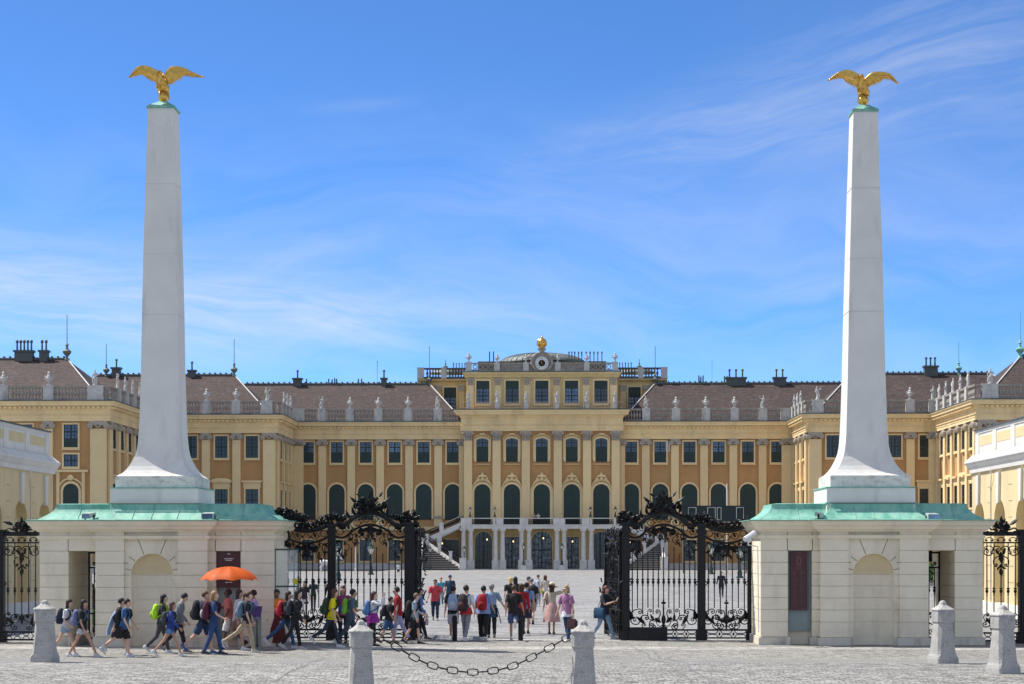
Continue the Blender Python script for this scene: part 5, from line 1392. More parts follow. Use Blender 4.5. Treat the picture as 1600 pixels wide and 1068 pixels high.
def passage_grille(L):
    Y = 60.8 if L else 61.9
    a, c = (wx(107, GL[5]), wx(149, GL[4])) if L else (wx(1451, GR[4]), wx(1492, GR[5])); x0, x1 = min(a, c), max(a, c); W = x1-x0; cx = (x0+x1)/2
    F = empty('passage_gate', (cx, Y, 0), 'narrow black iron gate closing the passage through the %s gatehouse' % ('left' if L else 'right'), 'gate', 'gates in the gatehouse passages')
    o = ORG[F.name]; zt = 3.0
    def fin(b, nm): b.v = [(p[0], p[1]+Y, p[2]) for p in b.v]; b.build(nm, 'black_iron', F)
    fin(MB().box(x0, x0+.05, -.03, .03, .05, zt).box(x1-.05, x1, -.03, .03, .05, zt).box(x0, x1, -.03, .03, zt, zt+.06).box(x0, x1, -.03, .03, 2.5, 2.55).box(x0, x1, -.03, .03, .1, .16).box(x0, x1, -.03, .03, .95, 1.0), 'frame')
    me = bar_mesh(.15, 2.5, 1.75)
    for i in range(4): inst('bar', me, F, (x0+W*(i+1)/5-o.x, 0, 0))
    b = MB()
    for f in (-1, 1):
        scroll(b, (cx+f*.08, 2.9), (cx+f*.26, 2.6), .09, .07, .25, 0, .02, True, f); scroll(b, (cx+f*.06, 2.42), (cx+f*.28, 2.1), .09, .1, .25, 0, .02, False, f)
        scroll(b, (cx+f*.08, .88), (cx+f*.3, .3), .1, .12, .25, 0, .022, True, -f)
    b.tube([(cx, 0, .3), (cx, 0, 2.95)], .014, 4)
    for z in (.6, 2.25, 2.75): b.box(cx-.16, cx+.16, -.01, .01, z-.01, z+.01)
    fin(b, 'scrollwork')
passage_grille(True); passage_grille(False)
# glazed notice case fixed in front of the left screen
def case():
    Y = 58.5; x0, x1 = wx(427.5, Y), wx(467, Y); z0, z1 = wz(915, Y), wz(858.5, Y)
    C = empty('glass_screen', ((x0+x1)/2, Y, 0), 'tall framed glass panel with a small yellow sticker beside the left gatehouse', 'glass screen')
    f = MB().box(x0, x0+.07, Y-.03, Y+.03, 0, z1+.06).box(x1-.035, x1, Y-.02, Y+.02, 0, z1).box(x0, x1, Y-.02, Y+.02, z1, z1+.05).box(x0+.07, x1-.035, Y-.03, Y+.02, z0-.03, z0+.02)
    f.build('frame', 'lamp_green', C)
    MB().box(x0+.07, x1-.035, Y-.006, Y+.006, z0+.02, z1).build('glass', 'clear_glass', C)
    MB().box(x0+.07, x1-.035, Y-.006, Y+.006, .1, z0-.03).build('glass', 'clear_glass', C)
    c = at(462, 907.5, Y); MB().loft([[(c.x+.1*math.cos(i*math.pi/8), y, c.z+.1*math.sin(i*math.pi/8)) for i in range(16)] for y in (Y-.02, Y-.008)]).build('sticker', cloth((.55, .5, .02), .6, 'plastic'), C)
case()

# ------------------------------------------------------------------ long low side buildings
def side_building(s):
    fx = lambda u: AX+s*u
    U = 23.9 if s < 0 else 22.25
    xin = fx(U); y0, y1 = 63.5, 90.5
    B = empty('side_building', (fx(U+4), 77, 0), 'low yellow and white service building with arched niches running back from the %s fence' % ('left' if s < 0 else 'right'), 'building', 'low service buildings beside the gate')
    zc = wz(755 if s < 0 else 750, 90, 90 if s < 0 else 1500); 
    # arcade wall with blind arches cut as real recesses
    arches = [89.0-4.0*k for k in range(6)]; wth = .0; r = 1.05; zs = 4.4; zc0 = 6.9
    w = MB(); back = .45
    def q(x_out, y, z): return (xin+s*x_out, y, z)
    # backing
    w.box(*sorted((xin+s*back, xin+s*9)), y0, y1, 0, zc0)
    edges = []; ys = [y0]
    for c in sorted(arches):
        if c-r-.4 < y0: continue
        ys += [c-r, c+r]
    ys.append(y1)
    for i in range(0, len(ys), 2):
        w.box(*sorted((xin, xin+s*(back+.01))), ys[i], ys[i+1], .6, zc0)
    n = 12
    for c in arches:
        if c-r-.4 < y0: continue
        for i in range(n):
            a0, a1 = math.pi*i/n, math.pi*(i+1)/n; ya, za, yb, zb = c+r*math.cos(a0), zs+r*math.sin(a0), c+r*math.cos(a1), zs+r*math.sin(a1)
            xa, xb = xin, xin+s*(back+.01)
            w.loft([[(x, ya, za), (x, yb, zb), (x, yb, zc0), (x, ya, zc0)] for x in (xa, xb)])
    w.build('arcade_wall', 'side_yellow', B)
    MB().box(*sorted((xin-s*.06, xin+s*9.05)), y0, y1+.06, -.1, .6).build('plinth', 'white_wall', B)
    for c in arches:
        if c-r-.4 < y0: continue
        k = MB().loft([[(x, c-.16, zs+r-.15), (x, c+.16, zs+r-.15), (x, c+.26, 6.75), (x, c-.26, 6.75)] for x in (xin-s*.12, xin-s*.001)]); k.build('keystone', 'white_wall', B)
    g = MB()      # incised panels between the arches
    for c in arches:
        m = c-2.0
        if m < y0: continue
        for j in range(7):
            z = 1.6+.75*j; g.box(*sorted((xin-s*.012, xin+s*.02)), m-.55+(.25 if z > 4.2 else 0), m+.55-(.25 if z > 4.2 else 0), z, z+.03)
    g.build('wall_joint', 'joint_light', B)
    pth = [(xin, y0), (xin, y1), (xin-9, y1)] if s < 0 else [(xin+9, y1), (xin, y1), (xin, y0)]
    zb_ = 6.9
    MB().sweep(pth, [(-.02, zb_), (.1, zb_), (.12, zb_+.2), (.2, zb_+.3), (.28, zb_+.44), (.32, zb_+.5), (.32, zb_+.57), (-.02, zb_+.9)]).build('cornice', 'white_wall', B)
    z0, z1 = zb_+.9, 9.0
    xa = xin+s*.15
    MB().box(*sorted((xa, xa+s*7)), y0, y1-.15, z0-.2, z1).build('attic_wall', 'white_wall', B)
    def panel(y_a, y_b): 
        p = MB().box(*sorted((xa-s*.012, xa+s*.02)), y_a, y_b, z0+.42, z1-.32); p.build('attic_panel', 'side_yellow', B)
    y = y1-.15-.75
    while y > y0+3: panel(y-2.7, y); y -= 3.45
    st = MB(); y = y1-.15
    while y > y0+3:
        for yy in (y-.75+.4, ): st.box(*sorted((xa-s*.03, xa)), y-.72, y, z0-.05, z1)
        y -= 3.45
    st.box(*sorted((xa-s*.04, xa)), y0, y1-.15, z1-.16, z1-.002); st.build('attic_strip', 'white_wall', B)
    MB().sweep([(xa, y0), (xa, y1-.15), (xa-7, y1-.15)] if s < 0 else [(xa+7, y1-.15), (xa, y1-.15), (xa, y0)], [(-.3, z1+.002), (.12, z1+.002), (.12, z1+.06), (-.3, z1+.1)]).build('coping', 'lead', B)
    MB().tube([(xin-s*.1, 86.4, z0-.1), (xin-s*.1, 86.2, 6.6), (xin-s*.03, 86.6, 6.0), (xin-s*.03, 86.6, .5)], .03, 5).build('cable', 'white_wall', B)
mat('joint_light', (.42, .32, .16), .9)
side_building(-1); side_building(1)

# ------------------------------------------------------------------ stone bollards and chain
def bollard(px, py, Y, rz, lab, hgt=1.25):
    x = wx(px, Y, py); z = ground_z(Y)
    B = empty('stone_bollard', (x, Y, z), lab, 'bollard', 'stone bollards around the square', rz)
    def B_(b, n, m='granite'): inst(n, b.mesh(n, m), B, (0, 0, 0))
    def sec(z, h, c=.04):
        h *= .90; return [(-h+c, -h, z), (h-c, -h, z), (h, -h+c, z), (h, h-c, z), (h-c, h, z), (-h+c, h, z), (-h, h-c, z), (-h, -h+c, z)]
    B_(MB().loft([sec(-.1, .262, .02), sec(.09, .258, .02), sec(.13, .25, .03), sec(.19, .228, .045), sec(.25, .22, .05), sec(.64*hgt, .178, .055)]), 'shaft')
    B_(MB().loft([sec(.64*hgt+.001, .186, .05), sec(.64*hgt+.025, .2, .05), sec(.835*hgt, .2, .05), sec(.84*hgt, .212, .05), sec(.856*hgt, .214, .05), sec(.868*hgt, .198, .05), sec(.89*hgt, .15, .045), sec(.915*hgt, .108, .04), sec(.935*hgt, .082, .035), sec(.965*hgt, .07, .03), sec(.985*hgt, .052, .025), sec(.997*hgt, .028, .012), sec(1.0*hgt, .01, .004)]), 'cap')
    return Vector((x, Y, z))
bollard(70, 1030, 36.2, R(-4), 'weathered grey stone bollard furthest left, before the iron fence')
B1 = bollard(564, 1068, 29.0, R(11), 'grey stone bollard holding the left end of the chain')
B2 = bollard(911, 1068, 29.0, R(-4), 'grey stone bollard holding the right end of the chain')
bollard(1473, 1030, 36.2, R(17), 'pale stone bollard in front of the right gatehouse passage')
bollard(1567, 1048, 33.3, R(21), 'speckled stone bollard furthest right with a dark scribble')
def scribble():
    pass
def chain():
    C = empty('chain', (B1.x, 29.0, B1.z+1.0), 'heavy black iron chain sagging between the two front bollards', 'chain')
    ctrl = [(585, 990), (620, 1010), (670, 1037), (730, 1049), (790, 1043), (840, 1021), (893, 991)]
    P = curve_pts([tuple(at(a, b, 29.0)) for a, b in ctrl], 90)
    # equal steps
    acc = [0]
    for i in range(1, len(P)): acc.append(acc[-1]+(P[i]-P[i-1]).length)
    def pos(s):
        for i in range(1, len(P)):
            if acc[i] >= s: return P[i-1].lerp(P[i], (s-acc[i-1])/max(1e-6, acc[i]-acc[i-1]))
        return P[-1]
    n = 21; tot = acc[-1]; pitch = tot/n; hl = pitch*.5+.028
    b = MB(); pts = []
    for i in range(24):
        a = 2*math.pi*i/24; x = (hl-.045)*(1 if math.cos(a) > 0 else -1)*min(1, abs(math.cos(a))*1.6) + .045*math.cos(a)*.6; pts.append((x*.94, 0, .052*math.sin(a)))
    rings = []
    for i, p in enumerate(pts):
        p = Vector(p); t = (Vector(pts[(i+1) % 24])-Vector(pts[i-1])).normalized(); u = Vector((0, 1, 0)); nn = t.cross(u)
        rings.append([p+nn*.010*math.cos(k*math.pi/3)+u*.010*math.sin(k*math.pi/3) for k in range(6)])
    rings.append(rings[0]); b.loft(rings, cap=False); me = b.mesh('link', 'black_iron', smooth=True); o = Vector(C.location)
    for i in range(n):
        a, c = pos(pitch*i), pos(pitch*(i+1)); m = (a+c)/2; d = (c-a).normalized()
        k = bpy.data.objects.new('link', me); COL.objects.link(k); k.parent = C; k.location = m-o
        M = d.to_track_quat('X', 'Z').to_matrix().to_4x4() @ Matrix.Rotation(R(90) if i % 2 else R(8), 4, 'X'); k.rotation_euler = M.to_euler()
    for nm, p, q in (('hook', P[0], -1), ('hook', P[-1], 1)):
        MB().tube([p, p+Vector((q*.1, 0, .02))], .018, 6).lathe(p.x+q*.1, p.y, [(.04, p.z-.03), (.04, p.z+.05)], 8).build(nm, 'black_iron', C)
chain()
# short dark metal bollards in the gateway
for px, py, lab in ((710.5, 1000.5, 'short black metal bollard behind the boy with white shorts'), (813.5, 1000, 'short black metal bollard beside the man in denim shorts')):
    Y = 9018/(py-854.6); x = wx(px, Y); b = MB().lathe(x, Y, [(.085, 0), (.085, .8), (.06, .86), (.02, .88)], 12)
    tag(b.build('metal_bollard', 'black_iron', None, org=(x, Y, 0)), lab, 'bollard', 'short metal bollards in the gateway')

# ------------------------------------------------------------------ lamps, poles, kiosk bits in the courtyard
def lantern(parent, x, y, z, s=1.0):
    b = MB().lathe(x, y, [(.05*s, z), (.16*s, z+.06*s), (.1*s, z+.1*s)], 6)
    b.lathe(x, y, [(.30*s, z+.56*s), (.32*s, z+.6*s), (.2*s, z+.72*s), (.12*s, z+.85*s), (.14*s, z+.9*s), (.05*s, z+1.0*s), (.02*s, z+1.12*s)], 6)
    for i in range(6):
        a = i*math.pi/3; b.tube([(x+.12*s*math.cos(a), y+.12*s*math.sin(a), z+.08*s), (x+.28*s*math.cos(a), y+.28*s*math.sin(a), z+.57*s)], .018*s, 4)
    l = b.build('lantern', 'lamp_green', parent)
    MB().lathe(x, y, [(.11*s, z+.1*s), (.26*s, z+.56*s)], 6).build('lantern_glass', 'lamp_glass', l)
def lamp_post(px, py_base, py_top, Y, lab, stone=0, m='lamp_green', grp='street lamps in the courtyard', s=1.0):
    x = wx(px, Y, 870); zt = wz(py_top, Y); zb = max(0, wz(py_base, Y)) if py_base < 850 else 0
    Lp = empty('street_lamp', (x, Y, zb), lab, 'lamp', grp); z = zb
    if stone: MB().frustum(x, Y, zb, zb+stone, .42, .42, .3, .3).build('stone_base', 'light_stone', Lp); z = zb+stone
    hl = 1.12*s
    MB().lathe(x, Y, [(.26*s, z), (.26*s, z+.1), (.16*s, z+.25), (.18*s, z+.4*s), (.1*s, z+.6*s), (.08*s, z+.9*s), (.07*s, max(z+.95*s, zt-hl-.3*s)), (.12*s, max(z+1*s, zt-hl-.2*s)), (.05*s, max(z+1.1*s, zt-hl))], 10).build('pole', m, Lp, smooth=True)
    lantern(Lp, x, Y, zt-hl, s)
lamp_post(528.5, 906, 843, 175, 'dark lamp post behind the left screen, close to its middle post', s=1.5)
lamp_post(579.5, 897, 845, 213, 'dark lamp post behind the middle of the left screen', s=1.5)
lamp_post(1111, 896, 845, 218, 'dark lamp post behind the right screen, left of the man in a suit', s=1.5)
lamp_post(1156, 902, 848, 190, 'dark lamp post behind the right screen, close to the right gatehouse', s=1.5)
lamp_post(818, 888, 846, 259, 'iron lamp on a white stone base left of the central palace door', .7, 'lamp_green', 'lamps before the central palace door')
lamp_post(878, 888, 846, 259, 'iron lamp on a white stone base right of the central palace door', .7, 'lamp_green', 'lamps before the central palace door')
for px, t in ((734.5, 'furthest left'), (773, 'second from the left'), (922.5, 'second from the right'), (961.5, 'furthest right')):
    lamp_post(px, 807, 789.5, 261.5, 'small lantern on the balcony parapet, %s of four' % t, 0, 'lamp_green', 'lanterns on the palace balcony', .85)
for px, py, t in ((672.3, 868, 'left'), (725.3, 869, 'right')):
    lamp_post(px, py, 851, 256.5, 'small green lantern on the %s foot pier of the left palace stairs' % t, 0, 'lamp_green', 'lanterns at the foot of the stairs', .9)
for px, pt, pb, Y, t in ((555.6, 853, 891, 245, 'slim white flagpole seen through the left iron screen'), (1135.7, 756, 894, 230, 'tall white flagpole rising above the right iron screen')):
    x = wx(px, Y, 850); b = MB().lathe(x, Y, [(.14, 0), (.14, .3), (.09, .4), (.075, wz(pt, Y)), (.02, wz(pt, Y)+.1)], 10)
    tag(b.build('flagpole', 'white_paint', None, org=(x, Y, 0)), t, 'flagpole')
mat('lamp_glow', (.9, .7, .4), .4); _p = MATS['lamp_glow'].node_tree.nodes['Principled BSDF']; _p.inputs['Emission Color'].default_value = (1, .72, .38, 1); _p.inputs['Emission Strength'].default_value = 1.3
for px, py, t in ((691, 848, 'under the left stairs'), (761, 842, 'in the left arch of the portico'), (802, 845, 'left of the central palace door'), (849, 840, 'in the central arch of the portico'), (894.5, 845, 'right of the central palace door'), (984, 846, 'under the right stairs')):
    q = at(px, py, 264.3); Lh = empty('hanging_lamp', tuple(q), 'small lit lamp hanging '+t, 'lamp', 'lit lamps hanging under the balcony')
    MB().lathe(q.x, q.y, [(.04, q.z-.12), (.09, q.z-.07), (.1, q.z+.06), (.05, q.z+.16)], 8).build('bulb_glass', 'lamp_glow', Lh)
    MB().lathe(q.x, q.y, [(.18, q.z+.16), (.06, q.z+.3), (.015, q.z+.4), (.015, 5.9)], 6).build('hood', 'lamp_green', Lh)
# dark awning with pale window frames behind the right screen (upper level kiosk)
def awning():
    Y = 225; x0, x1 = wx(1066, Y), wx(1168, Y); z0, z1 = wz(814, Y), wz(789, Y)
    A = empty('scaffold_kiosk', ((x0+x1)/2, Y, 0), 'dark green banner frame with pale empty frames raised behind the right iron screen', 'banner frame')
    MB().box(x0, x1, Y-.1, Y, z0, z1).build('panel', 'green_tent', A)
    f = MB()
    for a, c in ((1075, 1088), (1105, 1118), (1120, 1127), (1150, 1162)):
        ring(f, [(wx(a, Y), z0+.2), (wx(c, Y), z0+.2), (wx(c, Y), z1-.2), (wx(a, Y), z1-.2)], [(wx(a, Y)+.08, z0+.28), (wx(c, Y)-.08, z0+.28), (wx(c, Y)-.08, z1-.28), (wx(a, Y)+.08, z1-.28)], Y-.16, Y-.101)
    f.build('frame', 'parapet', A)
    MB().box(x0+.1, x0+.25, Y+.001, Y+.15, 0, z0+.3).box(x1-.25, x1-.1, Y+.001, Y+.15, 0, z0+.3).box((x0+x1)/2-.07, (x0+x1)/2+.07, Y+.001, Y+.15, 0, z0+.3).build('leg', 'lamp_green', A)
awning()
# sign lectern by the line of visitors
def lectern():
    Y = 57.0; x = wx(402, Y); L_ = empty('sign_lectern', (x, Y, 0), 'slim grey metal lectern with a blue sign plate beside the orange umbrella group', 'lectern')
    MB().box(x-.12, x-.04, Y-.04, Y+.04, 0, 1.05).box(x+.04, x+.12, Y-.04, Y+.04, 0, 1.05).box(x-.18, x+.18, Y-.15, Y+.15, 0, .04).build('stand', 'box_green', L_)
    MB().loft([[(x-.32, Y-.2, z), (x+.14, Y-.2, z), (x+.14, Y+.12, z+.28), (x-.32, Y+.12, z+.28)] for z in (1.02, 1.06)]).build('sign_plate', cloth((.03, .035, .17), .5, 'plastic'), L_)
lectern()
# round clipped plant tub seen through each passage
for px, Y, lab in ((142, 68, 'leafy green plant in the courtyard seen through the left passage'), (1460, 150, 'clipped green bush far in the courtyard seen through the right passage')):
    x = wx(px, Y); P_ = empty('plant', (x, Y, 0), lab, 'plant'); rng = random.Random(9); b = MB(); R0 = .35 if Y < 100 else .9; zc = (.55 if Y < 100 else 1.0)
    for i in range(260):
        v = Vector((rng.gauss(0, 1), rng.gauss(0, 1), rng.gauss(0, 1))).normalized()*R0*rng.uniform(.5, 1); a = rng.uniform(0, 6.28); s_ = R0*.22
        c = Vector((x, Y, zc))+v; u = Vector((math.cos(a), .3, math.sin(a)))*s_; w_ = Vector((-math.sin(a), .4, math.cos(a)))*s_*.5
        b.add([c-u, c-w_, c+u, c+w_], [(0, 1, 2, 3)])
    b.build('foliage', 'plant', P_); MB().lathe(x, Y, [(.06, .0), (.05, zc-.1)], 6).build('stem', 'stair', P_)
    MB().lathe(x, Y, [(R0*.6, 0), (R0*.75, zc*.5), (R0*.68, zc*.5)], 12).build('pot', 'stair', P_)
# white horse standing before the palace, behind the left screen
def horse():
    Y = 238; x0 = wx(514, Y); z = 0
    H = empty('horse', (x0, Y, 0), 'white horse standing side-on before the palace, facing right behind the left screen', 'horse')
    b = MB(); n = 10
    def P(x, y, zz): return (x0+x, Y+y, zz)
    def ringx(x, cz, ry, rz): return [P(x, ry*math.cos(2*math.pi*j/n), cz+rz*math.sin(2*math.pi*j/n)) for j in range(n)]
    b.loft([ringx(*r) for r in ((-1.2, 1.3, .05, .06), (-1.12, 1.28, .22, .3), (-.85, 1.25, .32, .4), (-.4, 1.22, .32, .37), (.1, 1.18, .33, .4), (.5, 1.2, .32, .45), (.8, 1.28, .24, .38), (.95, 1.35, .1, .2))])
    b.loft([[P(cx+r*math.sin(t)*math.cos(2*math.pi*j/n)*.9, r2*math.sin(2*math.pi*j/n), cz+r*math.cos(t)*math.cos(2*math.pi*j/n)*.9) for j in range(n)] for cx, cz, r, r2, t in ((.62, 1.35, .38, .2, -.7), (.95, 1.68, .27, .14, -.8), (1.22, 2.0, .2, .1, -.7), (1.3, 2.12, .14, .1, -.2))])
    b.tube([P(1.18, 0, 2.12), P(1.42, 0, 1.98), P(1.68, 0, 1.72), P(1.78, 0, 1.62)], [.15, .15, .1, .07], 8)
    for sgn in (-1, 1): b.tube([P(1.2, sgn*.08, 2.2), P(1.22, sgn*.09, 2.36)], [.045, .01], 5)
    for sgn, f in ((-1, .08), (1, -.1)):
        b.tube([P(.68, sgn*.17, 1.2), P(.7+f, sgn*.17, .85), P(.68+f, sgn*.17, .62), P(.68+f*1.4, sgn*.17, .16), P(.74+f*1.4, sgn*.17, .0)], [.15, .1, .075, .05, .075], 7)
        b.tube([P(-.92, sgn*.18, 1.25), P(-.82, sgn*.19, .92), P(-1.1+f, sgn*.19, .6), P(-1.02+f, sgn*.19, .18), P(-.95+f, sgn*.19, 0)], [.24, .16, .085, .055, .075], 7)
    b.build('body', 'horse', H, smooth=True)
    MB().tube([P(-1.2, 0, 1.45), P(-1.35, 0, 1.2), P(-1.36, 0, .7)], [.06, .09, .03], 6).build('tail', 'horse', H)
    m = MB()
    for i in range(8): t = i/7; m.tube([P(.75+.5*t, 0, 1.62+.55*t), P(.68+.5*t, -.1, 1.5+.5*t)], [.06, .02], 5)
    m.build('mane', 'parapet', H)
horse()
# ------------------------------------------------------------------ people
SKIN = {'light': (.60, .37, .27), 'tan': (.46, .26, .17), 'brown': (.25, .13, .08), 'dark': (.09, .05, .035)}
def skinmat(k):
    c = SKIN[k]; key = 'skin_'+k
    if key not in MATS: mat(key, c, .55, var=.06, vscale=12)
    return MATS[key]
def joints(p):
    """joint positions of a 1.75 m figure, forward = +Y"""
    J = {}; lean = R(p.get('lean', 4)); up = Vector((0, math.sin(lean), math.cos(lean))); pel = Vector((0, 0, .93)); J['up'] = up
    J['pelvis'] = pel; J['waist'] = pel+up*.17; J['chest'] = pel+up*.36; J['neck'] = pel+up*.52
    hl = R(p.get('look', 0)); hu = Vector((0, math.sin(lean+hl), math.cos(lean+hl))); J['hu'] = hu; J['hf'] = Vector((0, math.cos(lean+hl), -math.sin(lean+hl)))
    J['head'] = J['neck']+hu*.16+J['hf']*.015
    for s, n in ((-1, 'L'), (1, 'R')):
        th, kb = p['leg'+n]; th, kb = R(th), R(kb)
        h = pel+Vector((s*.09, 0, -.02)); k = h+.425*Vector((0, math.sin(th), -math.cos(th))); a = k+.41*Vector((0, math.sin(th-kb), -math.cos(th-kb)))
        J['hip'+n], J['knee'+n], J['ank'+n] = h, k, a; J['sh_ang'+n] = th-kb
        ap, ab, eb = p['arm'+n]; ap, ab, eb = R(ap)+lean*.3, R(ab), R(eb)
        sh = J['neck']-up*.065+Vector((s*.185, 0, 0)); d = Vector((s*math.sin(ab), math.sin(ap)*math.cos(ab), -math.cos(ap)*math.cos(ab)))
        e = sh+d*.29; inn = p.get('in'+n, 0); d2 = Vector((s*(math.sin(ab)-inn), math.sin(ap+eb)*math.cos(ab), -math.cos(ap+eb)*math.cos(ab))).normalized(); w = e+d2*.25
        J['sho'+n], J['elb'+n], J['wri'+n], J['hd'+n] = sh, e, w, d2
    dz = .085-min(J['ankL'].z, J['ankR'].z)
    for k in J:
        if k not in ('up', 'hu', 'hf', 'hdL', 'hdR') and isinstance(J[k], Vector): J[k] = J[k]+Vector((0, 0, dz))
    return J
def W(sl=26, bl=-22, kb=8, bk=32, **kw):
    """walking pose: front thigh angle, back thigh angle"""
    d = dict(legL=(sl, kb), legR=(bl, bk), armL=(-20, 6, 10), armR=(9, 6, 18), lean=4); d.update(kw); return d
def mirror(p):
    q = dict(p); q['legL'], q['legR'], q['armL'], q['armR'] = p['legR'], p['legL'], p['armR'], p['armL']; return q
def S(**kw):
    d = dict(legL=(3, 2), legR=(-4, 3), armL=(0, 8, 14), armR=(4, 8, 18), lean=2); d.update(kw); return d
def body_mesh(J, skin, sex):
    V = []; E = []; RD = []
    def v(p, r, par=None):
        V.append(tuple(p)); RD.append(r if isinstance(r, tuple) else (r, r)); i = len(V)-1
        if par is not None: E.append((par, i))
        return i
    w = 1 if sex == 'm' else .88
    pe = v(J['pelvis'], (.135*(1 if sex == 'm' else 1.05), .10)); wa = v(J['waist'], (.115*w, .085), pe); ch = v(J['chest'], (.145*w, .10), wa)
    ne = v(J['neck']+J['up']*.01, (.055*w, .055), ch); hb = v(J['head']-J['hu']*.075+J['hf']*.015, (.058, .068), ne); hm = v(J['head']+J['hf']*.004, (.076, .094), hb); ht = v(J['head']+J['hu']*.075-J['hf']*.008, (.066, .08), hm)
    v(J['head']+J['hf']*.1-J['hu']*.012, (.012, .014), hm)       # nose
    for n, s in (('L', -1), ('R', 1)):
        v(J['head']+Vector((s*.082, 0, 0)), (.012, .02), hm)     # ear
        sh = v(J['sho'+n], .052*w, ch); m = v(J['sho'+n].lerp(J['elb'+n], .5), .046*w, sh); el = v(J['elb'+n], .037*w, m); fm = v(J['elb'+n].lerp(J['wri'+n], .4), .037*w, el); wr = v(J['wri'+n], (.024*w, .022), fm)
        d = J['hd'+n]; side = Vector((s, 0, 0)); pn = d.cross(side).normalized(); pa = v(J['wri'+n]+d*.055, (.034*w, .022), wr)
        sp = d.cross(Vector((0, 0, 1))); sp = Vector((0, 1, 0)) if sp.length < .3 else Vector((0, .7, .3)); sp = (sp-d*sp.dot(d)).normalized(); cu = Vector((-s, 0, 0))
        for q, L in ((-1.5, .062), (-.5, .072), (.5, .068), (1.5, .052)):
            b0 = J['wri'+n]+d*.085+sp*q*.017; f1 = v(b0, .009, pa); f2 = v(b0+d*L*.5+cu*.008, .0085, f1); v(b0+d*L*.85+cu*.028, .007, f2)
        t1 = v(J['wri'+n]+d*.045+sp*.042, .011, pa); v(J['wri'+n]+d*.085+sp*.062+cu*.012, .009, t1)
        hp = v(J['hip'+n], .088*w, pe); tm = v(J['hip'+n].lerp(J['knee'+n], .45), .075*w, hp); kn = v(J['knee'+n], .052*w, tm); cf = v(J['knee'+n].lerp(J['ank'+n], .35), .052*w, kn); an = v(J['ank'+n], .034, cf)
        fa = J['sh_ang'+n]*.75 if J['ank'+n].z > .13 else 0
        ff = Vector((0, math.cos(fa), math.sin(fa))); v(J['ank'+n]+ff*.1-Vector((0, 0, .045)), (.036, .028), an)
    me = bpy.data.meshes.new('person'); me.from_pydata(V, E, []); me.materials.append(skinmat(skin)); return me, RD
def add_skin(o, RD):
    m = o.modifiers.new('skin', 'SKIN'); m.use_smooth_shade = True; m.branch_smoothing = .4
    if not o.data.skin_vertices: return
    for i, d in enumerate(o.data.skin_vertices[0].data): d.radius = RD[i]; d.use_root = (i == 0)
    o.modifiers.new('smooth', 'SUBSURF').levels = 1; o.modifiers['smooth'].render_levels = 1
def wob(i, j, a=.05, sd=0): return 1+a*math.sin(j*2.1+i*1.7+sd)+a*.6*math.sin(j*3.7-i*2.3+sd*2)
def ringz(c, up, rx, ry, i, sd, n=18, a=.05):
    f = Vector((0, up.z, -up.y)); return [c+Vector((1, 0, 0))*rx*math.cos(2*math.pi*j/n)*wob(i, j, a, sd)+f*ry*math.sin(2*math.pi*j/n)*wob(i, j, a, sd) for j in range(n)]
def limb(b, pts, rad, sd=0, n=10):
    pts = [Vector(p) for p in pts]; P = []; Rr = []
    for i in range(len(pts)-1):
        for k in range(3):
            t = k/3; P.append(pts[i].lerp(pts[i+1], t)); Rr.append((rad[i]*(1-t)+rad[i+1]*t)*(1+.085*math.sin((i*3+k)*2.3+sd)))
    P.append(pts[-1]); Rr.append(rad[-1]); b.tube(P, Rr, n)
def shirt(J, sleeve, loose=1.0, hem=-.1, sd=0, w=1.0):
    b = MB(); pe, up = J['pelvis'], J['up']
    prof = [(hem, .185*loose, .142*loose), (0, .172*loose, .132*loose), (.1, .155*loose, .118*loose), (.2, .152*loose, .118), (.3, .165, .124), (.38, .178, .122), (.44, .18, .11), (.485, .15, .09), (.52, .075, .07), (.54, .062, .06)]
    b.loft([ringz(pe+up*t, up, rx*w, ry*w, i, sd) for i, (t, rx, ry) in enumerate(prof)])
    for n in 'LR':
        s, e, wr = J['sho'+n], J['elb'+n], J['wri'+n]; c = J['neck']-J['up']*.06
        if sleeve == 'short': limb(b, [c.lerp(s, .6), s, s.lerp(e, .75)], [.06*w, .074*w, .07*loose*w], sd)
        elif sleeve == 'long': limb(b, [c.lerp(s, .6), s, e, wr], [.06*w, .07*w, .054*w, .04*w], sd)
        elif sleeve == 'none': limb(b, [c.lerp(s, .6), s], [.05*w, .055*w], sd)
    return b
def trousers(J, kind, loose=1.0, sd=0, w=1.0):
    b = MB(); pe, up = J['pelvis'], J['up']
    b.loft([ringz(pe+Vector((0, 0, t)), Vector((0, 0, 1)), rx*w, ry*w, i, sd) for i, (t, rx, ry) in enumerate(((-.14, .12, .09), (-.08, .160, .113), (0, .155, .112), (.08, .14, .1)))])
    for n in 'LR':
        h, k, a = J['hip'+n], J['knee'+n], J['ank'+n]; h = h+Vector((0, 0, -.02))
        if kind == 'long': limb(b, [h, h.lerp(k, .5), k, k.lerp(a, .5), a+(k-a)*.02], [.095*w, .088*loose*w, .068*loose*w, .062*loose*w, .05*loose], sd)
        elif kind == 'shorts': limb(b, [h, h.lerp(k, .5), h.lerp(k, .9)], [.098*w, .096*loose*w, .09*loose*w], sd)
        elif kind == 'hot': limb(b, [h, h.lerp(k, .38)], [.098*w, .096*loose*w], sd)
    return b
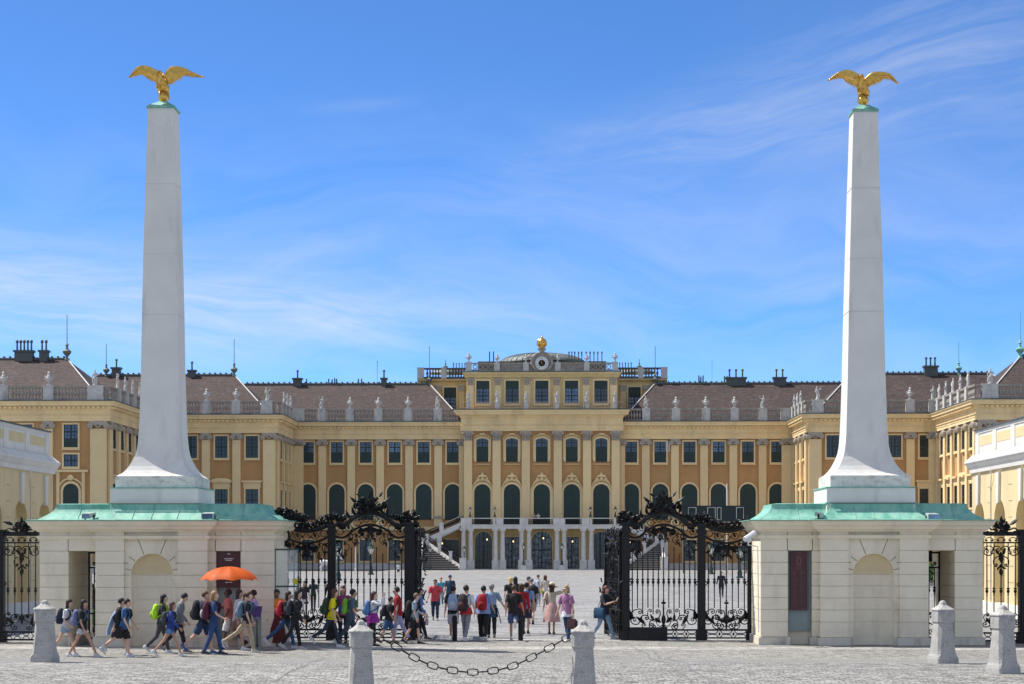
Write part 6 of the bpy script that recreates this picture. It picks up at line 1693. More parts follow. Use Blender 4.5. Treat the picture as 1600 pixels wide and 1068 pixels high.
def skirt(J, zlow, r0=.16, r1=.24, sd=0, lean=0):
    b = MB(); z1 = J['pelvis'].z+.12; n = 18; m = 7; c = J['pelvis']
    b.loft([[(c.x+(r0+(r1-r0)*(i/m)**.8)*math.cos(2*math.pi*j/n)*(1+.09*(i/m)*math.sin(j*2.6+sd)), c.y+lean*(i/m)+(r0*.78+(r1-r0*.78)*(i/m)**.8)*math.sin(2*math.pi*j/n)*(1+.09*(i/m)*math.sin(j*2.6+sd)), z1+(zlow-z1)*i/m) for j in range(n)] for i in range(m+1)])
    return b
def hair_mb(J, style, sd=0):
    b = MB(); c = J['head']+J['hu']*.022-J['hf']*.022; f = J['hf']; u = J['hu']; X = Vector((1, 0, 0)); n = 14
    def ell(cc, rx, ry, rz, a0=0, a1=1, wv=.03, m=8):
        b.loft([[cc+X*rx*math.sin(math.pi*t)*math.cos(2*math.pi*j/n)*wob(i, j, wv, sd)+f*ry*math.sin(math.pi*t)*math.sin(2*math.pi*j/n)*wob(i, j, wv, sd)+u*rz*math.cos(math.pi*t) for j in range(n)] for i, t in enumerate([a0+(a1-a0)*q/m+.004 for q in range(m+1)])])
    if style == 'bald': return None
    if style in ('cap',):
        ell(c+u*.015, .096, .108, .105, 0, .52, .0)
        return b
    c2 = c-f*.012
    ell(c2+u*.004, .09, .098, .106, 0, .74, .03 if style != 'curly' else .1)
    if style in ('long', 'curly', 'verylong', 'bob'):
        L = {'long': .34, 'curly': .26, 'verylong': .46, 'bob': .18}[style]; wv = .12 if style == 'curly' else .06; wd = 1.25 if style == 'curly' else 1
        b.loft([ [c-f*(.035+.03*t)+X*(.095*wd*(1-.25*t*t))*math.cos(2*math.pi*j/n)*wob(i, j, wv, sd)+f*(.07*wd*(1-.3*t))*math.sin(2*math.pi*j/n)*wob(i, j, wv, sd)+u*(.03)-Vector((0, .02*t, L*t)) for j in range(n)] for i, t in enumerate((0, .2, .4, .6, .8, 1))])
    if style == 'bun': ell(c-f*.1+u*.05, .045, .045, .045)
    if style == 'pony': b.tube([c-f*.09+u*.03, c-f*.14-u*.02, c-f*.13-u*.2], [.035, .035, .012], 7)
    return b
PEOPLE = []
def person(px, foot, head, heading, pose, skin, sex, hair, hcol, top, tcol, bottom, bcol, shoe, label, cat='person', loose=1.0, dx=0, Y=None, extra=None, sl='short', hem=-.1, wide=1.0):
    """px, foot, head: photo pixels of the figure; heading: degrees, 0 walks away, -90 walks to the right, 90 to the left, 180 comes nearer"""
    if Y is None: Y = 9018/(foot-854.6)
    Hm = (foot-head)*Y/2818; Hm = max(1.25, min(1.95, Hm)); k = Hm/1.76
    jr = random.Random(int(px*7)); pose = dict(pose); heading += jr.uniform(-9, 9)
    for q in ('legL', 'legR'): pose[q] = (pose[q][0]*jr.uniform(.78, 1.12), pose[q][1]*jr.uniform(.8, 1.3))
    for q in ('armL', 'armR'):
        if abs(pose[q][0]) < 40: pose[q] = (pose[q][0]+jr.uniform(-9, 9), pose[q][1]+jr.uniform(-2, 7), pose[q][2]+jr.uniform(-5, 22))
    pose['lean'] = pose.get('lean', 4)+jr.uniform(-2, 4); pose['look'] = pose.get('look', 0)+jr.uniform(-4, 10)
    x = wx(px, Y); J = joints(pose); zb = ground_z(Y) if Y < 255 else 0
    sd = px*.37
    me, RD = body_mesh(J, skin, sex); o = bpy.data.objects.new('person', me); COL.objects.link(o); add_skin(o, RD)
    o.location = (x, Y, zb); o.rotation_euler = (0, 0, R(heading)); o.scale = (k, k, k); tag(o, label, 'person')
    wd = (1.0 if sex == 'm' else .9)*wide
    def part(b, nm, m, smooth=True):
        if b is None: return None
        c = inst(nm, b.mesh(nm, m, smooth=smooth), o, (0, 0, 0)); return c
    if top: part(shirt(J, sl, loose, hem, sd, wd), top, cloth(tcol))
    if bottom in ('trousers', 'jeans', 'leggings'): part(trousers(J, 'long', (.8 if bottom == 'leggings' else 1.0)*(1.25 if loose > 1.3 else 1), sd, wd), bottom, cloth(bcol))
    elif bottom == 'shorts': part(trousers(J, 'shorts', 1.1, sd, wd), 'shorts', cloth(bcol))
    elif bottom == 'hotpants': part(trousers(J, 'hot', 1.0, sd, wd), 'shorts', cloth(bcol))
    elif bottom == 'skirt': part(skirt(J, .5, .155, .25, sd), 'skirt', cloth(bcol))
    elif bottom == 'longskirt': part(skirt(J, .12, .16, .27, sd), 'skirt', cloth(bcol))
    elif bottom == 'midskirt': part(skirt(J, .42, .16, .3, sd, -.05), 'skirt', cloth(bcol))
    hb = part(hair_mb(J, hair, sd), 'cap' if hair == 'cap' else 'hair', cloth(hcol, .7, 'hair'))
    if hair == 'cap':
        c = J['head']+J['hu']*.035+J['hf']*.085; part(MB().loft([[c+Vector((sx*.075, 0, 0))+J['hf']*fy+J['hu']*uz for sx, fy in ((-1, 0), (-.8, .06), (0, .085), (.8, .06), (1, 0))] for uz in (0, .012)]), 'cap_brim', cloth(hcol, .7, 'hair'))
    e = MB()
    for s in (-1, 1): e.ball(J['head']+Vector((s*.031, 0, 0))+J['hf']*.087+J['hu']*.005, .012, .008, .008, 6, 4)
    part(e, 'eyes', cloth((.02, .015, .015), .3, 'plastic'))
    e = MB(); e.tube([J['head']+Vector((-.022, 0, 0))+J['hf']*.083-J['hu']*.052, J['head']+J['hf']*.09-J['hu']*.055, J['head']+Vector((.022, 0, 0))+J['hf']*.083-J['hu']*.052], .006, 4); part(e, 'mouth', cloth((.3, .09, .08), .5, 'plastic'))
    for n in 'LR':
        a = J['ank'+n]; fa = J['sh_ang'+n]*.8 if a.z > .13 else 0
        ff = Vector((0, math.cos(fa), math.sin(fa))); uu = Vector((0, -math.sin(fa), math.cos(fa))); b = MB()
        rr = []
        for t, w_, z0, z1 in ((-.075, .028, -.082, -.02), (-.05, .04, -.086, .03), (0, .043, -.086, .035), (.06, .045, -.086, -.02), (.12, .05, -.086, -.035), (.17, .04, -.083, -.05), (.195, .02, -.078, -.06)):
            c = a+ff*t; rr.append([c+Vector((-w_, 0, 0))+uu*z0, c+Vector((w_, 0, 0))+uu*z0, c+Vector((w_*.9, 0, 0))+uu*(z1*.6+z0*.4), c+Vector((w_*.5, 0, 0))+uu*z1, c+Vector((-w_*.5, 0, 0))+uu*z1, c+Vector((-w_*.9, 0, 0))+uu*(z1*.6+z0*.4)])
        b.loft(rr); part(b, 'shoe', cloth(shoe, .6))
    ctx = dict(o=o, J=J, part=part, k=k, sd=sd, loc=Vector((x, Y, zb)), heading=heading, wd=wd)
    for fn in (extra or []): fn(ctx)
    PEOPLE.append(o); return ctx
# --- things worn or carried
def carried(name, lab, cat, ctx, parts, grp=None):
    r = bpy.data.objects.new(name, None); COL.objects.link(r); o = ctx['o']
    r.location = o.location; r.rotation_euler = o.rotation_euler; r.scale = o.scale; tag(r, lab, cat, grp)
    for nm, b, m in parts: inst(nm, b.mesh(nm, m, smooth=True), r, (0, 0, 0))
    return r
def backpack(col, lab, pocket=None, size=1.0, side=0):
    def fn(c):
        J = c['J']; up = J['up']; bk = Vector((0, -up.z, up.y)); ctr = J['pelvis']+up*.27+bk*(.125+.085*size)+Vector((side, 0, 0)); b = MB(); n = 14
        rr = []
        for t, w_, d_ in ((-.24, .07, .05), (-.225, .125, .085), (-.1, .145, .1), (.05, .14, .09), (.17, .115, .075), (.22, .07, .045), (.235, .02, .02)):
            rr.append([ctr+up*t*size+Vector((1, 0, 0))*w_*size*(abs(math.cos(a))**.7)*(1 if math.cos(a) > 0 else -1)*wob(int(t*20), j, .03, c['sd'])+bk*d_*size*(abs(math.sin(a))**.7)*(1 if math.sin(a) > 0 else -1) for j in range(n) for a in [2*math.pi*j/n]])
        b.loft(rr); pk = MB().ball(ctr+bk*.1*size-up*.1*size, .1*size, .05*size, .11*size, 12, 7)
        st = MB()
        for s in (-1, 1):
            x = Vector((s*.1, 0, 0)); st.tube([ctr-bk*.07+x+up*.16, J['neck']+x*1.15-up*.005+bk*.03, J['neck']+x*1.2-up*.05-bk*.11, J['chest']+x*1.25-bk*.145, J['chest']+x*1.35-up*.12-bk*.11, ctr-bk*.06+x*1.2-up*.16], .016, 5, ry=.03)
        carried('backpack', lab, 'backpack', c, [('pack', b, cloth(col)), ('front_pocket', pk, cloth(pocket or tuple(v*.75 for v in col))), ('strap', st, cloth(tuple(v*.6 for v in col)))], 'backpacks of the visitors')
    return fn
def bag(col, lab, name='shoulder_bag', at_='hip', side=1, size=1.0, diag=True):
    def fn(c):
        J = c['J']; s = side; b = MB()
        if at_ == 'hip': p = J['pelvis']+Vector((s*.2, -.03, -.06))
        elif at_ == 'back': p = J['pelvis']+Vector((s*.12, -.18, -.02))
        else: p = J['wriR' if s > 0 else 'wriL']+J['hdR' if s > 0 else 'hdL']*.1+Vector((0, 0, -.2))
        w, d, h = .13*size, .055*size, .12*size
        if at_ == 'hand': w, d = d*.9, w
        b.loft([[p+Vector((x*a, y*a2, z)) for x, y in ((-d, -w), (d, -w), (d, w), (-d, w))] if at_ != 'back' else [p+Vector((x*a, y*a2, z)) for x, y in ((-w, -d), (w, -d), (w, d), (-w, d))] for z, a, a2 in ((-h, .8, .9), (-h*.9, 1, 1), (h*.5, .95, 1), (h, .5, .95))])
        st = MB(); top = p+Vector((0, 0, h))
        if at_ == 'hand': wr = J['wriR' if s > 0 else 'wriL']+J['hdR' if s > 0 else 'hdL']*.08; st.tube([top+Vector((0, -w*.0-.08, 0)), wr+Vector((0, -.02, .02)), wr+Vector((0, .02, .02)), top+Vector((0, .08, 0))], .009, 5)
        else:
            sh = J['neck']+Vector((-s*.09 if diag else s*.13, 0, .0)); m = J['chest']
            st.tube([top+Vector((0, -.06, 0)), m+Vector((s*.05, -.14, 0)), sh+Vector((0, -.05, .02)), sh+Vector((0, .05, .02)), m+Vector((s*.05, .14, 0)), top+Vector((0, .06, 0))], .012, 5)
        carried(name, lab, 'bag', c, [('bag_body', b, cloth(col)), ('strap', st, cloth(tuple(v*.6 for v in col)))])
    return fn
def jacket_round_waist(col, side=0, L=.5):
    def fn(c):
        J = c['J']; b = skirt(J, J['pelvis'].z-L*.55, .165, .2, c['sd']); c['part'](b, 'tied_jacket', cloth(col))
        if side: c['part'](MB().loft([[J['pelvis']+Vector((side*.17+side*t*.12, -.12+y, .03-L*1.0*t)) for y in (-.07*(1.2-t), .07*(1.2-t))]+[J['pelvis']+Vector((side*.17+side*t*.12+.03, -.12+y, .03-L*t)) for y in (.07*(1.2-t), -.07*(1.2-t))] for t in (0, .3, .6, 1)]), 'hanging_sleeve', cloth(col))
    return fn
def jacket_over_pack(col):
    def fn(c):
        J = c['J']; up = J['up']; b = MB(); p = J['pelvis']
        b.loft([[p+up*t+Vector((x*w, y0-d, 0)) for x, d in ((-1, 0), (-.4, .05), (.4, .05), (1, 0))]+[p+up*t+Vector((x*w, y0-d+.03, 0)) for x, d in ((1, 0), (.4, .05), (-.4, .05), (-1, 0))] for t, w, y0 in ((.42, .08, -.30), (.25, .15, -.38), (.05, .16, -.42), (-.15, .12, -.47), (-.3, .07, -.46))])
        c['part'](b, 'draped_jacket', cloth(col))
    return fn
def sunglasses(c):
    J = c['J']; b = MB()
    for s in (-1, 1): b.ball(J['head']+Vector((s*.034, 0, 0))+J['hf']*.092+J['hu']*.005, .028, .012, .02, 8, 5)
    b.tube([J['head']+Vector((s*.075, 0, 0))+J['hf']*.05+J['hu']*.01 for s in (-1,)]+[J['head']+Vector((0, 0, 0))+J['hf']*.1+J['hu']*.01]+[J['head']+Vector((.075, 0, 0))+J['hf']*.05+J['hu']*.01], .007, 4)
    c['part'](b, 'sunglasses', cloth((.01, .01, .012), .2, 'plastic'))
def sunhat(col, band):
    def fn(c):
        J = c['J']; p = J['head']+J['hu']*.045; u = J['hu']; f = J['hf']; X = Vector((1, 0, 0)); n = 22
        rg = lambda r, h, wv=0: [p+X*r*math.cos(2*math.pi*j/n)+f*r*1.05*math.sin(2*math.pi*j/n)+u*(h+wv*math.sin(3*2*math.pi*j/n)) for j in range(n)]
        b = MB().loft([rg(.09, -.005), rg(.16, -.012, .006), rg(.235, -.03, .02), rg(.238, -.022, .02), rg(.16, .004, .006), rg(.1, .012), rg(.095, .06), rg(.085, .105), rg(.05, .125), rg(.005, .128)])
        c['part'](b, 'sun_hat', cloth(col)); c['part'](MB().loft([rg(.103, .012), rg(.1, .045), rg(.094, .045), rg(.094, .012)]), 'hat_band', cloth(band))
    return fn
def sari_drape(col):
    def fn(c):
        J = c['J']; b = MB(); p = J['pelvis']; X = Vector((1, 0, 0))
        b.loft([ringz(p+J['up']*t+Vector((ox, 0, 0)), J['up'], rx, ry, i, 2, 14, .06) for i, (t, rx, ry, ox) in enumerate(((-.15, .1, .15, -.08), (0, .15, .145, -.03), (.2, .17, .14, 0), (.38, .19, .14, .0), (.46, .17, .115, .0), (.52, .08, .08, .03)))])
        c['part'](b, 'sari_drape', cloth(col))
    return fn
def undershirt(col):
    def fn(c): c['part'](skirt(c['J'], c['J']['pelvis'].z-.16, .17, .2, c['sd']), 'white_hem', cloth(col))
    return fn
def lead_hold(nm, col, lab, cat, size=(.04, .012, .07), side=1):
    def fn(c):
        J = c['J']; n = 'R' if side > 0 else 'L'; p = J['wri'+n]+J['hd'+n]*.12; b = MB().box(p.x-size[0], p.x+size[0], p.y-size[1], p.y+size[1], p.z-size[2], p.z+size[2])
        carried(nm, lab, cat, c, [('case', b, cloth(col, .4, 'plastic')), ('lens', MB().lathe(p.x, p.y-size[1]-.01, [(.015, p.z-.02), (.015, p.z+.02)], 8), cloth((.02, .02, .025), .3, 'plastic'))])
    return fn
Wt, Bk, Nv = (.62, .62, .62), (.014, .014, .016), (.012, .018, .045)
Dn, LDn, Be = (.035, .07, .17), (.26, .36, .52), (.38, .30, .20)
DH, BH, BL = (.012, .009, .008), (.07, .032, .016), (.36, .24, .11)
RT, LF, AW, TO = -90, 90, 0, 180
w1 = W(); w2 = mirror(w1)
w3 = W(20, -18, 6, 24); w4 = mirror(w3)
wbig = W(30, -30, 8, 35)
P = person
# left file of pupils, walking to the right
P(103, 1025, 932, RT, W(22, -26, 5, 22, armR=(-5, 6, 60)), 'light', 'f', 'long', (.05, .02, .013), 't_shirt', Wt, 'hotpants', LDn, Wt, 'girl in white top and pale denim shorts, partly behind the left bollard', extra=[backpack(Nv, 'navy backpack on the girl in the white top by the left bollard')])
P(129, 1026, 930, RT, W(28, -26, 3, 12), 'tan', 'f', 'verylong', DH, 'top', (.012, .013, .018), 'hotpants', (.5, .5, .52), Wt, 'girl with very long black hair, black top and white shorts, mid-stride', extra=[backpack((.12, .15, .27), 'grey-blue patterned backpack on the girl with very long black hair', (.18, .22, .34))])
P(184, 1025, 931, RT, w2, 'light', 'm', 'short', DH, 'hooded_top', (.012, .018, .07), 'shorts', Bk, Wt, 'boy in a navy hooded top half hidden behind the boy in blue', Y=53.5)
P(194, 1026, 933, RT, W(12, -36, 4, 18, armL=(5, 8, 15)), 'light', 'm', 'short', (.03, .016, .012), 't_shirt', (.03, .10, .22), 'shorts', (.012, .01, .012), (.5, .55, .6), 'boy in blue top and black shorts, pale blue jacket slung behind him', extra=[backpack(Bk, 'black backpack under the pale blue jacket of the boy in blue'), jacket_over_pack((.24, .34, .52))])
P(252, 1022, 927, RT, w3, 'light', 'f', 'long', DH, 'jumper', (.03, .03, .035), 'trousers', (.06, .06, .065), Wt, 'girl with dark hair and grey trousers carrying a lime green backpack', Y=54.5, sl='long', extra=[backpack((.42, .75, .02), 'lime green backpack on the girl in grey trousers', (.33, .6, .02), .95)])
P(278, 1021, 924, RT, W(20, -20, 4, 20, lean=9, look=18), 'light', 'm', 'short', (.02, .012, .01), 'hooded_top', (.16, .18, .2), 'trousers', (.018, .018, .02), (.2, .2, .2), 'boy in grey hooded top and black trousers looking down at the ground', Y=55, sl='long')
P(266, 1025, 935, RT, W(24, -30, 3, 15), 'tan', 'f', 'verylong', (.09, .042, .02), 'cardigan', (.02, .05, .24), 'hotpants', (.12, .22, .42), Wt, 'girl with long brown curls, bright blue cardigan and short denim shorts', sl='long', extra=[backpack((.045, .05, .06), 'dark grey backpack on the girl in the bright blue cardigan', None, .9)])
P(318, 1020, 917, RT, W(18, -32, 6, 22), 'light', 'm', 'short', (.10, .05, .02), 't_shirt', Nv, 'shorts', (.02, .045, .11), (.03, .09, .25), 'boy in navy shirt and blue shorts just behind the woman in jeans', Y=54.3, extra=[backpack((.015, .015, .02), 'large black backpack on the boy in blue shorts', (.02, .02, .03), 1.15)])
P(334, 1021, 914, RT, W(16, -10, 5, 12, armR=(15, 8, 35)), 'light', 'f', 'bob', (.32, .19, .08), 't_shirt', (.02, .05, .14), 'jeans', (.025, .065, .17), (.02, .03, .05), 'blonde woman in dark blue tee and bright blue jeans under the umbrella edge', Y=53.9, extra=[backpack((.09, .014, .03), 'maroon, black and white backpack on the blonde woman in jeans', (.45, .42, .42), 1.1)])
UMB = P(358, 1014, 915, LF, W(16, -20, 6, 20, armR=(40, 2, 100), armL=(-15, 10, 20)), 'dark', 'm', 'short', DH, 'polo_shirt', (.50, .14, .13), 'shorts', (.62, .60, .57), Bk, 'man in salmon polo shirt and white shorts facing left under the orange umbrella', extra=[sunglasses])
P(370, 1016, 918, RT, w4, 'tan', 'f', 'long', (.03, .02, .015), 'blouse', (.5, .47, .48), 'shorts', (.22, .12, .10), Wt, 'woman in white blouse mostly hidden behind the man in salmon polo', Y=56.3)
P(386, 1019, 921, RT, W(14, -34, 3, 22, armL=(4, 6, 15)), 'light', 'f', 'pony', BH, 't_shirt', (.013, .017, .032), 'trousers', (.42, .33, .22), (.5, .47, .42), 'woman with brown ponytail, dark navy tee and beige trousers striding right', extra=[backpack((.13, .21, .29), 'pale blue grey backpack on the woman in beige trousers', (.16, .24, .33), 1.0)])
P(398, 1013, 921, LF, S(armL=(30, 6, 60)), 'brown', 'm', 'short', DH, 'shirt', (.40, .36, .62), 'trousers', (.25, .22, .17), (.1, .06, .04), 'person in lilac shirt standing behind the blue lectern', Y=57.4)
P(433, 1009, 919, TO, S(legL=(3, 2), legR=(-3, 3)), 'brown', 'f', 'bun', DH, 'blouse', (.55, .2, .03), 'longskirt', (.10, .012, .012), (.1, .03, .02), 'woman in an orange and dark red sari standing by the left gatehouse corner', extra=[sari_drape((.75, .24, .015))])
P(447, 1013, 920, RT, W(22, -32, 5, 14), 'light', 'f', 'long', (.035, .02, .014), 'jacket', (.02, .02, .025), 'jeans', (.045, .09, .21), Wt, 'girl in dark jacket and blue jeans with a crimson backpack', Y=57, sl='long', extra=[backpack((.42, .02, .05), 'crimson backpack on the girl in blue jeans', None, .95)])
P(461, 1013, 918, RT, W(10, -22, 3, 18), 'light', 'f', 'verylong', DH, 'jacket', (.013, .013, .015), 'trousers', (.012, .012, .014), (.4, .4, .4), 'girl all in black with very long dark hair beside the crimson backpack', Y=56.6, sl='long', extra=[backpack((.03, .04, .05), 'black and grey backpack on the girl all in black', None, .95)])
# group before the left screen
P(518, 1011, 916, RT, W(20, -30, 5, 25, armR=(0, 6, 15), armL=(5, 8, 15)), 'light', 'f', 'long', (.09, .04, .02), 't_shirt', (.72, .62, .01), 'leggings', (.02, .03, .05), Wt, 'woman in bright yellow tee and dark leggings with long brown hair', extra=[backpack((.025, .05, .03), 'dark green backpack on the woman in the yellow tee', (.05, .11, .04), 1.05)], wide=1.12)
P(536, 1004, 908, TO, S(), 'tan', 'f', 'verylong', (.07, .02, .015), 'blouse', (.22, .04, .12), 'trousers', (.02, .02, .03), Bk, 'woman with long auburn hair and plum blouse behind the yellow tee')
P(548, 1010, 917, RT, W(16, -28, 5, 20, armL=(15, 8, 60)), 'tan', 'm', 'short', DH, 't_shirt', (.07, .10, .15), 'trousers', (.04, .055, .08), Wt, 'boy in slate tee and dark trousers with a green and blue backpack', extra=[backpack((.18, .42, .04), 'green backpack with a blue pocket on the boy in slate tee', (.01, .07, .55), 1.0)])
P(583, 1009, 922, RT, S(armL=(75, 12, 105), armR=(70, 10, 100)), 'light', 'f', 'long', (.06, .028, .018), 'jumper', (.6, .6, .62), 'leggings', (.015, .015, .02), Bk, 'girl in white jumper holding both hands up to her face', sl='long', extra=[backpack((.10, .22, .45), 'light blue backpack on the girl with raised hands', (.14, .27, .5), 1.0), jacket_round_waist((.28, .02, .24), 1, .35)])
P(607, 1004, 929, RT, W(18, -20, 4, 15), 'tan', 'm', 'short', (.03, .018, .012), 't_shirt', (.02, .02, .022), 'shorts', (.03, .09, .2), (.02, .02, .02), 'small boy in black tee and blue shorts before the gate post', extra=[backpack((.025, .03, .045), 'dark grey backpack on the small boy in blue shorts', None, .95)])
P(622, 1003, 914, LF, W(16, -20, 6, 14, armR=(-5, 6, 10), armL=(10, 6, 10)), 'light', 'm', 'short', DH, 'polo_shirt', (.27, .008, .012), 'trousers', (.38, .38, .60), (.02, .015, .015), 'man in dark red polo, lilac trousers and sunglasses facing left', extra=[sunglasses])
P(654, 998, 914, RT, w3, 'light', 'm', 'short', (.03, .02, .015), 'shirt', (.10, .22, .50), 'trousers', (.03, .03, .04), (.03, .02, .02), 'man in light blue shirt at the left edge of the gateway', sl='long', extra=[bag((.50, .33, .33), 'small pale pink handbag hanging beside the man in blue shirt', 'handbag', 'hand', 1, .9)])
P(648, 1005, 924, RT, W(16, -18, 4, 10, armL=(10, 6, 40)), 'light', 'm', 'short', (.16, .10, .05), 'denim_shirt', (.26, .33, .42), 'shorts', (.012, .012, .015), Bk, 'boy with fair hair, pale denim shirt and wide black shorts', extra=[backpack((.014, .014, .016), 'big black backpack on the fair-haired boy', None, 1.15)])
# gateway
P(680, 968.5, 903, TO, W(14, -12, 4, 22, armL=(0, 14, 12), armR=(4, 14, 12)), 'tan', 'm', 'short', (.02, .015, .012), 't_shirt', (.50, .05, .07), 'jeans', (.015, .03, .07), (.15, .15, .15), 'man in coral red tee and dark jeans walking towards the camera', extra=[sunglasses, lead_hold('camera_in_hand', (.02, .02, .022), 'small black camera held by the man in coral red tee', 'camera', (.03, .05, .04), 1)], wide=1.08)
P(689, 947.5, 899.5, TO, w4, 'light', 'f', 'bun', (.3, .1, .05), 't_shirt', (.06, .30, .42), 'trousers', (.05, .22, .28), Wt, 'woman in turquoise top and trousers with ginger hair, walking closer')
P(703, 950, 895.5, AW, w3, 'tan', 'm', 'cap', (.01, .03, .12), 't_shirt', (.015, .05, .09), 'shorts', (.02, .03, .05), Wt, 'man in dark teal tee and blue cap walking towards the palace', wide=1.1)
P(708, 999.5, 903, AW, w1, 'tan', 'm', 'short', DH, 't_shirt', (.014, .014, .016), 'shorts', (.55, .55, .62), Wt, 'boy in black tee and white shorts seen from behind in the gateway', Y=62.5, extra=[backpack((.30, .40, .55), 'pale blue patterned backpack on the boy in white shorts', (.45, .5, .6), 1.1)])
P(728, 1001, 908.5, -25, W(10, -12, 4, 10, armR=(5, 10, 15)), 'light', 'm', 'short', (.02, .013, .01), 't_shirt', Wt, 'trousers', (.20, .20, .23), (.6, .6, .6), 'boy in white tee and tight grey trousers seen from behind', extra=[backpack((.025, .015, .02), 'black and maroon backpack on the boy in grey trousers', (.06, .02, .02), 1.15), jacket_round_waist((.42, .02, .02), 0, .18)])
P(755, 999, 912.5, AW, W(8, -10, 3, 8), 'tan', 'm', 'short', DH, 'shirt', (.22, .30, .55), 'trousers', (.012, .012, .014), (.5, .5, .52), 'boy in blue checked shirt and wide black trousers seen from behind', loose=1.35, extra=[backpack((.33, .008, .015), 'bright red backpack on the boy in wide black trousers', (.26, .008, .012), 1.1)])
P(768, 998, 911.5, AW, W(8, -10, 3, 8, armR=(10, 24, 15)), 'light', 'm', 'short', (.25, .24, .22), 'shirt', (.22, .30, .40), 'trousers', (.014, .014, .017), (.1, .1, .1), 'grey-haired person in pale blue shirt with a navy jacket tied on', Y=64, extra=[jacket_round_waist((.02, .06, .12), 1, .5)])
P(803, 999.5, 904.5, AW, W(6, -42, 3, 50, armR=(0, 10, 15)), 'tan', 'm', 'short', (.07, .035, .02), 't_shirt', (.016, .012, .013), 'shorts', (.07, .1, .2), (.62, .62, .60), 'man in black tee and denim shorts pushing off one foot', extra=[bag((.013, .013, .015), 'black messenger bag slung across the man in denim shorts', 'messenger_bag', 'back', 1, 1.0)])
P(815, 991, 907, 20, w4, 'tan', 'f', 'long', BH, 'jumper', (.36, .008, .015), 'trousers', (.03, .02, .025), Bk, 'person in bright red jumper behind the man in denim shorts', sl='long')
P(798, 968, 895.5, AW, w3, 'light', 'f', 'bob', (.55, .40, .18), 'top', (.012, .012, .013), 'skirt', (.012, .012, .013), Bk, 'light-blonde woman in black dress far behind the man in denim shorts')
P(805.5, 965, 897.5, AW, w4, 'light', 'f', 'long', DH, 'top', (.012, .012, .013), 'trousers', (.012, .012, .013), Bk, 'dark-haired woman in black next to the light-blonde woman')
P(822, 989, 902, AW, W(12, -10, 4, 10, armR=(4, 10, 10)), 'light', 'm', 'short', DH, 't_shirt', (.22, .36, .60), 'shorts', (.015, .03, .07), (.02, .02, .022), 'man in light blue tee and navy shorts walking towards the palace', extra=[backpack((.02, .04, .08), 'navy backpack with pale marks on the man in light blue tee', (.16, .2, .26), .95)])
P(830, 974, 899, AW, W(16, -14, 4, 18), 'light', 'm', 'cap', (.09, .11, .16), 't_shirt', (.014, .014, .016), 'shorts', (.24, .18, .13), Bk, 'man in black tee and grey-blue cap walking towards the palace', wide=1.1)
P(826, 965, 895.5, AW, w3, 'light', 'm', 'cap', (.03, .03, .035), 't_shirt', (.1, .1, .12), 'trousers', (.03, .03, .04), Bk, 'man in dark cap mostly hidden behind the grey-blue cap')
P(840.5, 946.5, 896, AW, W(14, -10, 4, 10), 'light', 'm', 'cap', (.02, .03, .04), 'shirt', (.50, .52, .60), 'trousers', (.25, .27, .34), Wt, 'man in pale shirt, pale trousers and dark cap further into the courtyard', extra=[bag((.03, .08, .25), 'small blue bag worn across the man in pale shirt', 'shoulder_bag', 'hip', 1, .7)])
P(852, 947.5, 895.5, AW, w4, 'light', 'f', 'verylong', (.10, .03, .015), 'top', (.55, .5, .45), 'trousers', (.10, .14, .2), Wt, 'woman with very long chestnut hair beyond the straw hat', extra=[bag((.6, .48, .03), 'yellow bag hanging beside the woman with chestnut hair', 'shoulder_bag', 'hip', -1, .9, False)])
P(862, 989.5, 909, AW, W(6, -6, 2, 6, armR=(100, 35, 70)), 'tan', 'f', 'long', (.06, .03, .018), 'top', (.52, .43, .34), 'midskirt', (.50, .30, .28), (.2, .1, .06), 'woman in beige top and pink skirt holding her straw hat', loose=1.1, extra=[sunhat((.68, .60, .42), (.02, .02, .02))])
P(887, 1002, 909.5, 135, W(8, -8, 3, 6, armL=(2, 12, 10), armR=(0, 12, 10)), 'light', 'f', 'bob', (.30, .22, .11), 't_shirt', (.32, .14, .26), 'jeans', (.022, .07, .16), (.6, .6, .6), 'blonde woman in loose lilac tee and tight blue jeans', loose=1.3, hem=-.06, extra=[sunglasses, undershirt((.6, .6, .62)), bag((.05, .015, .02), 'dark red bag held low behind the woman in lilac tee', 'handbag', 'hand', -1, 1.3)], wide=1.08)
P(944, 997.5, 905.5, -135, W(20, -18, 6, 16, armL=(30, 10, 95), armR=(35, 5, 70), inR=.6), 'light', 'f', 'curly', (.13, .04, .018), 't_shirt', (.013, .018, .03), 'jeans', (.20, .30, .42), (.35, .42, .5), 'woman with curly auburn hair, black tee and pale jeans by the right gate leaf', loose=1.15, extra=[bag((.015, .06, .13), 'blue shoulder bag on the hip of the curly-haired woman', 'shoulder_bag', 'hip', 1, 1.4, False)], wide=1.1)
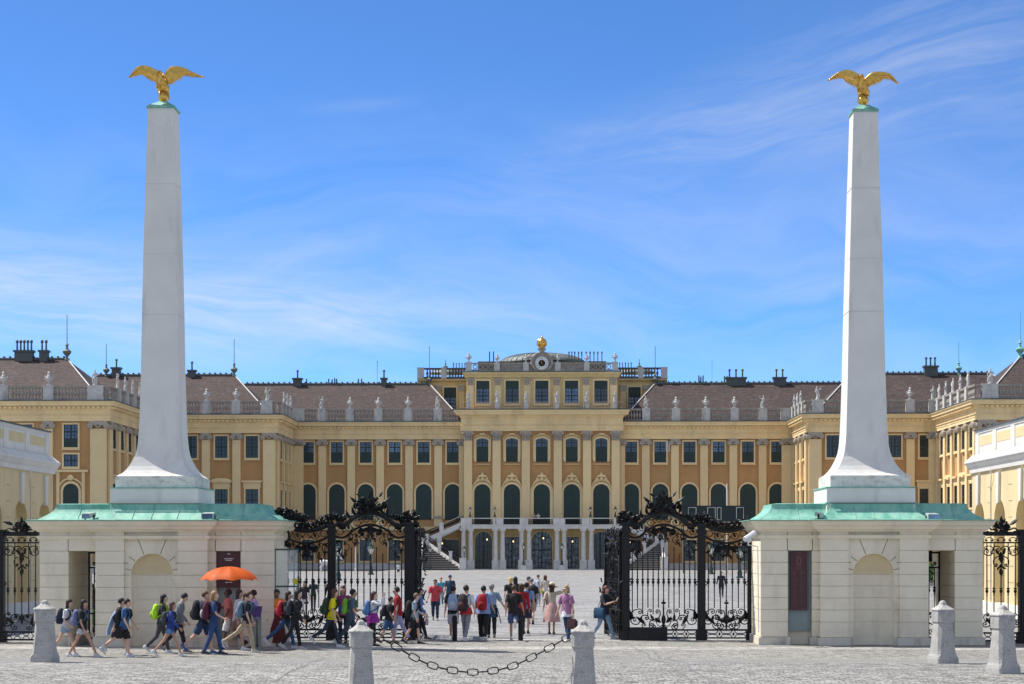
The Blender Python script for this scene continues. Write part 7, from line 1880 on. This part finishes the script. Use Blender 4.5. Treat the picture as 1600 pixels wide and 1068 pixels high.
# courtyard
P(1127, 932, 890.5, TO, W(12, -12, 3, 24), 'tan', 'm', 'short', (.06, .05, .045), 'suit_jacket', (.015, .02, .045), 'trousers', (.014, .018, .035), Bk, 'man in dark suit walking towards the camera behind the right screen', sl='long')
P(622.5, 897.5, 878.5, AW, w3, 'light', 'm', 'short', BH, 't_shirt', Wt, 'shorts', (.02, .03, .1), Wt, 'tiny figure in white tee near the palace seen through the left screen')
P(489.5, 953, 903, AW, S(), 'tan', 'f', 'long', DH, 'top', (.012, .03, .03), 'trousers', (.012, .012, .013), Bk, 'woman in black seen from behind through the left screen')
P(476, 962, 906, TO, S(), 'tan', 'f', 'long', DH, 'jacket', (.03, .02, .025), 'trousers', (.55, .53, .55), Wt, 'woman in dark jacket and white trousers behind the glass panel')
P(517, 960, 902, AW, S(), 'light', 'm', 'short', DH, 'jacket', (.012, .012, .014), 'trousers', (.012, .012, .014), Bk, 'person in black standing behind the first post of the left screen', sl='long')
P(144, 975, 908.5, AW, w3, 'tan', 'm', 'short', DH, 'jacket', (.04, .05, .03), 'jeans', (.02, .04, .09), Bk, 'man in olive jacket seen through the left gatehouse passage', sl='long')
P(465, 935, 898, RT, w3, 'light', 'm', 'short', DH, 'shirt', (.5, .5, .52), 'jeans', (.03, .05, .1), Bk, 'distant man in white shirt seen through the glass panel')
# pair on the balcony
for px, col, lab in ((834, (.5, .28, .22), 'person in coral top leaning on the palace balcony'), (841, (.6, .58, .56), 'person in white top leaning on the palace balcony')):
    c = P(px, 820.5, 800, TO, S(armL=(25, 8, 60), armR=(25, 8, 60)), 'light', 'f', 'long', BH, 'top', col, 'trousers', (.03, .03, .05), Bk, lab, Y=262.2)
    c['o'].location.z = 6.56; c['o'].scale = (.98, .98, .98)
def umbrella():
    c = at(358, 884, 56.8); U = empty('umbrella', (c.x, 56.8, 0), 'open bright orange umbrella held above the group at the left gatehouse', 'umbrella'); x, y = c.x, 56.8
    m = bpy.data.materials.new('umbrella_orange'); m.use_nodes = True; t = NT(m.node_tree); p = t.n['Principled BSDF']; p.inputs['Base Color'].default_value = (.85, .16, .02, 1); p.inputs['Roughness'].default_value = .6
    tr = t.new('ShaderNodeBsdfTranslucent'); tr.inputs[0].default_value = (.95, .16, .015, 1); mx = t.new('ShaderNodeMixShader'); mx.inputs[0].default_value = .5
    t.l.new(p.outputs[0], mx.inputs[1]); t.l.new(tr.outputs[0], mx.inputs[2]); t.l.new(mx.outputs[0], t.n['Material Output'].inputs[0])
    ng = 8; sub = 5; n = ng*sub; rings = []; m_ = 9; zt = c.z; Rr = .92; dp = .44
    for i in range(m_+1):
        u = i/m_; a = u*R(72)
        rr = []
        for j in range(n):
            th = 2*math.pi*j/n+.3; q = (j % sub)/sub; sc = math.sin(math.pi*q); r = Rr*math.sin(a)/math.sin(R(72))*(1-.10*sc*u); z = zt-dp*(1-math.cos(a))/(1-math.cos(R(72)))-.035*sc*math.sin(math.pi*u)+(.05*sc*u**4)
            rr.append((x+r*math.cos(th), y+r*math.sin(th), z))
        rings.append(rr)
    b = MB().loft(rings[1:], cap=False); k = len(b.v); b.v.append((x, y, zt+.003)); b.f += [(k, (j+1) % n, j) for j in range(n)]
    b.build('canopy', m, U, smooth=True)
    r = MB()
    for g in range(ng): r.tube([rings[i][g*sub] if i else (x, y, zt) for i in (0, 3, 6, 9)], .006, 4); r.tube([(x, y, zt-.38), rings[4][g*sub]], .005, 4)
    r.build('ribs', 'black_iron', U)
    hp = UMB['o'].matrix_basis if False else None
    MB().tube([(x, y, zt+.07), (x, y, .98)], .011, 6).lathe(x, y, [(.02, .9), (.022, 1.05)], 8).build('shaft', 'black_iron', U)
umbrella()
